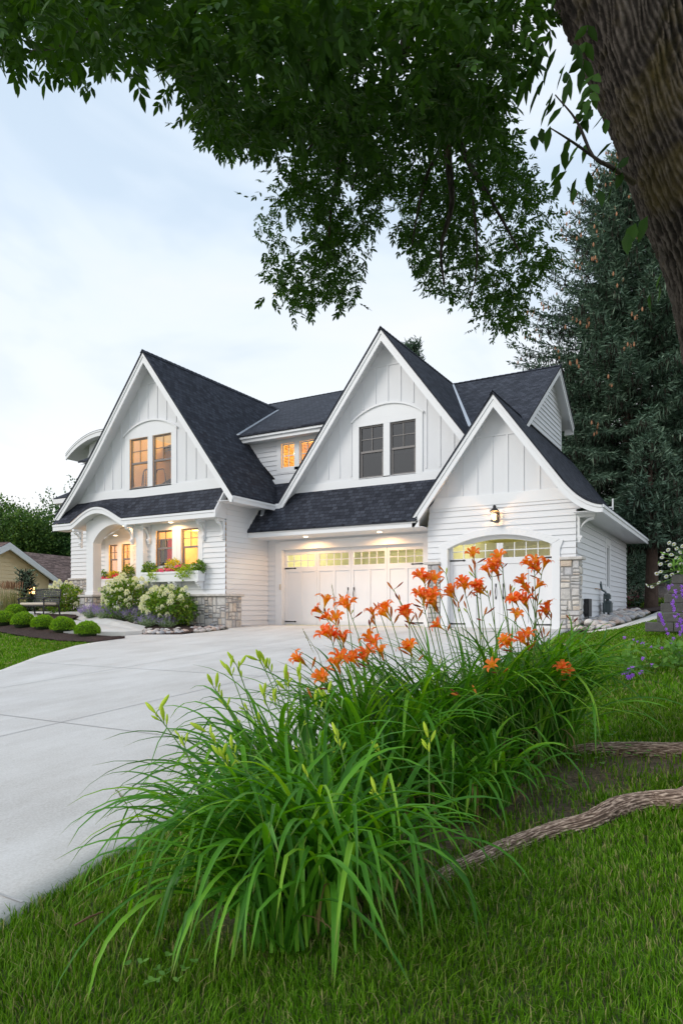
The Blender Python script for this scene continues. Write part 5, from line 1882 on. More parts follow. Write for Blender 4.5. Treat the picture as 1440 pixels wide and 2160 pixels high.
leafy_tree('maple_tree', at_d(22, 52, .2), [(0, 0, 5.3, 2.8, 2.9), (-2.2, 1, 4.8, 2.2, 2.2), (1.6, .5, 6.2, 1.9, 1.9), (.5, 0, 3.0, 2.8, 1.6), (-1, -.5, 7.4, 1.5, 1.6)], 26000, .22, 'light green maple behind the tan house at the left edge', 'treegreen', 31, 4.2, .22, spikes=10)
leafy_tree('elm_tree', at_d(142, 56, .2), [(0, 0, 6.0, 3.0, 3.2), (2.4, .5, 7.6, 2.4, 2.4), (-1.8, 0, 4.8, 2.3, 2.2), (3.4, 0, 4.6, 2.6, 2.4), (1.0, 0, 3.0, 3.0, 1.8), (4.2, 0, 8.6, 1.9, 2.0)], 40000, .22, 'dark ragged elm between the tan house and the white house', 'treegreen2', 33, 4.6, .25, spikes=46)
leafy_tree('maple_tree', at_d(70, 64, .2), [(0, 0, 5.4, 3.2, 2.8), (-3, 0, 4.2, 2.8, 2.6), (3, 0, 4.2, 3, 2.6), (0, 0, 2.4, 4.6, 2.0)], 24000, .26, 'dense dark maple farther back between the other two', 'treegreen2', 35, 4.2, .25, spikes=6)
leafy_tree('maple_tree', at_d(1470, 44, 1.4), [(0, 0, 6, 3.4, 4.0), (-3.0, 1, 5, 3.0, 3.2), (-5.5, 2, 4, 3.0, 2.8), (1, 0, 2.8, 3.4, 2.2)], 26000, .26, 'bright green leafy tree glimpsed through the spruces', 'treegreen', 37, 4, .2)

# ================================================================== the tan house to the left
tan = empty('tan_house', at_d(30, 34, .2), 'low tan house with brown shingled roof and white rake boards', 'house')
ang = R(30.2 - 18.4)      # its wall runs away from us along this bearing
O = Vector(at_d(8, 33, 0))
ux = Vector((-math.sin(ang), math.cos(ang), 0)); un = Vector((math.cos(ang), math.sin(ang), 0))
FT = lambda a, z, d: tuple(O + ux * a + un * d + Vector((0, 0, z)))


def tanp(u, v):
    """where a sight line meets the tan wall"""
    d = Vector(ray(u, v)); o = Vector((0, 0, .5))
    t = (O - o).dot(un) / d.dot(un)
    p = o + d * t
    return ((p - O).dot(ux), p.z)


ra, rz_ = tanp(8, 1146); ea, ez = tanp(119, 1229); fa, fz = tanp(110, 1262)
sl_t = (rz_ - ez) / (ea - ra)
M['tan2'] = M['tan']
w = MB()
gp = [(2 * ra - ea + .5, .9), (ea - .55, .9), (ea - .55, ez + .55 * sl_t - .12), (ra, rz_ - .12), (2 * ra - ea + .5, ez + .5 * sl_t - .12)]
clad(w, FT, gp, [], e=.19, lap=.022, z_start=.9)
w.build('wall', M['tan'], tan)
w = MB(); w.fbox(FT, 2 * ra - ea + .5, ea - .6, -.4, .9, -.1, -.01); w.build('foundation_wall', M['trim'], tan)
for a0 in (ra - 3.2, ra - .9):
    w = MB(); w.fbox(FT, a0, a0 + 1.5, .28, .72, -.02, .02); w.build('basement_window', M['dark'], tan)
m = MB()
for s in (-1, 1):
    a1 = ea if s > 0 else 2 * ra - ea
    m.poly([FT(ra, rz_ + .06, .4), FT(a1, ez + .06, .4), FT(a1, ez + .06, -7), FT(ra, rz_ + .06, -7)], [(0, 0), (0, -4), (7, -4), (7, 0)])
m.poly([FT(ra, rz_ + .0, .38), FT(ea, ez + .0, .38), FT(ea, ez + .0, -7), FT(ra, rz_ + .0, -7)], [(0, 0), (0, -4), (7, -4), (7, 0)])
m.build('roof', M['shingle2'], tan)
m = MB()
for s in (-1, 1):
    a1 = ea if s > 0 else 2 * ra - ea
    m.band(FT, [(ra, rz_ + .03), (a1, ez + .03)], [(ra, rz_ - .30), (a1, ez - .26)], .33, .42)
m.fbox(FT, ea - .42, ea + .1, ez - .34, ez - .02, .1, .40)
m.fbox(FT, ea + .1, ea + 9, ez - .22, ez - .04, -1.0, -.85)
m.fbox(FT, ea + .25, ea + .4, 0, ez - .2, -1.05, -.95)
m.build('rake_board', M['trim'], tan)
# the main roof behind runs parallel to this wall
rr = tanp(37, 1163); re_ = tanp(152, 1173)
m = MB()
hz = rz_ + .25
m.poly([FT(ra - 6, ez - .1, -.9), FT(ea + 9.5, ez - .1, -.9), FT(ea + 9.5, hz + .05, -5.4), FT(ra - 6, hz + .05, -5.4)], [(0, -5.4), (20, -5.4), (20, 0), (0, 0)])
m.poly([FT(ra - 6, hz + .05, -5.4), FT(ea + 9.5, hz + .05, -5.4), FT(ea + 9.5, ez, -10), FT(ra - 6, ez, -10)], [(0, 0), (20, 0), (20, -5), (0, -5)])
m.build('roof', M['shingle2'], tan)
w = MB(); w.fbox(FT, ea - .6, ea + 9, -.3, ez - .12, -10, -1.5); w.build('wall', M['tan'], tan)

# a dark blue house glimpsed behind the spruces
bh = empty('blue_house', at_d(1365, 47, 1.5), 'dark blue house glimpsed between trunks beyond the garage', 'house')
bx, by, bz = at_d(1362, 47, 1.5)
m = MB(); clad(m, frame_y(by), rect(bx - 4, bx + 5, bz - 1, bz + 4.2), [], e=.2); m.box(bx - 4, bx + 5, by + .02, by + 6, bz - 1, bz + 4.2); m.build('wall', M['blue'], bh)
m = MB(); m.poly([(bx - 4.5, by - .5, bz + 4.2), (bx + 5.5, by - .5, bz + 4.2), (bx + 5.5, by + 3, bz + 6), (bx - 4.5, by + 3, bz + 6)], [(0, -4), (10, -4), (10, 0), (0, 0)]); m.build('roof', M['shingle'], bh)

# ================================================================== front garden
def place(proto_parts, loc, rz, sc, name, label, cat, group):
    """a thing made of shared part meshes"""
    root = empty(name, loc, label, cat, group)
    root.rotation_euler = (0, 0, rz); root.scale = (sc, sc, sc)
    for nm, me in proto_parts:
        o = bpy.data.objects.new(nm, me); C.objects.link(o); o.parent = root
    return root


def boxwood_mesh(seed):
    rng = np.random.default_rng(seed)
    n = 4200
    d = rdir(n, rng); d[:, 2] = np.abs(d[:, 2]) * 1.0 - .25
    d = nrm(d)
    lump = .90 + .16 * vnoise(np.arctan2(d[:, 1], d[:, 0]) * 2.2 + 9, d[:, 2] * 3 + 4, seed)
    r = lump * (.86 + .16 * rng.random(n))
    P = d * r[:, None] * np.array([.40, .40, .34]) + np.array([0, 0, .24])
    D = d + rng.normal(size=(n, 3)) * .75 + np.array([0, 0, .3])
    L_ = .042 * rng.uniform(.7, 1.3, n)
    me = leaves_mesh('boxwood_leaves', P, D, d + rng.normal(size=(n, 3)) * .6, L_, L_ * .6, M['box'], 'diamond', .2)
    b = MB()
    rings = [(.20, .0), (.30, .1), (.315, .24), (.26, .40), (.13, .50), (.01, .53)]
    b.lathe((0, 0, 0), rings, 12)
    return [('foliage', me), ('branches', b.mesh('boxwood_dark_core', M['boxcore'], True))]  # solid dark core added inside to stop views through the leaves


M['boxcore'] = plain('shrub_dark_core', (.02, .035, .01), .9)
bwA, bwB = boxwood_mesh(1), boxwood_mesh(2)
BW = [((185, 1346), .76, 'clipped round boxwood nearest the driveway, at the tip of the mulch bed', bwA), ((134, 1338), .80, 'second clipped boxwood from the driveway, in front of the walk', bwB), ((92, 1331), .76, 'clipped boxwood in front of the right end of the bench', bwA), ((49, 1326), .80, 'clipped boxwood in front of the left end of the bench', bwB), ((10, 1321), .76, 'clipped boxwood at the left edge of the photo', bwA), ((-30, 1314), .95, 'clipped boxwood just beyond the left edge of the bed', bwB)]
for (p, s, lab, me) in BW[:5]:
    g = on_g(*p); g.z += .0
    place(me, g, rnd.uniform(0, 6), s, 'boxwood', lab, 'shrub', 'clipped boxwoods along the mulch bed')
g = Vector((-19.6, 13.4, ground(-19.6, 13.4)))
place(bwA, g, 1, .8, 'boxwood', 'small boxwood behind the bench legs, beside the walk', 'shrub', None)


def panicle_mesh():
    rng = np.random.default_rng(5)
    n = 90
    t = rng.random(n); a = rng.random(n) * 6.28
    r = .055 * (1 - t) ** .8 + .008
    P = np.stack([r * np.cos(a), r * np.sin(a),   .02 + .12 * t], 1)
    D = np.stack([np.cos(a), np.sin(a), .5 + 0 * a], 1) + rng.normal(size=(n, 3)) * .5
    return leaves_mesh('hydrangea_panicle', P, D, rdir(n, rng), .034, .03, M['panicle'], 'diamond', .1)


PAN = panicle_mesh()


def hydrangea(loc, rx, rz, npan, label, seed):
    rng = np.random.default_rng(seed)
    root = empty('hydrangea', loc, label, 'shrub')
    n = int(4200 * rx * rx)
    d = rdir(n, rng); d[:, 2] = d[:, 2] * .9 + .1
    d = nrm(d); r = (rng.random(n) ** .35)
    lump = .78 + .4 * vnoise(np.arctan2(d[:, 1], d[:, 0]) * 2 + 7, d[:, 2] * 3 + 5, seed)
    c = np.array(loc) + np.array([0, 0, rz * .95])
    P = c + d * (r * lump)[:, None] * np.array([rx, rx, rz])
    P[:, 2] = np.maximum(P[:, 2], loc[2] + .03)
    D = d + rng.normal(size=(n, 3)) * .6
    L_ = .10 * rng.uniform(.6, 1.25, n)
    link('foliage', leaves_mesh('hydrangea_leaves', P, D, np.array([0, 0, 1.]) + rng.normal(size=(n, 3)) * .6, L_, L_ * .58, M['hyd'], 'lance', .12, curl=.2), root)
    s = MB()
    for k in range(22):
        q = rdir(1, rng)[0]; q[2] = abs(q[2]) + .3; q = q / np.linalg.norm(q)
        s.tube([(loc[0], loc[1], loc[2]), tuple(np.array(loc) + np.array([0, 0, rz * .5]) + q * np.array([rx * .5, rx * .5, rz * .4])), tuple(c + q * np.array([rx, rx, rz]) * .85)], [.012, .008, .004], 5)
    s.build('stems', M['wood'], root)
    for k in range(npan):
        q = rdir(1, rng)[0]; q[2] = q[2] * .75 + .38
        if k % 2: q[1] = -abs(q[1])
        q = q / np.linalg.norm(q)
        p = c + q * np.array([rx, rx, rz]) * rng.uniform(.86, 1.06)
        o = bpy.data.objects.new('flower_panicle', PAN); C.objects.link(o); o.parent = root
        o.location = Vector(p) - Vector(root.location)
        o.rotation_euler = (Vector(q) * .6 + Vector((0, 0, .9))).to_track_quat('Z', 'Y').to_euler()
        k_ = rng.uniform(.7, 1.15); o.scale = (k_, k_, k_)
    return root


def gz(x, y, dz=.03): return (x, y, ground(x, y) + dz)


hydrangea(gz(-14.65, 15.0), .80, .58, 72, 'wide hydrangea with cream panicles below the long window box', 41)
hydrangea(gz(-16.35, 14.95), .78, .66, 72, 'hydrangea with white panicles in front of the porch opening', 43)
hydrangea((-19.9, 15.4, .2), .62, .62, 34, 'loose hydrangea with few cream panicles between the bench and the porch column', 45)
hydrangea((-24.2, 17.4, .35), .7, .5, 18, 'pale hydrangea in front of the sloping wing wall behind the bench', 47)


def catmint(loc, rx, rz, label, seed, flowers=1.):
    rng = np.random.default_rng(seed)
    root = empty('catmint', loc, label, 'plant', 'catmint along the front bed')
    n = 260
    P, D, L_, W_ = [], [], [], []
    fp, fd = [], []
    for k in range(n):
        a = rng.random() * 6.28; lean = rng.random() ** .7
        tip = np.array([math.cos(a) * rx * lean, math.sin(a) * rx * lean, rz * (1.15 - .55 * lean) * rng.uniform(.7, 1.1)])
        b = np.array(loc) + tip * np.array([.25, .25, 0])
        for t in np.linspace(.15, .9, 6):
            p = b + (np.array(loc) + tip - b) * t
            P.append(p); D.append(rdir(1, rng)[0] + np.array([0, 0, .5])); L_.append(.04); W_.append(.02)
        if rng.random() < .5 * flowers:
            e = np.array(loc) + tip; dd = nrm(tip + np.array([0, 0, .2]))
            for t in np.linspace(-.02, .11, 10):
                fp.append(e + dd * t + rng.normal(size=3) * .008); fd.append(rdir(1, rng)[0] + dd * .4)
    link('foliage', leaves_mesh('catmint_leaves', P, D, rdir(len(P), rng), L_, W_, M['lav'], 'diamond', .1), root)
    if fp: link('flowers', leaves_mesh('catmint_flowers', fp, fd, rdir(len(fp), rng), .026, .018, M['lavf'], 'diamond', .1), root)


for k, (u, v, rx, rz, lab, fl) in enumerate(((192, 1306, .34, .36, 'catmint with violet spikes at the foot of the porch pier', 1), (222, 1310, .36, .38, 'bushy violet catmint just right of the porch pier', 1), (255, 1312, .36, .38, 'violet catmint under the left hydrangea', 1), (285, 1316, .36, .40, 'catmint with tall violet spikes between the two hydrangeas', 1), (312, 1326, .34, .34, 'grey-green catmint below the right hydrangea, few flowers', .4), (352, 1328, .34, .32, 'grey-green catmint at the right end of the row by the rocks', .45), (330, 1318, .34, .40, 'violet catmint behind the two grey-green ones', .9))):
    p = on_g(u, v)
    catmint((p.x, p.y, p.z + .02), rx, rz, lab, 60 + k, fl)


# river rocks
def rock_mesh(seed, flat=.6):
    bm = bmesh.new(); bmesh.ops.create_icosphere(bm, subdivisions=3, radius=1)
    r = random.Random(seed)
    ax = [Vector((r.gauss(0, 1), r.gauss(0, 1), r.gauss(0, 1))).normalized() for _ in range(7)]
    cuts = [r.uniform(.62, .92) for _ in ax]
    sx, sy = r.uniform(.8, 1.2), r.uniform(.65, .95)
    for v in bm.verts:
        p = v.co.copy()
        for a, c in zip(ax, cuts):
            q = p.dot(a)
            if q > c: p -= a * (q - c) * .8
        v.co = Vector((p.x * sx, p.y * sy, p.z * flat))
    me = bpy.data.meshes.new('rock'); bm.to_mesh(me); bm.free()
    me.polygons.foreach_set('use_smooth', [True] * len(me.polygons)); me.materials.append(M['rock'])
    return me


ROCKS = [rock_mesh(k, .5 + .06 * (k % 4)) for k in range(8)]
def rocks(pts, label, group, s0, s1, mat=None):
    for (x, y, z) in pts:
        o = bpy.data.objects.new('river_rock', rnd.choice(ROCKS)); C.objects.link(o)
        s = rnd.uniform(s0, s1)
        o.location = (x, y, z + s * .25); o.scale = (s, s, s); o.rotation_euler = (rnd.uniform(-.3, .3), rnd.uniform(-.3, .3), rnd.uniform(0, 6))
        tag(o, label, 'rock', group)


def rock_field(n, fn, s):
    pts = []
    tries = 0
    while len(pts) < n and tries < n * 60:
        tries += 1
        x, y = fn()
        if all((x - a) ** 2 + (y - b) ** 2 > (s * 1.25) ** 2 for a, b, _ in pts): pts.append((x, y, ground(x, y) + .02))
    return pts


def front_bed():
    t = rnd.random()
    A = [(-14.25, 13.15), (-13.75, 13.25), (-13.25, 13.75), (-12.95, 14.4), (-12.88, 15.1), (-13.05, 15.6)]
    q = t * 5; k = min(4, int(q)); f = q - k
    x = A[k][0] + (A[k + 1][0] - A[k][0]) * f; y = A[k][1] + (A[k + 1][1] - A[k][1]) * f
    w = rnd.random() ** 1.3
    return x - w * .75, y + w * .42
rocks(rock_field(120, front_bed, .068), 'rounded river rock edging the planting bed at the driveway', 'river rocks along the front bed', .05, .115)
def walk_bed():
    t = rnd.random(); return -14.7 - 4.2 * t, 14.25 + .8 * t + rnd.uniform(0, .3)
rocks(rock_field(40, walk_bed, .065), 'small river rock between the raised front walk and the catmint', 'river rocks along the front walk', .045, .09)
def side_bed():
    y = 17.2 + 7.2 * rnd.random() ** 1.1
    xr = float(np.interp(y, [17.2, 18, 20, 22, 24.4], [-2.75, -2.62, -2.4, -2.4, -2.5]))
    return rnd.uniform(-3.36, xr), y
pts = rock_field(115, side_bed, .10)
rocks([(x, y, z + .10 * (xr := ss(-2.4, -3.3, x))) for x, y, z in pts], 'rounded river rock heaped along the right side of the garage', 'river rocks beside the garage', .08, .17)
def side_corner(): return rnd.uniform(-3.45, -2.6), rnd.uniform(16.75, 17.3)
rocks(rock_field(22, side_corner, .085), 'river rock at the corner stone pier of the garage', 'river rocks at the garage corner', .06, .12)
# boulders of the far terrace
BM_ = []
for k in range(4):
    me = rock_mesh(40 + k, .8).copy(); me.materials.clear(); me.materials.append(M['boulder']); BM_.append(me)
k = 0
for (u, v, t, s) in ((1330, 1270, 29, .42), (1352, 1262, 29.5, .55), (1372, 1268, 29, .50), (1392, 1258, 29.2, .6), (1336, 1250, 30, .5), (1358, 1244, 30.4, .55), (1380, 1242, 30.2, .5), (1400, 1240, 30, .55), (1345, 1280, 28.6, .35), (1385, 1280, 28.6, .45), (1412, 1266, 29, .6), (1324, 1284, 28.4, .4)):
    p = on_d(u, v, t)
    o = bpy.data.objects.new('boulder', BM_[k % 4]); C.objects.link(o); o.location = p; o.scale = (s, s, s * .9); o.rotation_euler = (rnd.uniform(-.5, .5), rnd.uniform(-.5, .5), k)
    tag(o, 'pinkish boulder in the stacked terrace beyond the side walk', 'boulder', 'stacked boulders beyond the garage'); k += 1
# earth behind the boulders: a terrace
m = MB()
tp_ = [on_d(1316, 1262, 30.4), on_d(1350, 1250, 31), on_d(1400, 1244, 31), on_d(1500, 1240, 31)]
tb = [on_d(1300, 1225, 44), on_d(1360, 1222, 44), on_d(1430, 1220, 44), on_d(1560, 1220, 44)]
for a in range(3):
    m.poly([tp_[a], tp_[a + 1], tb[a + 1], tb[a]])
    m.poly([(tp_[a].x, tp_[a].y, -.2), (tp_[a + 1].x, tp_[a + 1].y, -.2), tp_[a + 1], tp_[a]])
tag(m.build('terrace_slope', M['mulch']), kind='structure')


def shrub(name, loc, rx, rz, n, ls, mat, label, seed, core=True, group=None):
    rng = np.random.default_rng(seed)
    root = empty(name, loc, label, 'shrub', group)
    d = rdir(n, rng); d = nrm(d * np.array([1, 1, .9]) + np.array([0, 0, .1]))
    r = rng.random(n) ** .25 * (.82 + .3 * vnoise(np.arctan2(d[:, 1], d[:, 0]) * 2 + 8, d[:, 2] * 3 + 4, seed))
    P = np.array(loc) + np.array([0, 0, rz * .9]) + d * r[:, None] * np.array([rx, rx, rz])
    L_ = ls * rng.uniform(.6, 1.3, n)
    link('foliage', leaves_mesh(name + '_leaves', P, d + rng.normal(size=(n, 3)) * .7, d + rng.normal(size=(n, 3)) * .6, L_, L_ * .5, M[mat], 'diamond', .15), root)
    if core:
        b = MB(); b.lathe((loc[0], loc[1], loc[2]), [(rx * .3, 0), (rx * .62, rz * .5), (rx * .66, rz), (rx * .4, rz * 1.5), (.02, rz * 1.75)], 10); b.build('stems', M['boxcore'], root, smooth=True)  # one solid dark core added to fill the shrub behind its leaves
    return root


M['arb'] = leaf_mat('arborvitae_sprays', [(0, (.012, .028, .012)), (1, (.03, .058, .024))], .1)
for k, (u, t, rz, rx, lab) in enumerate(((1344, 33, 1.05, .95, 'dark conical arborvitae just right of the garage wall'), (1392, 32, 1.05, .85, 'dark arborvitae right of the reddish trunk'), (1368, 36, 1.25, .8, 'dark arborvitae behind the reddish trunk'))):
    p = on_d(u, 1240 - 5 * k, t); shrub('arborvitae', tuple(p), rx, rz, 5000, .16, 'arb', lab, 70 + k)
shrub('yew', tuple(on_d(1346, 1288, 27.6)), 1.0, .26, 2400, .10, 'treegreen2', 'low green mounded shrub in front of the boulders', 75)
shrub('leafy_shrub', tuple(on_d(1395, 1296, 25.5)), .75, .30, 1500, .11, 'hyd', 'low leafy shrub at the mulch edge by the side walk', 76)
for k, (u, v) in enumerate(((1328, 1270), (1390, 1272))):
    p = on_d(u, v + 12, 27.3)
    root = empty('astilbe', p, ('astilbe with magenta plumes left of the low mounded shrub', 'astilbe with magenta plumes right of the low mounded shrub')[k], 'plant')
    rng = np.random.default_rng(80 + k)
    P = np.array(p) + rng.normal(size=(300, 3)) * np.array([.28, .2, .0]) + np.stack([0 * np.arange(300), 0 * np.arange(300), rng.random(300) * .42], 1)
    link('plumes', leaves_mesh('astilbe_plumes', P, rng.normal(size=(300, 3)) * .4 + np.array([0, 0, 1.]), rdir(300, rng), .09, .02, M['magenta'], 'diamond'), root)
# bare trunks between the far shrubs
for k, (u, w_, lab) in enumerate(((1398, .16, 'slim bare trunk right of the reddish spruce trunk'), (1378, .12, 'thin leaning trunk in front of the blue house'), (1352, .11, 'thin straight trunk in front of the blue house, close to the garage'))):
    b = on_d(u, 1238, 38 + k); root = empty('bare_trunk', b, lab, 'tree trunk')
    bark_tube('trunk', [b - Vector((0, 0, .4)), b + Vector((.1, 0, 2)), b + Vector((.05 + .2 * k, 0, 6))], [w_ * 1.2, w_, w_ * .8], M['bark2'], root, n=12, step=.5)

# utilities on the garage side
def fx(y, z, d): return (XS + d, y, z)
root = empty('gas_meter', (XS + .2, 20.6, .1), 'grey-green gas meter on pipes beside the garage wall', 'gas meter')
m = MB(); m.box(XS + .10, XS + .32, 20.36, 20.72, .42, .70); m.lathe((XS + .21, 20.54, .70), [(.12, 0), (.11, .04), (.05, .06), (.05, .10)], 12); m.box(XS + .08, XS + .34, 20.34, 20.74, .685, .70)
m.build('meter_body', M['meter'], root, bevel=.02)
m = MB()
m.tube([(XS + .16, 20.28, .02), (XS + .16, 20.28, .88), (XS + .18, 20.32, .93), (XS + .2, 20.45, .95)], .026, 8)
m.tube([(XS + .22, 20.60, .02), (XS + .22, 20.60, .5)], .03, 8); m.tube([(XS + .20, 20.80, .05), (XS + .20, 20.80, .62), (XS + .2, 20.70, .70)], .024, 8)
m.tube([(XS + .2, 20.5, .78), (XS + .16, 20.5, 1.0), (XS + .06, 20.52, 1.06), (XS + .02, 20.52, 1.30)], .03, 8)
m.build('pipe', M['meter'], root, smooth=True)
m = MB(); m.lathe((XS + .2, 20.46, .90), [(.05, 0), (.09, .01), (.09, .05), (.03, .07)], 12); m.box(XS + .12, XS + .30, 20.40, 20.56, .80, .92); m.build('regulator', M['meter'], root)
m = MB(); m.tube([(XS + .05, 20.5, 1.06), (XS + .06, 20.1, 1.075), (XS + .06, 19.75, 1.08), (XS + .0, 19.74, 1.08)], .012, 6); tag(m.build('copper_pipe', M['copper']), 'thin copper pipe running along the garage wall above the gas meter', 'pipe')
root = empty('utility_box', (XS + .06, 18.3, .4), 'small black utility box on the garage wall left of the gas meter', 'utility box')
m = MB(); m.fbox(FXS, 18.15, 18.55, .32, .78, .02, .14); m.fbox(FXS, 18.08, 18.15, .40, .66, .02, .10); m.build('box', M['iron'], root, bevel=.01)
m = MB(); m.tube([(XS + .08, 18.35, .33), (XS + .08, 18.36, .22), (XS + .14, 18.42, .10), (XS + .16, 18.5, -.02)], .016, 6); m.build('cable', M['iron'], root)

# bench with its cushion
bx0, by0, bz0 = -19.0, 13.75, ground(-19.0, 13.75) - .02
bench = empty('garden_bench', (bx0, by0, bz0), 'black metal garden bench with a lattice back beside the front walk', 'bench')
m = MB()
hw = .62
bk = lambda x, z, d: (bx0 + x, by0 + .28 + (z - .42) * .16 - d, bz0 + z)
nn = 15
for k in range(nn + 1):
    x = -hw + .03 + (2 * hw - .06) * k / nn
    m.fbox(bk, x - .020, x + .020, .46, .88, -.004, .004)
for k in range(7):
    z = .46 + .42 * k / 6
    m.fbox(bk, -hw + .02, hw - .02, z - .019, z + .019, -.006, .0065)
m.tube([(bx0 - hw + 2 * hw * t, by0 + .28 + .075, bz0 + .90 + .035 * math.sin(PI * t)) for t in [q / 10 for q in range(11)]], .02, 6)
m.build('backrest', M['iron'], bench)
m = MB(); m.box(bx0 - hw, bx0 + hw, by0 - .26, by0 + .27, bz0 + .38, bz0 + .415); m.build('seat', M['iron'], bench, bevel=.008)
for s in (-1, 1):
    x = bx0 + s * (hw - .01)
    m = MB(); m.tube([(x, by0 - .27, bz0), (x, by0 - .26, bz0 + .40), (x, by0 - .25, bz0 + .62)], .024, 7); m.build('leg', M['iron'], bench)
    m = MB(); m.tube([(x, by0 + .34, bz0), (x, by0 + .27, bz0 + .40), (x, by0 + .36, bz0 + .92)], .024, 7); m.build('leg', M['iron'], bench)
    m = MB(); m.tube([(x, by0 + .30, bz0 + .66), (x, by0 + .05, bz0 + .66), (x, by0 - .22, bz0 + .635), (x, by0 - .30, bz0 + .60), (x, by0 - .28, bz0 + .57)], .024, 7); m.build('armrest', M['iron'], bench)
m = MB(); m.box(bx0 - hw + .03, bx0 + hw - .03, by0 - .25, by0 + .22, bz0 + .418, bz0 + .50)
o = m.build('seat_cushion', M['cushion'], None, bevel=.03); tag(o, 'flat beige cushion lying on the black garden bench', 'cushion')

# lamp on a post, young conifer, reeds behind the bench
lp = on_d(68, 1256, 25.5)
root = empty('lamp_post', (lp.x, lp.y, .2), 'glowing lantern on a short post behind the bench', 'lamp post')
m = MB(); m.tube([(lp.x, lp.y, .1), (lp.x, lp.y, lp.z)], .045, 10); m.build('post', M['iron'], root)
m = MB(); m.box(lp.x - .13, lp.x + .13, lp.y - .13, lp.y + .13, lp.z, lp.z + .03); m.lathe((lp.x, lp.y, lp.z + .33), [(.19, 0), (.17, .03), (.07, .13), (.03, .16), (.015, .20)], 12)
for a in range(4): m.tube([(lp.x + .12 * math.cos(a * PI / 2 + .78), lp.y + .12 * math.sin(a * PI / 2 + .78), lp.z), (lp.x + .12 * math.cos(a * PI / 2 + .78), lp.y + .12 * math.sin(a * PI / 2 + .78), lp.z + .34)], .01, 5)
m.build('lamp_frame', M['iron'], root)
m = MB(); m.lathe((lp.x, lp.y, lp.z + .03), [(.09, 0), (.10, .05), (.10, .25), (.08, .29)], 12); m.build('lamp_glass', M['lampglass'], root, smooth=True)
lamp('lamp_light', (lp.x - .1, lp.y - .25, lp.z + .2), 14, (1, .55, .22), .1)
c = on_d(55, 1268, 24.5)
spruce((c.x, c.y, .25), 1.75, .33, 'young slim conifer behind the bench by the lantern', 90, .12, 0, .9, name='young_conifer', trunk_r=.03, fine=.5, gap=.34)
root = empty('reed_grass', tuple(Vector((*at_d(20, 22.5, .15)[:2], .2))), 'clump of brown-tipped reed grass left of the bench', 'plant')
rng = np.random.default_rng(91); rp = np.array(root.location)
P = rp + np.concatenate([rng.normal(size=(420, 2)) * .17, np.zeros((420, 1))], 1)
D = np.concatenate([rng.normal(size=(420, 2)) * .16, np.ones((420, 1))], 1)
link('blades', leaves_mesh('reed_blades', P, D, rdir(420, rng), rng.uniform(.5, 1.15, 420), .014, M['reed'], 'lance', .1), root)
M['plume'] = leaf_mat('reed_plumes', [(0, (.20, .11, .06)), (1, (.32, .20, .12))], .1)
P2 = P[:70] + D[:70] * .95; link('plumes', leaves_mesh('reed_plumes', P2, D[:70] + rng.normal(size=(70, 3)) * .1, rdir(70, rng), .32, .03, M['plume'], 'lance', .3), root)

# retaining wall of grey blocks with daisies above
RW = []
base = on_d(1376, 1322, 10.9)
root = empty('retaining_wall', base, 'stepped retaining wall of split grey blocks at the right edge of the lawn', 'wall')
ang2 = R(3)
ux2 = Vector((math.cos(ang2), math.sin(ang2), 0)); un2 = Vector((math.sin(ang2), -math.cos(ang2), 0))
H_ = .152
for c_ in range(6):
    m = MB()
    x0 = c_ * .052 if c_ else -.12
    a = x0 - (.10 if c_ % 2 else 0)
    st = max(a, x0)
    while a < 4.2:
        b = a + .42
        aa = max(a, x0)
        for (p0, p1) in ((aa, b),):
            if p1 - p0 > .05:
                P = []
                for (s, dd) in ((p0 + .004, .3), (p1 - .004, .3), (p1 - .004, .0), (p0 + .004, .0)):
                    pass
                off = -c_ * .022
                fr = lambda s, z, d: tuple(base + ux2 * s + un2 * (d + off) + Vector((0, 0, z - .08)))
                m.fbox(fr, p0 + .004, p1 - .004, c_ * H_ + .002, (c_ + 1) * H_ - .002, -.30, rnd.uniform(-.008, .008))
        a = b
    m.build('block_course', M['block'], root, bevel=.014)
m = MB()
fr = lambda s, z, d: tuple(base + ux2 * s + un2 * d + Vector((0, 0, z - .08)))
m.fbox(fr, .42, 6, 0, 6 * H_ - .03, -3.5, -.36); m.build('backfill', M['mulch'], root)
# daisies: stems with white heads on top of the wall
def daisy_head():
    m = MB()
    for k in range(14):
        a = 2 * PI * k / 14; w = .17
        m.poly([(.010 * math.cos(a), .010 * math.sin(a), .002), (.028 * math.cos(a - w), .028 * math.sin(a - w), .004), (.040 * math.cos(a), .040 * math.sin(a), -.002), (.028 * math.cos(a + w), .028 * math.sin(a + w), .004)])
    m.cur = 1; m.lathe((0, 0, 0), [(.012, 0), (.012, .006), (.006, .010)], 8)
    return m.mesh('daisy_head', [M['daisy'], M['yellowleaf']])


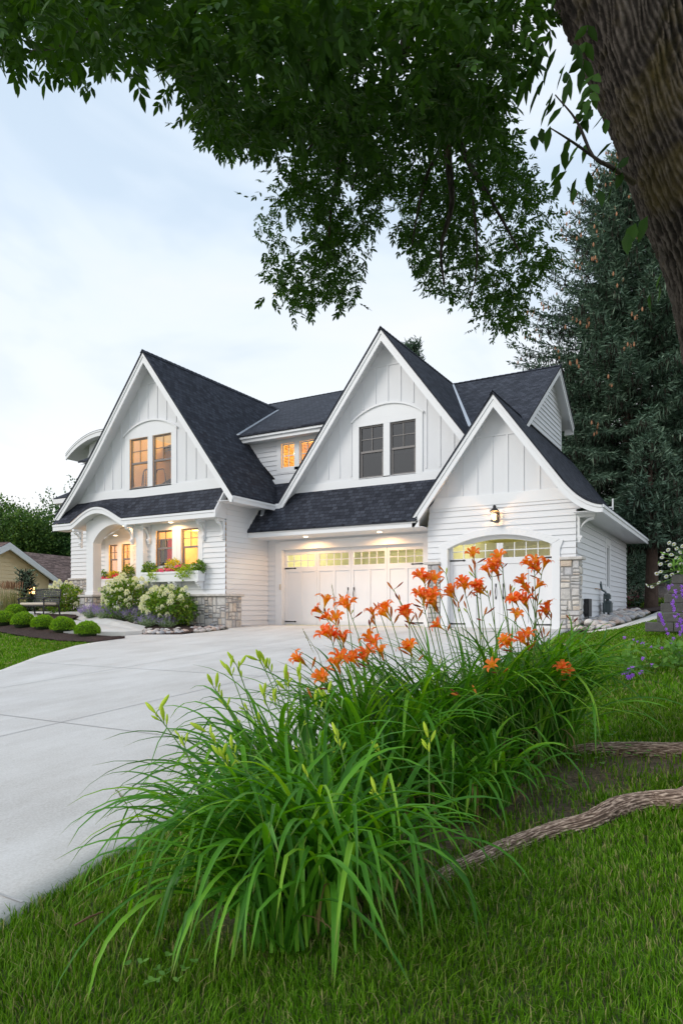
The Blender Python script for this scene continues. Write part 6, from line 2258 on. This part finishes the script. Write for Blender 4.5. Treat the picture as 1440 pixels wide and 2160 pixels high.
DH = daisy_head()
db = fr(.75, 6 * H_, -.25)
root = empty('daisy_plant', db, 'tall clump of white daisies growing on the grey block wall', 'plant')
st = MB(); rng = np.random.default_rng(92)
P, D = [], []
HEADS = [(1426, 1157), (1434, 1165), (1415, 1170), (1395, 1176), (1405, 1184), (1392, 1190), (1412, 1192), (1432, 1180), (1420, 1148), (1438, 1152), (1398, 1168), (1408, 1160), (1425, 1176), (1436, 1190), (1384, 1210), (1364, 1235), (1388, 1229), (1374, 1238), (1392, 1206), (1404, 1216), (1416, 1212), (1430, 1204), (1442, 1200), (1448, 1160), (1455, 1178), (1450, 1142), (1462, 1150), (1410, 1145)]
for k, (u, v) in enumerate(HEADS):
    e = on_d(u, v, 11.1 + rng.uniform(-.3, .3))
    b = Vector(db) + Vector((rng.normal() * .14, rng.normal() * .14, -.03))
    md = b.lerp(e, .55) + Vector((0, 0, .08))
    st.tube([b, md, e], [.005, .004, .003], 4)
    for t in (.2, .35, .5, .65):
        q = b.lerp(md, t)
        for _ in range(4): P.append(tuple(q + Vector(rng.normal(size=3)) * .02)); D.append(tuple(rdir(1, rng)[0] + np.array([0, 0, .4])))
    o = bpy.data.objects.new('flower_head', DH); C.objects.link(o); o.parent = root; o.location = e - Vector(root.location)
    o.rotation_euler = Vector((rng.normal() * .5 - .2, -.8 + rng.normal() * .4, .6)).to_track_quat('Z', 'Y').to_euler()
for _ in range(500):
    q = Vector(db) + Vector((rng.normal() * .22, rng.normal() * .22, rng.uniform(0, .34)))
    P.append(tuple(q)); D.append(tuple(rdir(1, rng)[0] + np.array([0, 0, .5])))
st.build('stems', M['lilystem'], root)
link('foliage', leaves_mesh('daisy_leaves', P, D, rdir(len(P), rng), .09, .025, M['weed'], 'lance', .1), root)

# bellflowers at the right edge of the lawn
def bell_mesh():
    m = MB()
    for k in range(5):
        a0, a1 = 2 * PI * k / 5, 2 * PI * (k + 1) / 5; am = (a0 + a1) / 2
        q = lambda r, a, z: (r * math.cos(a), r * math.sin(a), z)
        m.poly([q(.003, am, 0), q(.010, a0, .014), q(.013, am, .028), q(.010, a1, .014)]); m.poly([q(.010, a0, .014), q(.017, a0 + .2, .026), q(.024, am, .034), q(.013, am, .028)]); m.poly([q(.010, a1, .014), q(.013, am, .028), q(.024, am, .034), q(.017, a1 - .2, .026)])
    return m.mesh('bellflower', M['purple'])


BELL = bell_mesh()
def bellflower(base_, stems, label, seed, leaves_=160, rad=.16):
    root = empty('bellflower', base_, label, 'plant')
    rng = np.random.default_rng(seed); s = MB(); P, D = [], []
    for (pts, nb) in stems:
        pts = [Vector(p) for p in pts]
        s.tube(pts, [.006] + [.004] * (len(pts) - 2) + [.0025], 5)
        for k in range(nb):
            t = .38 + .62 * k / nb; x = t * (len(pts) - 1); i = min(int(x), len(pts) - 2)
            p = pts[i].lerp(pts[i + 1], x - i)
            o = bpy.data.objects.new('flower', BELL); C.objects.link(o); o.parent = root
            d_ = Vector((rng.normal() * .8 - .2, rng.normal() * .5 - .6, -.35))
            o.location = p + d_.normalized() * .012 - Vector(root.location); o.rotation_euler = d_.to_track_quat('Z', 'Y').to_euler(); sc = rng.uniform(.8, 1.2); o.scale = (sc, sc, sc)
    for _ in range(leaves_):
        q = np.array(base_) + np.array([rng.normal() * rad, rng.normal() * rad, rng.random() * .28]); P.append(q); D.append(rdir(1, rng)[0] + np.array([0, 0, .3]))
    s.build('stems', M['lilystem'], root)
    link('foliage', leaves_mesh('bellflower_leaves', P, D, np.array([0, 0, 1.]) + rng.normal(size=(len(P), 3)) * .5, .09, .042, M['weed'], 'lance', .1), root)


b0 = on_g(1428, 1408)
dd = (b0 - Vector((0, 0, .5))).length / math.sqrt(1 + ((1428 - U0) / F0) ** 2)
W_ = lambda u, v, o=0: on_d(u, v, 7.9 + o)
bellflower(b0, [([b0, W_(1438, 1345), W_(1425, 1280), W_(1412, 1225)], 22), ([b0, W_(1446, 1340), W_(1448, 1270), W_(1440, 1230)], 16), ([b0, W_(1425, 1370), W_(1402, 1310), W_(1395, 1290)], 12), ([b0, W_(1440, 1370), W_(1436, 1355)], 8), ([b0, W_(1400, 1365), W_(1340, 1352), W_(1312, 1338)], 6), ([b0, W_(1450, 1330), W_(1432, 1300)], 9)], 'bellflower with tall purple flowered stems at the right edge of the lawn', 95, 260, .20)
b1 = on_g(1330, 1420)
W1 = lambda u, v: on_d(u, v, 7.3)
bellflower(b1, [([b1 + Vector((.25, 0, 0)), W1(1345, 1405), W1(1325, 1412), W1(1305, 1416)], 9), ([b1 + Vector((.3, 0, 0)), W1(1352, 1412), W1(1330, 1424), W1(1312, 1424)], 7), ([b1 + Vector((.3, 0, 0)), W1(1360, 1390), W1(1362, 1384)], 3)], 'low bellflower lying in the grass with a few lilac flowers', 96, 40, .08)
p = on_g(1322, 1398)
shrub('groundcover_tuft', (p.x, p.y, p.z - .02), .14, .05, 260, .045, 'weed', 'small round-leaved tuft in the lawn left of the bellflowers', 97, core=False)


# plants in the window boxes
def boxplant(name, loc, rx, rz, n, ls, mat, label, seed, flowers=None, nf=0, drape=0., lit=.5):
    rng = np.random.default_rng(seed)
    root = empty(name, loc, label, 'plant')
    d = rdir(n, rng); r = rng.random(n) ** .4
    P = np.array(loc) + np.array([0, 0, rz * .6]) + d * r[:, None] * np.array([rx, .16, rz])
    if drape:
        k = rng.random(n) < .5
        P[k] += np.stack([0 * r[k], -.14 - .06 * rng.random(k.sum()), -drape * rng.random(k.sum())], 1)
    L_ = ls * rng.uniform(.6, 1.25, n)
    link('foliage', leaves_mesh(name + '_leaves', P, d + rng.normal(size=(n, 3)) * .6, np.array([0, -.4, 1.]) + rng.normal(size=(n, 3)) * .5, L_, L_ * .65, M[mat], 'lance', .12), root)
    if nf:
        c = rdir(nf, rng); c[:, 1] = -np.abs(c[:, 1]); c[:, 2] = np.abs(c[:, 2])
        c = np.array(loc) + np.array([0, -.02, rz * .5]) + c * np.array([rx, .17, rz * .8]) * rng.uniform(.8, 1.08, (nf, 1))
        PP, DD = [], []
        for q in c:
            a0 = rng.random() * 6
            for j in range(5):
                a = a0 + j * 2 * PI / 5; PP.append(q); DD.append((math.cos(a), -.25, math.sin(a)))
        link('flowers', leaves_mesh(name + '_flowers', PP, DD, np.tile([[0, -1., .2]], (len(PP), 1)), .034, .034, M[flowers], 'diamond', .1), root)


ZB, YBX = 1.62, Y1 - .19
boxplant('coleus_plant', (-16.1, YBX, ZB), .30, .24, 360, .08, 'hyd', 'bushy green plant at the left end of the long window box', 101)
boxplant('vine_plant', (-15.78, YBX, ZB), .22, .10, 240, .07, 'lime', 'lime green vine trailing over the left part of the long window box', 102, drape=.26)
boxplant('impatiens_plant', (-15.35, YBX, ZB), .36, .12, 200, .06, 'hyd', 'pink flowered impatiens in the middle of the long window box', 103, 'pinkf', 46)
boxplant('coleus_plant', (-15.15, YBX + .03, ZB + .05), .26, .26, 330, .085, 'yellowleaf', 'bright yellow coleus in the middle of the long window box', 104)
boxplant('impatiens_plant', (-14.72, YBX, ZB + .12), .22, .10, 120, .06, 'hyd', 'pink flowers below the right-hand window of the pair', 105, 'pinkf', 20)
boxplant('vine_plant', (-14.45, YBX, ZB), .36, .16, 420, .08, 'lime', 'green leafy vine spilling over the right part of the long window box', 106, drape=.16)
boxplant('ivy_plant', (-14.05, YBX, ZB + .04), .24, .20, 300, .075, 'hyd', 'dark green plant at the right end of the long window box', 107)
ZB, YBX = 1.60, YW - .19
boxplant('coleus_plant', (-21.1, YBX, ZB), .24, .26, 260, .08, 'hyd', 'green plant at the left of the porch window box', 108)
boxplant('impatiens_plant', (-20.85, YBX, ZB), .45, .12, 200, .06, 'hyd', 'pink flowers in the left half of the porch window box', 109, 'pinkf', 40)
boxplant('coleus_plant', (-20.5, YBX + .02, ZB + .06), .3, .18, 260, .08, 'yellowleaf', 'yellow-green coleus under the porch windows', 110)
boxplant('impatiens_plant', (-20.2, YBX, ZB + .04), .34, .16, 200, .06, 'hyd', 'red impatiens in the right half of the porch window box', 111, 'redf', 56)
boxplant('vine_plant', (-19.95, YBX, ZB), .22, .10, 200, .07, 'lime', 'lime vine hanging over the front of the porch window box', 112, drape=.2)
boxplant('ivy_plant', (-19.68, YBX, ZB + .05), .28, .34, 380, .08, 'hyd', 'tall dark green plant at the right end of the porch window box', 113)

# ================================================================== daylilies
def strap_leaves(bases, rng, nper, Lr, Wr, upr=0., seg=13):
    """arching strap leaves, keeled along the middle"""
    V, F, UV = [], [], []
    vi = 0
    for (bx, by, bz, spread, toward) in bases:
        for k in range(nper):
            az = rng.random() * 2 * PI
            if toward is not None and rng.random() < .55: az = toward + rng.normal() * .8
            L_ = rng.uniform(*Lr); W = rng.uniform(*Wr)
            rr = spread * math.sqrt(rng.random()); a2 = rng.random() * 2 * PI
            p = np.array([bx + rr * math.cos(a2), by + rr * math.sin(a2), 0.])
            p[2] = ground(p[0], p[1]) - .01
            el = R(rng.uniform(62 + 10 * upr, 88)) if rng.random() < .8 + .12 * upr else R(rng.uniform(40, 65))
            droop = rng.uniform(1.6 - .55 * upr, 3.2 - .7 * upr); kink = rng.uniform(.5, .8) if rng.random() < .25 else 9
            h = np.array([math.cos(az), math.sin(az), 0.]); s = np.array([-h[1], h[0], 0.])
            tw = rng.normal() * .25; ds = L_ / seg
            swirl = rng.normal() * .5
            for j in range(seg + 1):
                t = j / seg
                wd = W * min(1, .55 + 1.8 * t) * (1 - t ** 3.2) ** .8 * .5 + .0006
                e = el - droop * max(0, t - .08) ** 1.5 - (.9 if t > kink else 0)
                e = max(e, -1.25)
                hz = h * math.cos(swirl * t) + s * math.sin(swirl * t); sz = -h * math.sin(swirl * t) + s * math.cos(swirl * t)
                d = hz * math.cos(e) + np.array([0, 0, math.sin(e)])
                up = -hz * math.sin(e) + np.array([0, 0, math.cos(e)])
                q = sz * math.cos(tw * t) + up * math.sin(tw * t)
                if p[2] < ground(p[0], p[1]) + .012: p[2] = ground(p[0], p[1]) + .012
                V += [p - q * wd + up * wd * .5, p - up * 0.0, p + q * wd + up * wd * .5]
                UV += [(0, t), (.5, t), (1, t)]
                if j:
                    b = vi + (j - 1) * 3
                    F += [(b, b + 1, b + 4, b + 3), (b + 1, b + 2, b + 5, b + 4)]
                p = p + d * ds
            vi += (seg + 1) * 3
    return np.array(V), np.array(F), np.array(UV)


def lily_flower(seed):
    r = random.Random(seed); m = MB()
    op = r.uniform(.85, 1.15)
    for k in range(6):
        a = 2 * PI * k / 6 + r.uniform(-.12, .12); inner = k % 2
        prof = [(0, .004, .004), (.25, .011, .010), (.5, .026, .017 if inner else .012), (.72, .046 * op, .019 if inner else .012), (.88, .064 * op, .014 if inner else .009), (1, .078 * op, .001)]
        zz = [0, .030, .058, .074, .076, .068 - .010 * r.random()]
        rows = []
        for (t, rad, w), z in zip(prof, zz):
            c, s = math.cos(a), math.sin(a)
            rf = .003 * math.sin(9 * t + k)
            rows.append([(rad * c - (-s) * w, rad * s - c * w, z + w * .25 + rf), (rad * c, rad * s, z), (rad * c + (-s) * w, rad * s + c * w, z + w * .25 - rf)])
        for j in range(5):
            t0, t1 = prof[j][0], prof[j + 1][0]
            for i in (0, 1):
                m.poly([rows[j][i], rows[j][i + 1], rows[j + 1][i + 1], rows[j + 1][i]], [(i / 2, t0), ((i + 1) / 2, t0), ((i + 1) / 2, t1), (i / 2, t1)])
    for k in range(5):
        a = 2 * PI * k / 5 + .3
        P = [(.002 * math.cos(a), .002 * math.sin(a), .02), (.008 * math.cos(a), .008 * math.sin(a), .06), (.016 * math.cos(a), .016 * math.sin(a), .085)]
        n0 = len(m.f); m.tube(P, [.0012, .001, .0022], 4)
        for f in range(n0, len(m.f)): m.uv[f] = [(0, .15)] * len(m.f[f])
    n0 = len(m.f); m.lathe((0, 0, -.03), [(.0035, 0), (.004, .015), (.006, .032)], 6)
    for f in range(n0, len(m.f)): m.uv[f] = [(0, 0)] * len(m.f[f])
    return m.mesh('lily_flower', M['petal'], True)


def bud_mesh(name, mat, L_=.062, w=.0078):
    m = MB(); m.lathe((0, 0, 0), [(.002, 0), (w * .55, L_ * .12), (w, L_ * .45), (w * .9, L_ * .72), (w * .5, L_ * .92), (.0012, L_)], 7)
    return m.mesh(name, M[mat], True)


FLOWERS = [lily_flower(k) for k in range(5)]
BUD_G = bud_mesh('green_bud', 'budgreen'); BUD_O = bud_mesh('orange_bud', 'budorange', .066, .0075)
M['wilt'] = leaf_mat('wilted_lily', [(0, (.20, .035, .03)), (1, (.36, .10, .04))], .15)
BUD_W = bud_mesh('wilted_flower', 'wilt', .072, .006)


def part_at(me, name, parent, top, p, d, sc=1., roll=None):
    o = bpy.data.objects.new(name, me); C.objects.link(o); o.parent = parent
    q = Vector(d).to_track_quat('Z', 'Y') @ Quaternion((0, 0, 1), rnd.uniform(0, 6) if roll is None else roll)
    o.location = Vector(p) - Vector(top.location)
    o.rotation_euler = q.to_euler(); o.scale = (sc, sc, sc)
    return o


def lily_plant(bases, label, seed, nper, stalks, Lr=(.85, 1.32), Wr=(.017, .032), kind='green'):
    rng = np.random.default_rng(seed)
    loc = Vector((sum(b[0] for b in bases) / len(bases), sum(b[1] for b in bases) / len(bases), 0)); loc.z = ground(loc.x, loc.y)
    root = empty('daylily_plant', loc, label, 'plant', 'daylilies along the driveway edge')
    V, F, UV = strap_leaves(bases, rng, nper, Lr, Wr, 1. if 'orange' in label else 0.)
    link('leaves', np_mesh('lily_leaves', V, F, M['lily'], uv=UV, smooth=True), root)
    V, F, UV = strap_leaves([(b[0], b[1], b[2], b[3] * 1.3, b[4]) for b in bases], rng, max(2, nper // 12), (.25, .5), (.008, .016))
    link('withered_leaves', np_mesh('lily_dead', V, F, M['deadleaf'], uv=UV, smooth=True), root)
    for (u, v, t, heads) in stalks:
        e = on_d(u, v, t)
        b = min(bases, key=lambda q: (q[0] - e.x) ** 2 + (q[1] - e.y) ** 2)
        sh = rng.uniform(.12, .42) * (1 if u < 1120 else -.35)
        p0 = Vector((b[0] * .55 + e.x * .45 + CS * sh + rng.normal() * .07, b[1] * .75 + e.y * .25 + SN * sh - .05 + rng.normal() * .07, 0)); p0.z = ground(p0.x, p0.y)
        mid = p0.lerp(e, .5) + Vector((rng.normal() * .03, rng.normal() * .03, .10 + .05 * rng.random()))
        pts = [((1 - s) ** 2) * p0 + 2 * s * (1 - s) * mid + s * s * e for s in [q / 9 for q in range(10)]]
        m = MB(); m.tube(pts, [.0052 - .0026 * q / 9 for q in range(10)], 6)
        tip = (pts[-1] - pts[-3]).normalized()
        jobs = []
        if 'f' in heads and rng.random() < .6: heads = heads + 'f' + rng.choice(['o', 'w', 'oo'])
        if 'B' in heads: heads = heads + rng.choice(['Bb', 'B', 'bb'])
        for q, hk in enumerate(heads):
            back = .016 * q if hk != 'f' else .012 * q
            s0 = pts[-1] - tip * back
            dd = (tip * .8 + Vector((rng.normal() * .55, rng.normal() * .55, .45 + rng.normal() * .2))).normalized()
            if hk == 'f': dd = (tip * .45 + Vector((-.15 + rng.normal() * .4, -.50 + rng.normal() * .3, .55))).normalized()
            if hk == 'w': dd = (dd + Vector((rng.normal() * .5, rng.normal() * .5, -.5))).normalized()
            ln = {'f': .035, 'b': .014, 'B': .02, 'o': .022, 'w': .025, 's': .01}[hk]
            e1 = s0 + dd * ln
            m.tube([s0, s0.lerp(e1, .5) + tip * .003, e1], [.0022, .002, .0022], 4, False)
            jobs.append((hk, e1, dd))
        for s in (.60, .74):
            if rng.random() < .35:
                i = int(s * 9); bp = pts[i]; bd = (tip + Vector((rng.normal(), rng.normal(), .2)) * .8).normalized()
                m.tube([bp, bp + bd * .06], [.0025, .002], 4, False); jobs.append(('s', bp + bd * .06, bd)); jobs.append(('s', bp + bd * .05, (bd + Vector(rng.normal(size=3)) * .5).normalized()))
        so = m.build('flower_stalk', M['lilystem'], root)
        for hk, p, dd in jobs:
            me, nm, sc = {'f': (FLOWERS[rng.integers(5)], 'flower', rng.uniform(.70, .95)), 'b': (BUD_G, 'bud', rng.uniform(.55, .85)), 'B': (BUD_G, 'bud', rng.uniform(1.0, 1.35)), 'o': (BUD_O, 'bud', rng.uniform(.75, 1.15)), 'w': (BUD_W, 'wilted_flower', rng.uniform(.8, 1.15)), 's': (BUD_G, 'bud', rng.uniform(.3, .5))}[hk]
            o = bpy.data.objects.new(nm, me); C.objects.link(o); o.parent = so
            # the stalk's own frame sits at the world origin
            o.location = p; o.rotation_euler = (Vector(dd).to_track_quat('Z', 'Y') @ Quaternion((0, 0, 1), rng.random() * 6)).to_euler(); o.scale = (sc, sc, sc)
    return root


TL = PI * .98     # towards the driveway
def B(u, v, sp=.10, tw=None):
    g = on_g(u, v); return (g.x, g.y, g.z, sp, tw)


front = [((322, 1500, 3.1, 'BBbbb')), ((350, 1510, 3.12, 'Bb')), ((384, 1560, 3.2, 'bbsb')), ((450, 1555, 3.0, 'BbBb')), ((478, 1603, 2.9, 'BBBbb'))]
lily_plant([B(600, 1985, .13, -2.5), B(530, 1925, .11, -2.7), B(680, 1960, .10, -2.0)], 'daylily clump with long arching leaves nearest the camera, green buds at its left', 201, 88,
           [(330, 1505, 3.05, 'BBbb'), (385, 1560, 3.1, 'bsbb'), (443, 1548, 3.05, 'Bbb'), (470, 1598, 2.95, 'BBBb'), (490, 1590, 2.95, 'Bbs'), (360, 1682, 3.0, 'bbs'), (648, 1640, 2.8, 'bb')], Lr=(.75, 1.18), Wr=(.018, .032))
lily_plant([B(700, 1885, .13, -2.2), B(775, 1880, .11, -1.2)], 'daylily clump with drooping leaves beside the nearest one, towards the lawn', 202, 78,
           [(712, 1560, 3.2, 'BBb'), (800, 1590, 3.2, 'Bb'), (905, 1565, 3.2, 'BBb'), (795, 1680, 3.0, 'Bbb'), (600, 1440, 3.4, 'Bbs')], Lr=(.62, 1.0), Wr=(.018, .032))
lily_plant([B(640, 1790, .13, TL), B(580, 1770, .10, TL)], 'daylily clump with many tall green-budded stalks leaning over the driveway', 203, 66,
           [(452, 1452, 3.6, 'BBbb'), (485, 1415, 3.7, 'BBb'), (500, 1405, 3.72, 'BBbs'), (475, 1490, 3.6, 'bbs'), (550, 1395, 3.8, 'BBb'), (562, 1400, 3.8, 'Bbb'), (556, 1470, 3.6, 'BBb'), (575, 1480, 3.6, 'Bb'), (610, 1440, 3.8, 'oB'), (660, 1480, 3.7, 'oBb'), (630, 1430, 3.8, 'BBb'), (690, 1470, 3.8, 'Bb'), (520, 1500, 3.6, 'bbs'), (545, 1520, 3.5, 'sbs')], Lr=(.85, 1.32))
lily_plant([B(800, 1740, .14, None), B(760, 1710, .12, TL)], 'daylily clump with orange flowers on its left, in the middle of the row', 204, 84,
           [(645, 1402, 4.0, 'fo'), (690, 1440, 4.0, 'fo'), (712, 1408, 4.1, 'fow'), (700, 1352, 4.2, 'ffo'), (722, 1358, 4.2, 'fo'), (682, 1290, 4.4, 'fow'), (708, 1318, 4.3, 'ffo'), (738, 1292, 4.4, 'fb'), (758, 1404, 4.2, 'ffo'), (775, 1398, 4.2, 'fw'), (810, 1396, 4.2, 'fo'), (730, 1270, 4.5, 'wo'), (780, 1320, 4.4, 'ow'), (795, 1362, 4.3, 'foo')], Lr=(.85, 1.32))
lily_plant([B(880, 1690, .13, TL), B(930, 1660, .12, None)], 'daylily clump crowded with red-orange flowers in front of the wide garage door', 205, 92,
           [(822, 1300, 4.4, 'ffo'), (800, 1290, 4.5, 'ow'), (862, 1308, 4.5, 'ffo'), (842, 1268, 4.6, 'wo'), (868, 1380, 4.4, 'fo'), (790, 1312, 4.5, 'foo'), (890, 1268, 4.6, 'ffow'), (912, 1270, 4.6, 'fo'), (940, 1332, 4.5, 'fo'), (895, 1232, 4.7, 'fw'), (918, 1232, 4.7, 'fo'), (830, 1245, 4.7, 'wo'), (925, 1290, 4.6, 'fwo'), (880, 1310, 4.5, 'oow')], Lr=(.85, 1.32))
lily_plant([B(1010, 1640, .14, None), B(1060, 1610, .13, None)], 'daylily clump with tall orange flowers in front of the arched garage door', 206, 104,
           [(1000, 1186, 4.9, 'fwo'), (1058, 1190, 4.9, 'fow'), (1036, 1208, 4.8, 'ffw'), (1050, 1215, 4.8, 'fo'), (978, 1244, 4.8, 'foo'), (1012, 1250, 4.8, 'fo'), (962, 1262, 4.8, 'fo'), (1028, 1252, 4.8, 'fb'), (1000, 1210, 4.9, 'oob'), (1018, 1300, 4.6, 'wow'), (985, 1290, 4.7, 'ob'), (1075, 1250, 4.9, 'bbo'), (940, 1210, 4.9, 'ob'), (965, 1285, 4.7, 'oob')], Lr=(.85, 1.32))
lily_plant([B(1110, 1600, .15, 0), B(1165, 1585, .14, 0)], 'daylily clump with orange flowers at the right end of the row', 207, 112,
           [(1126, 1198, 5.0, 'ffo'), (1142, 1208, 5.0, 'fw'), (1110, 1240, 4.9, 'ffo'), (1122, 1250, 4.9, 'fo'), (1092, 1278, 4.8, 'ffw'), (1110, 1280, 4.8, 'fo'), (1084, 1312, 4.7, 'fo'), (1162, 1296, 5.0, 'fo'), (1132, 1270, 5.0, 'wob'), (1145, 1310, 4.9, 'wo'), (1078, 1362, 4.6, 'fwo'), (1112, 1358, 4.7, 'fow'), (1050, 1418, 4.5, 'fwo'), (1190, 1425, 4.8, 'fw'), (975, 1470, 4.2, 'wo'), (1008, 1472, 4.2, 'o'), (1205, 1312, 5.1, 'ow'), (1225, 1380, 5.0, 'ow'), (1148, 1345, 4.9, 'oow')], Lr=(.85, 1.32))
lily_plant([B(960, 1730, .12, None), B(1040, 1700, .11, None)], 'flowerless daylily clump with broad drooping leaves at the edge of the bare soil', 208, 62, [(918, 1640, 3.9, 'ss')], Lr=(.5, .8), Wr=(.018, .032))

# seed heads of grass and a fallen twig
for k, (u0, v0, u1, v1, t, lab) in enumerate(((300, 1745, 248, 1668, 3.4, 'single grass seed head leaning over the driveway beside the nearest daylily'), (690, 1440, 640, 1330, 4.2, 'tall grass seed head standing among the leftmost orange lilies'), (720, 1400, 700, 1235, 4.5, 'taller grass seed head rising in front of the wide garage door'))):
    a, b = on_d(u0, v0, t), on_d(u1, v1, t)
    root = empty('grass_stalk', a, lab, 'grass')
    m = MB(); m.tube([a, a.lerp(b, .5) + Vector((.02, 0, .02)), b], [.0022, .0018, .001], 4); m.build('stem', M['reed'], root)
    P = [tuple(a.lerp(b, s)) for s in np.linspace(.55, 1, 26)]
    link('seed_head', leaves_mesh('seeds', P, np.tile(np.array(b - a)[None, :], (26, 1)) + RNG.normal(size=(26, 3)) * .06, rdir(26), .016, .006, M['reed'], 'diamond'), root)
a, b = on_g(158, 1980), on_g(218, 1950)
m = MB(); m.tube([a + Vector((0, 0, .05)), a.lerp(b, .5) + Vector((0, 0, .055)), b + Vector((0, 0, .05))], [.004, .005, .003], 5); tag(m.build('twig', M['wood']), 'dark twig lying on the grass left of the nearest daylily', 'twig')

# weeds on the bare soil and under the leaves
def weeds(cs, label, seed, group=None):
    rng = np.random.default_rng(seed)
    for (u, v, n, r) in cs:
        g = on_g(u, v); P, D, N = [], [], []
        for k in range(n):
            q = np.array(g) + np.array([rng.normal() * r, rng.normal() * r, 0]); q[2] = ground(q[0], q[1]) + rng.uniform(.02, .07)
            a0 = rng.random() * 6
            for j in range(3):
                a = a0 + j * 2.1; P.append(q); D.append((math.cos(a), math.sin(a), .25)); N.append((0, 0, 1))
        o = link('weed_patch', leaves_mesh('weed_leaves', P, D, np.array(N) + rng.normal(size=(len(N), 3)) * .3, rng.uniform(.014, .032, len(P)), rng.uniform(.012, .022, len(P)), M['weed'], 'lance', .05))
        tag(o, label[cs.index((u, v, n, r))], 'weeds', kind='stuff')


weeds([(1265, 1600, 26, .14), (1340, 1592, 14, .10), (1165, 1680, 9, .05), (345, 2070, 12, .05), (1250, 1558, 12, .08)],
      ['leafy weed patch on the bare soil beside the far root', 'small weed patch against the far root near the right edge', 'single broad-leaved weed on the bare soil below the daylilies', 'small weeds at the foot of the nearest daylily', 'weeds growing along the top of the far root'], 301)

# ================================================================== lawn grass
def proj_np(x, y, z):
    d = -SN * x + CS * y; r = CS * x + SN * y
    return U0 + F0 * r / d, V0 - F0 * (z - .5) / d, d


def soilness(x, y):
    """1 on the bare earth by the lilies and roots, 0 in the lawn"""
    c = [(-1.55, 3.6, .55), (-1.25, 4.3, .6), (-.95, 4.9, .5), (-1.75, 2.75, .42), (-.95, 4.25, .34), (-.6, 5.35, .45), (-1.9, 2.3, .22)]
    s = np.zeros_like(x)
    for a, b, r in c: s = np.maximum(s, np.exp(-(((x - a) ** 2 + (y - b) ** 2) / r ** 2) ** 1.5))
    return s


def lawn(rng):
    out = []
    mulch_x = [q[0] for q in m0[::-1]]; mulch_y = [q[1] for q in m0[::-1]]
    def take(n, x0, x1, y0, y1, left, dens_keep):
        x = rng.uniform(x0, x1, n); y = rng.uniform(y0, y1, n)
        z = gnp(x, y)
        dr = np.interp(y, [q[0] for q in DR_R], [q[1] for q in DR_R]); dl = np.interp(y, [q[0] for q in DR_L], [q[1] for q in DR_L])
        if left: ok = (x < dl - .01) & (y < np.interp(x, mulch_x, mulch_y) - .02)
        else:
            ok = (x > dr + .004 * rng.normal(size=n))
            wk = np.interp(y, [q[0] for q in sw], [q[1] for q in sw])
            ok &= ~((y > 16.2) & (x < np.interp(y, [q[0] for q in sw], [q[2] for q in sw]) + .02))
        u, v, d = proj_np(x, y, z + .03)
        ok &= (d > .5) & (u > -900) & (u < 2700) & (v < 3600)
        s = soilness(x, y)
        ok &= rng.random(n) > s * .93
        ok &= rng.random(n) < np.clip((dens_keep / np.maximum(d, .5)) ** 1.25, 0, 1)
        # inside the foot of the retaining wall nothing grows
        return x[ok], y[ok], z[ok], d[ok]
    for a in ((230000, -3.0, 3.4, -.9, 3.2, False, 2.6), (230000, -3.3, 4.6, 3.2, 7.5, False, 4.0), (190000, -3.6, 7, 7.5, 17.6, False, 8.0), (80000, -2.2, 9, 15, 26, False, 14), (110000, -24, -9.8, 4.5, 12.5, True, 14)):
        out.append(take(*a))
    x, y, z, d = [np.concatenate(q) for q in zip(*out)]
    n = len(x)
    clump = vnoise(x * 3.1 + 50, y * 3.1 + 50, 3)
    fine = vnoise(x * 11 + 50, y * 11 + 50, 5)
    h = (.012 + .020 * clump + .015 * fine) * rng.uniform(.5, 1.5, n)
    h *= np.where(d > 6, 1.0, 1.0)
    w = .0028 * rng.uniform(.7, 1.3, n) * np.clip(d / 3.2, .8, 4.2)
    az = rng.uniform(0, 2 * PI, n)
    lean = rng.uniform(.1, 1.3, n) * (h + .012)
    drift = vnoise(x * 1.3 + 9, y * 1.3 + 20, 12) * 6.28
    hx = np.cos(az) * .95 + .25 * np.cos(drift); hy = np.sin(az) * .95 + .25 * np.sin(drift)
    sx, sy = -np.sin(az), np.cos(az)
    P = np.stack([x, y, z - .028], 1)
    S = np.stack([sx * w, sy * w, 0 * w], 1)
    A = np.stack([hx * lean * .35, hy * lean * .35, h * .60 + .02], 1); T = np.stack([hx * lean, hy * lean, h + .022], 1)
    V = np.stack([P - S, P + S, P + A + S * .8, P + A - S * .8, P + T + S * .1, P + T - S * .1], 1).reshape(-1, 3)
    b = np.arange(n)[:, None] * 6
    F = np.concatenate([b + [0, 1, 2, 3], b + [3, 2, 4, 5]], 1).reshape(-1, 4)
    print('grass blades', n)
    return np_mesh('lawn_grass', V, F, M['grass'])


tag(link('lawn_grass', lawn(np.random.default_rng(77))), 'green lawn of short blades on both sides of the driveway', 'grass', kind='stuff')

# dry litter on the bare soil
rng = np.random.default_rng(78)
x = rng.uniform(-3, 0, 9000); y = rng.uniform(1.6, 6.2, 9000); k = rng.random(9000) < soilness(x, y)
x, y = x[k], y[k]
P = np.stack([x, y, gnp(x, y) - .012 + rng.random(len(x)) * .02], 1)
a = rng.random(len(x)) * 6.28
tag(link('dry_litter', leaves_mesh('dry_litter', P, np.stack([np.cos(a), np.sin(a), rng.normal(size=len(x)) * .15], 1), np.array([0, 0, 1.]) + rng.normal(size=(len(x), 3)) * .3, rng.uniform(.02, .07, len(x)), rng.uniform(.002, .006, len(x)), M['deadleaf'], 'lance', .1)), 'dry leaf litter on the bare soil under the daylilies', 'leaf litter', kind='stuff')
# a few crumbs on the concrete
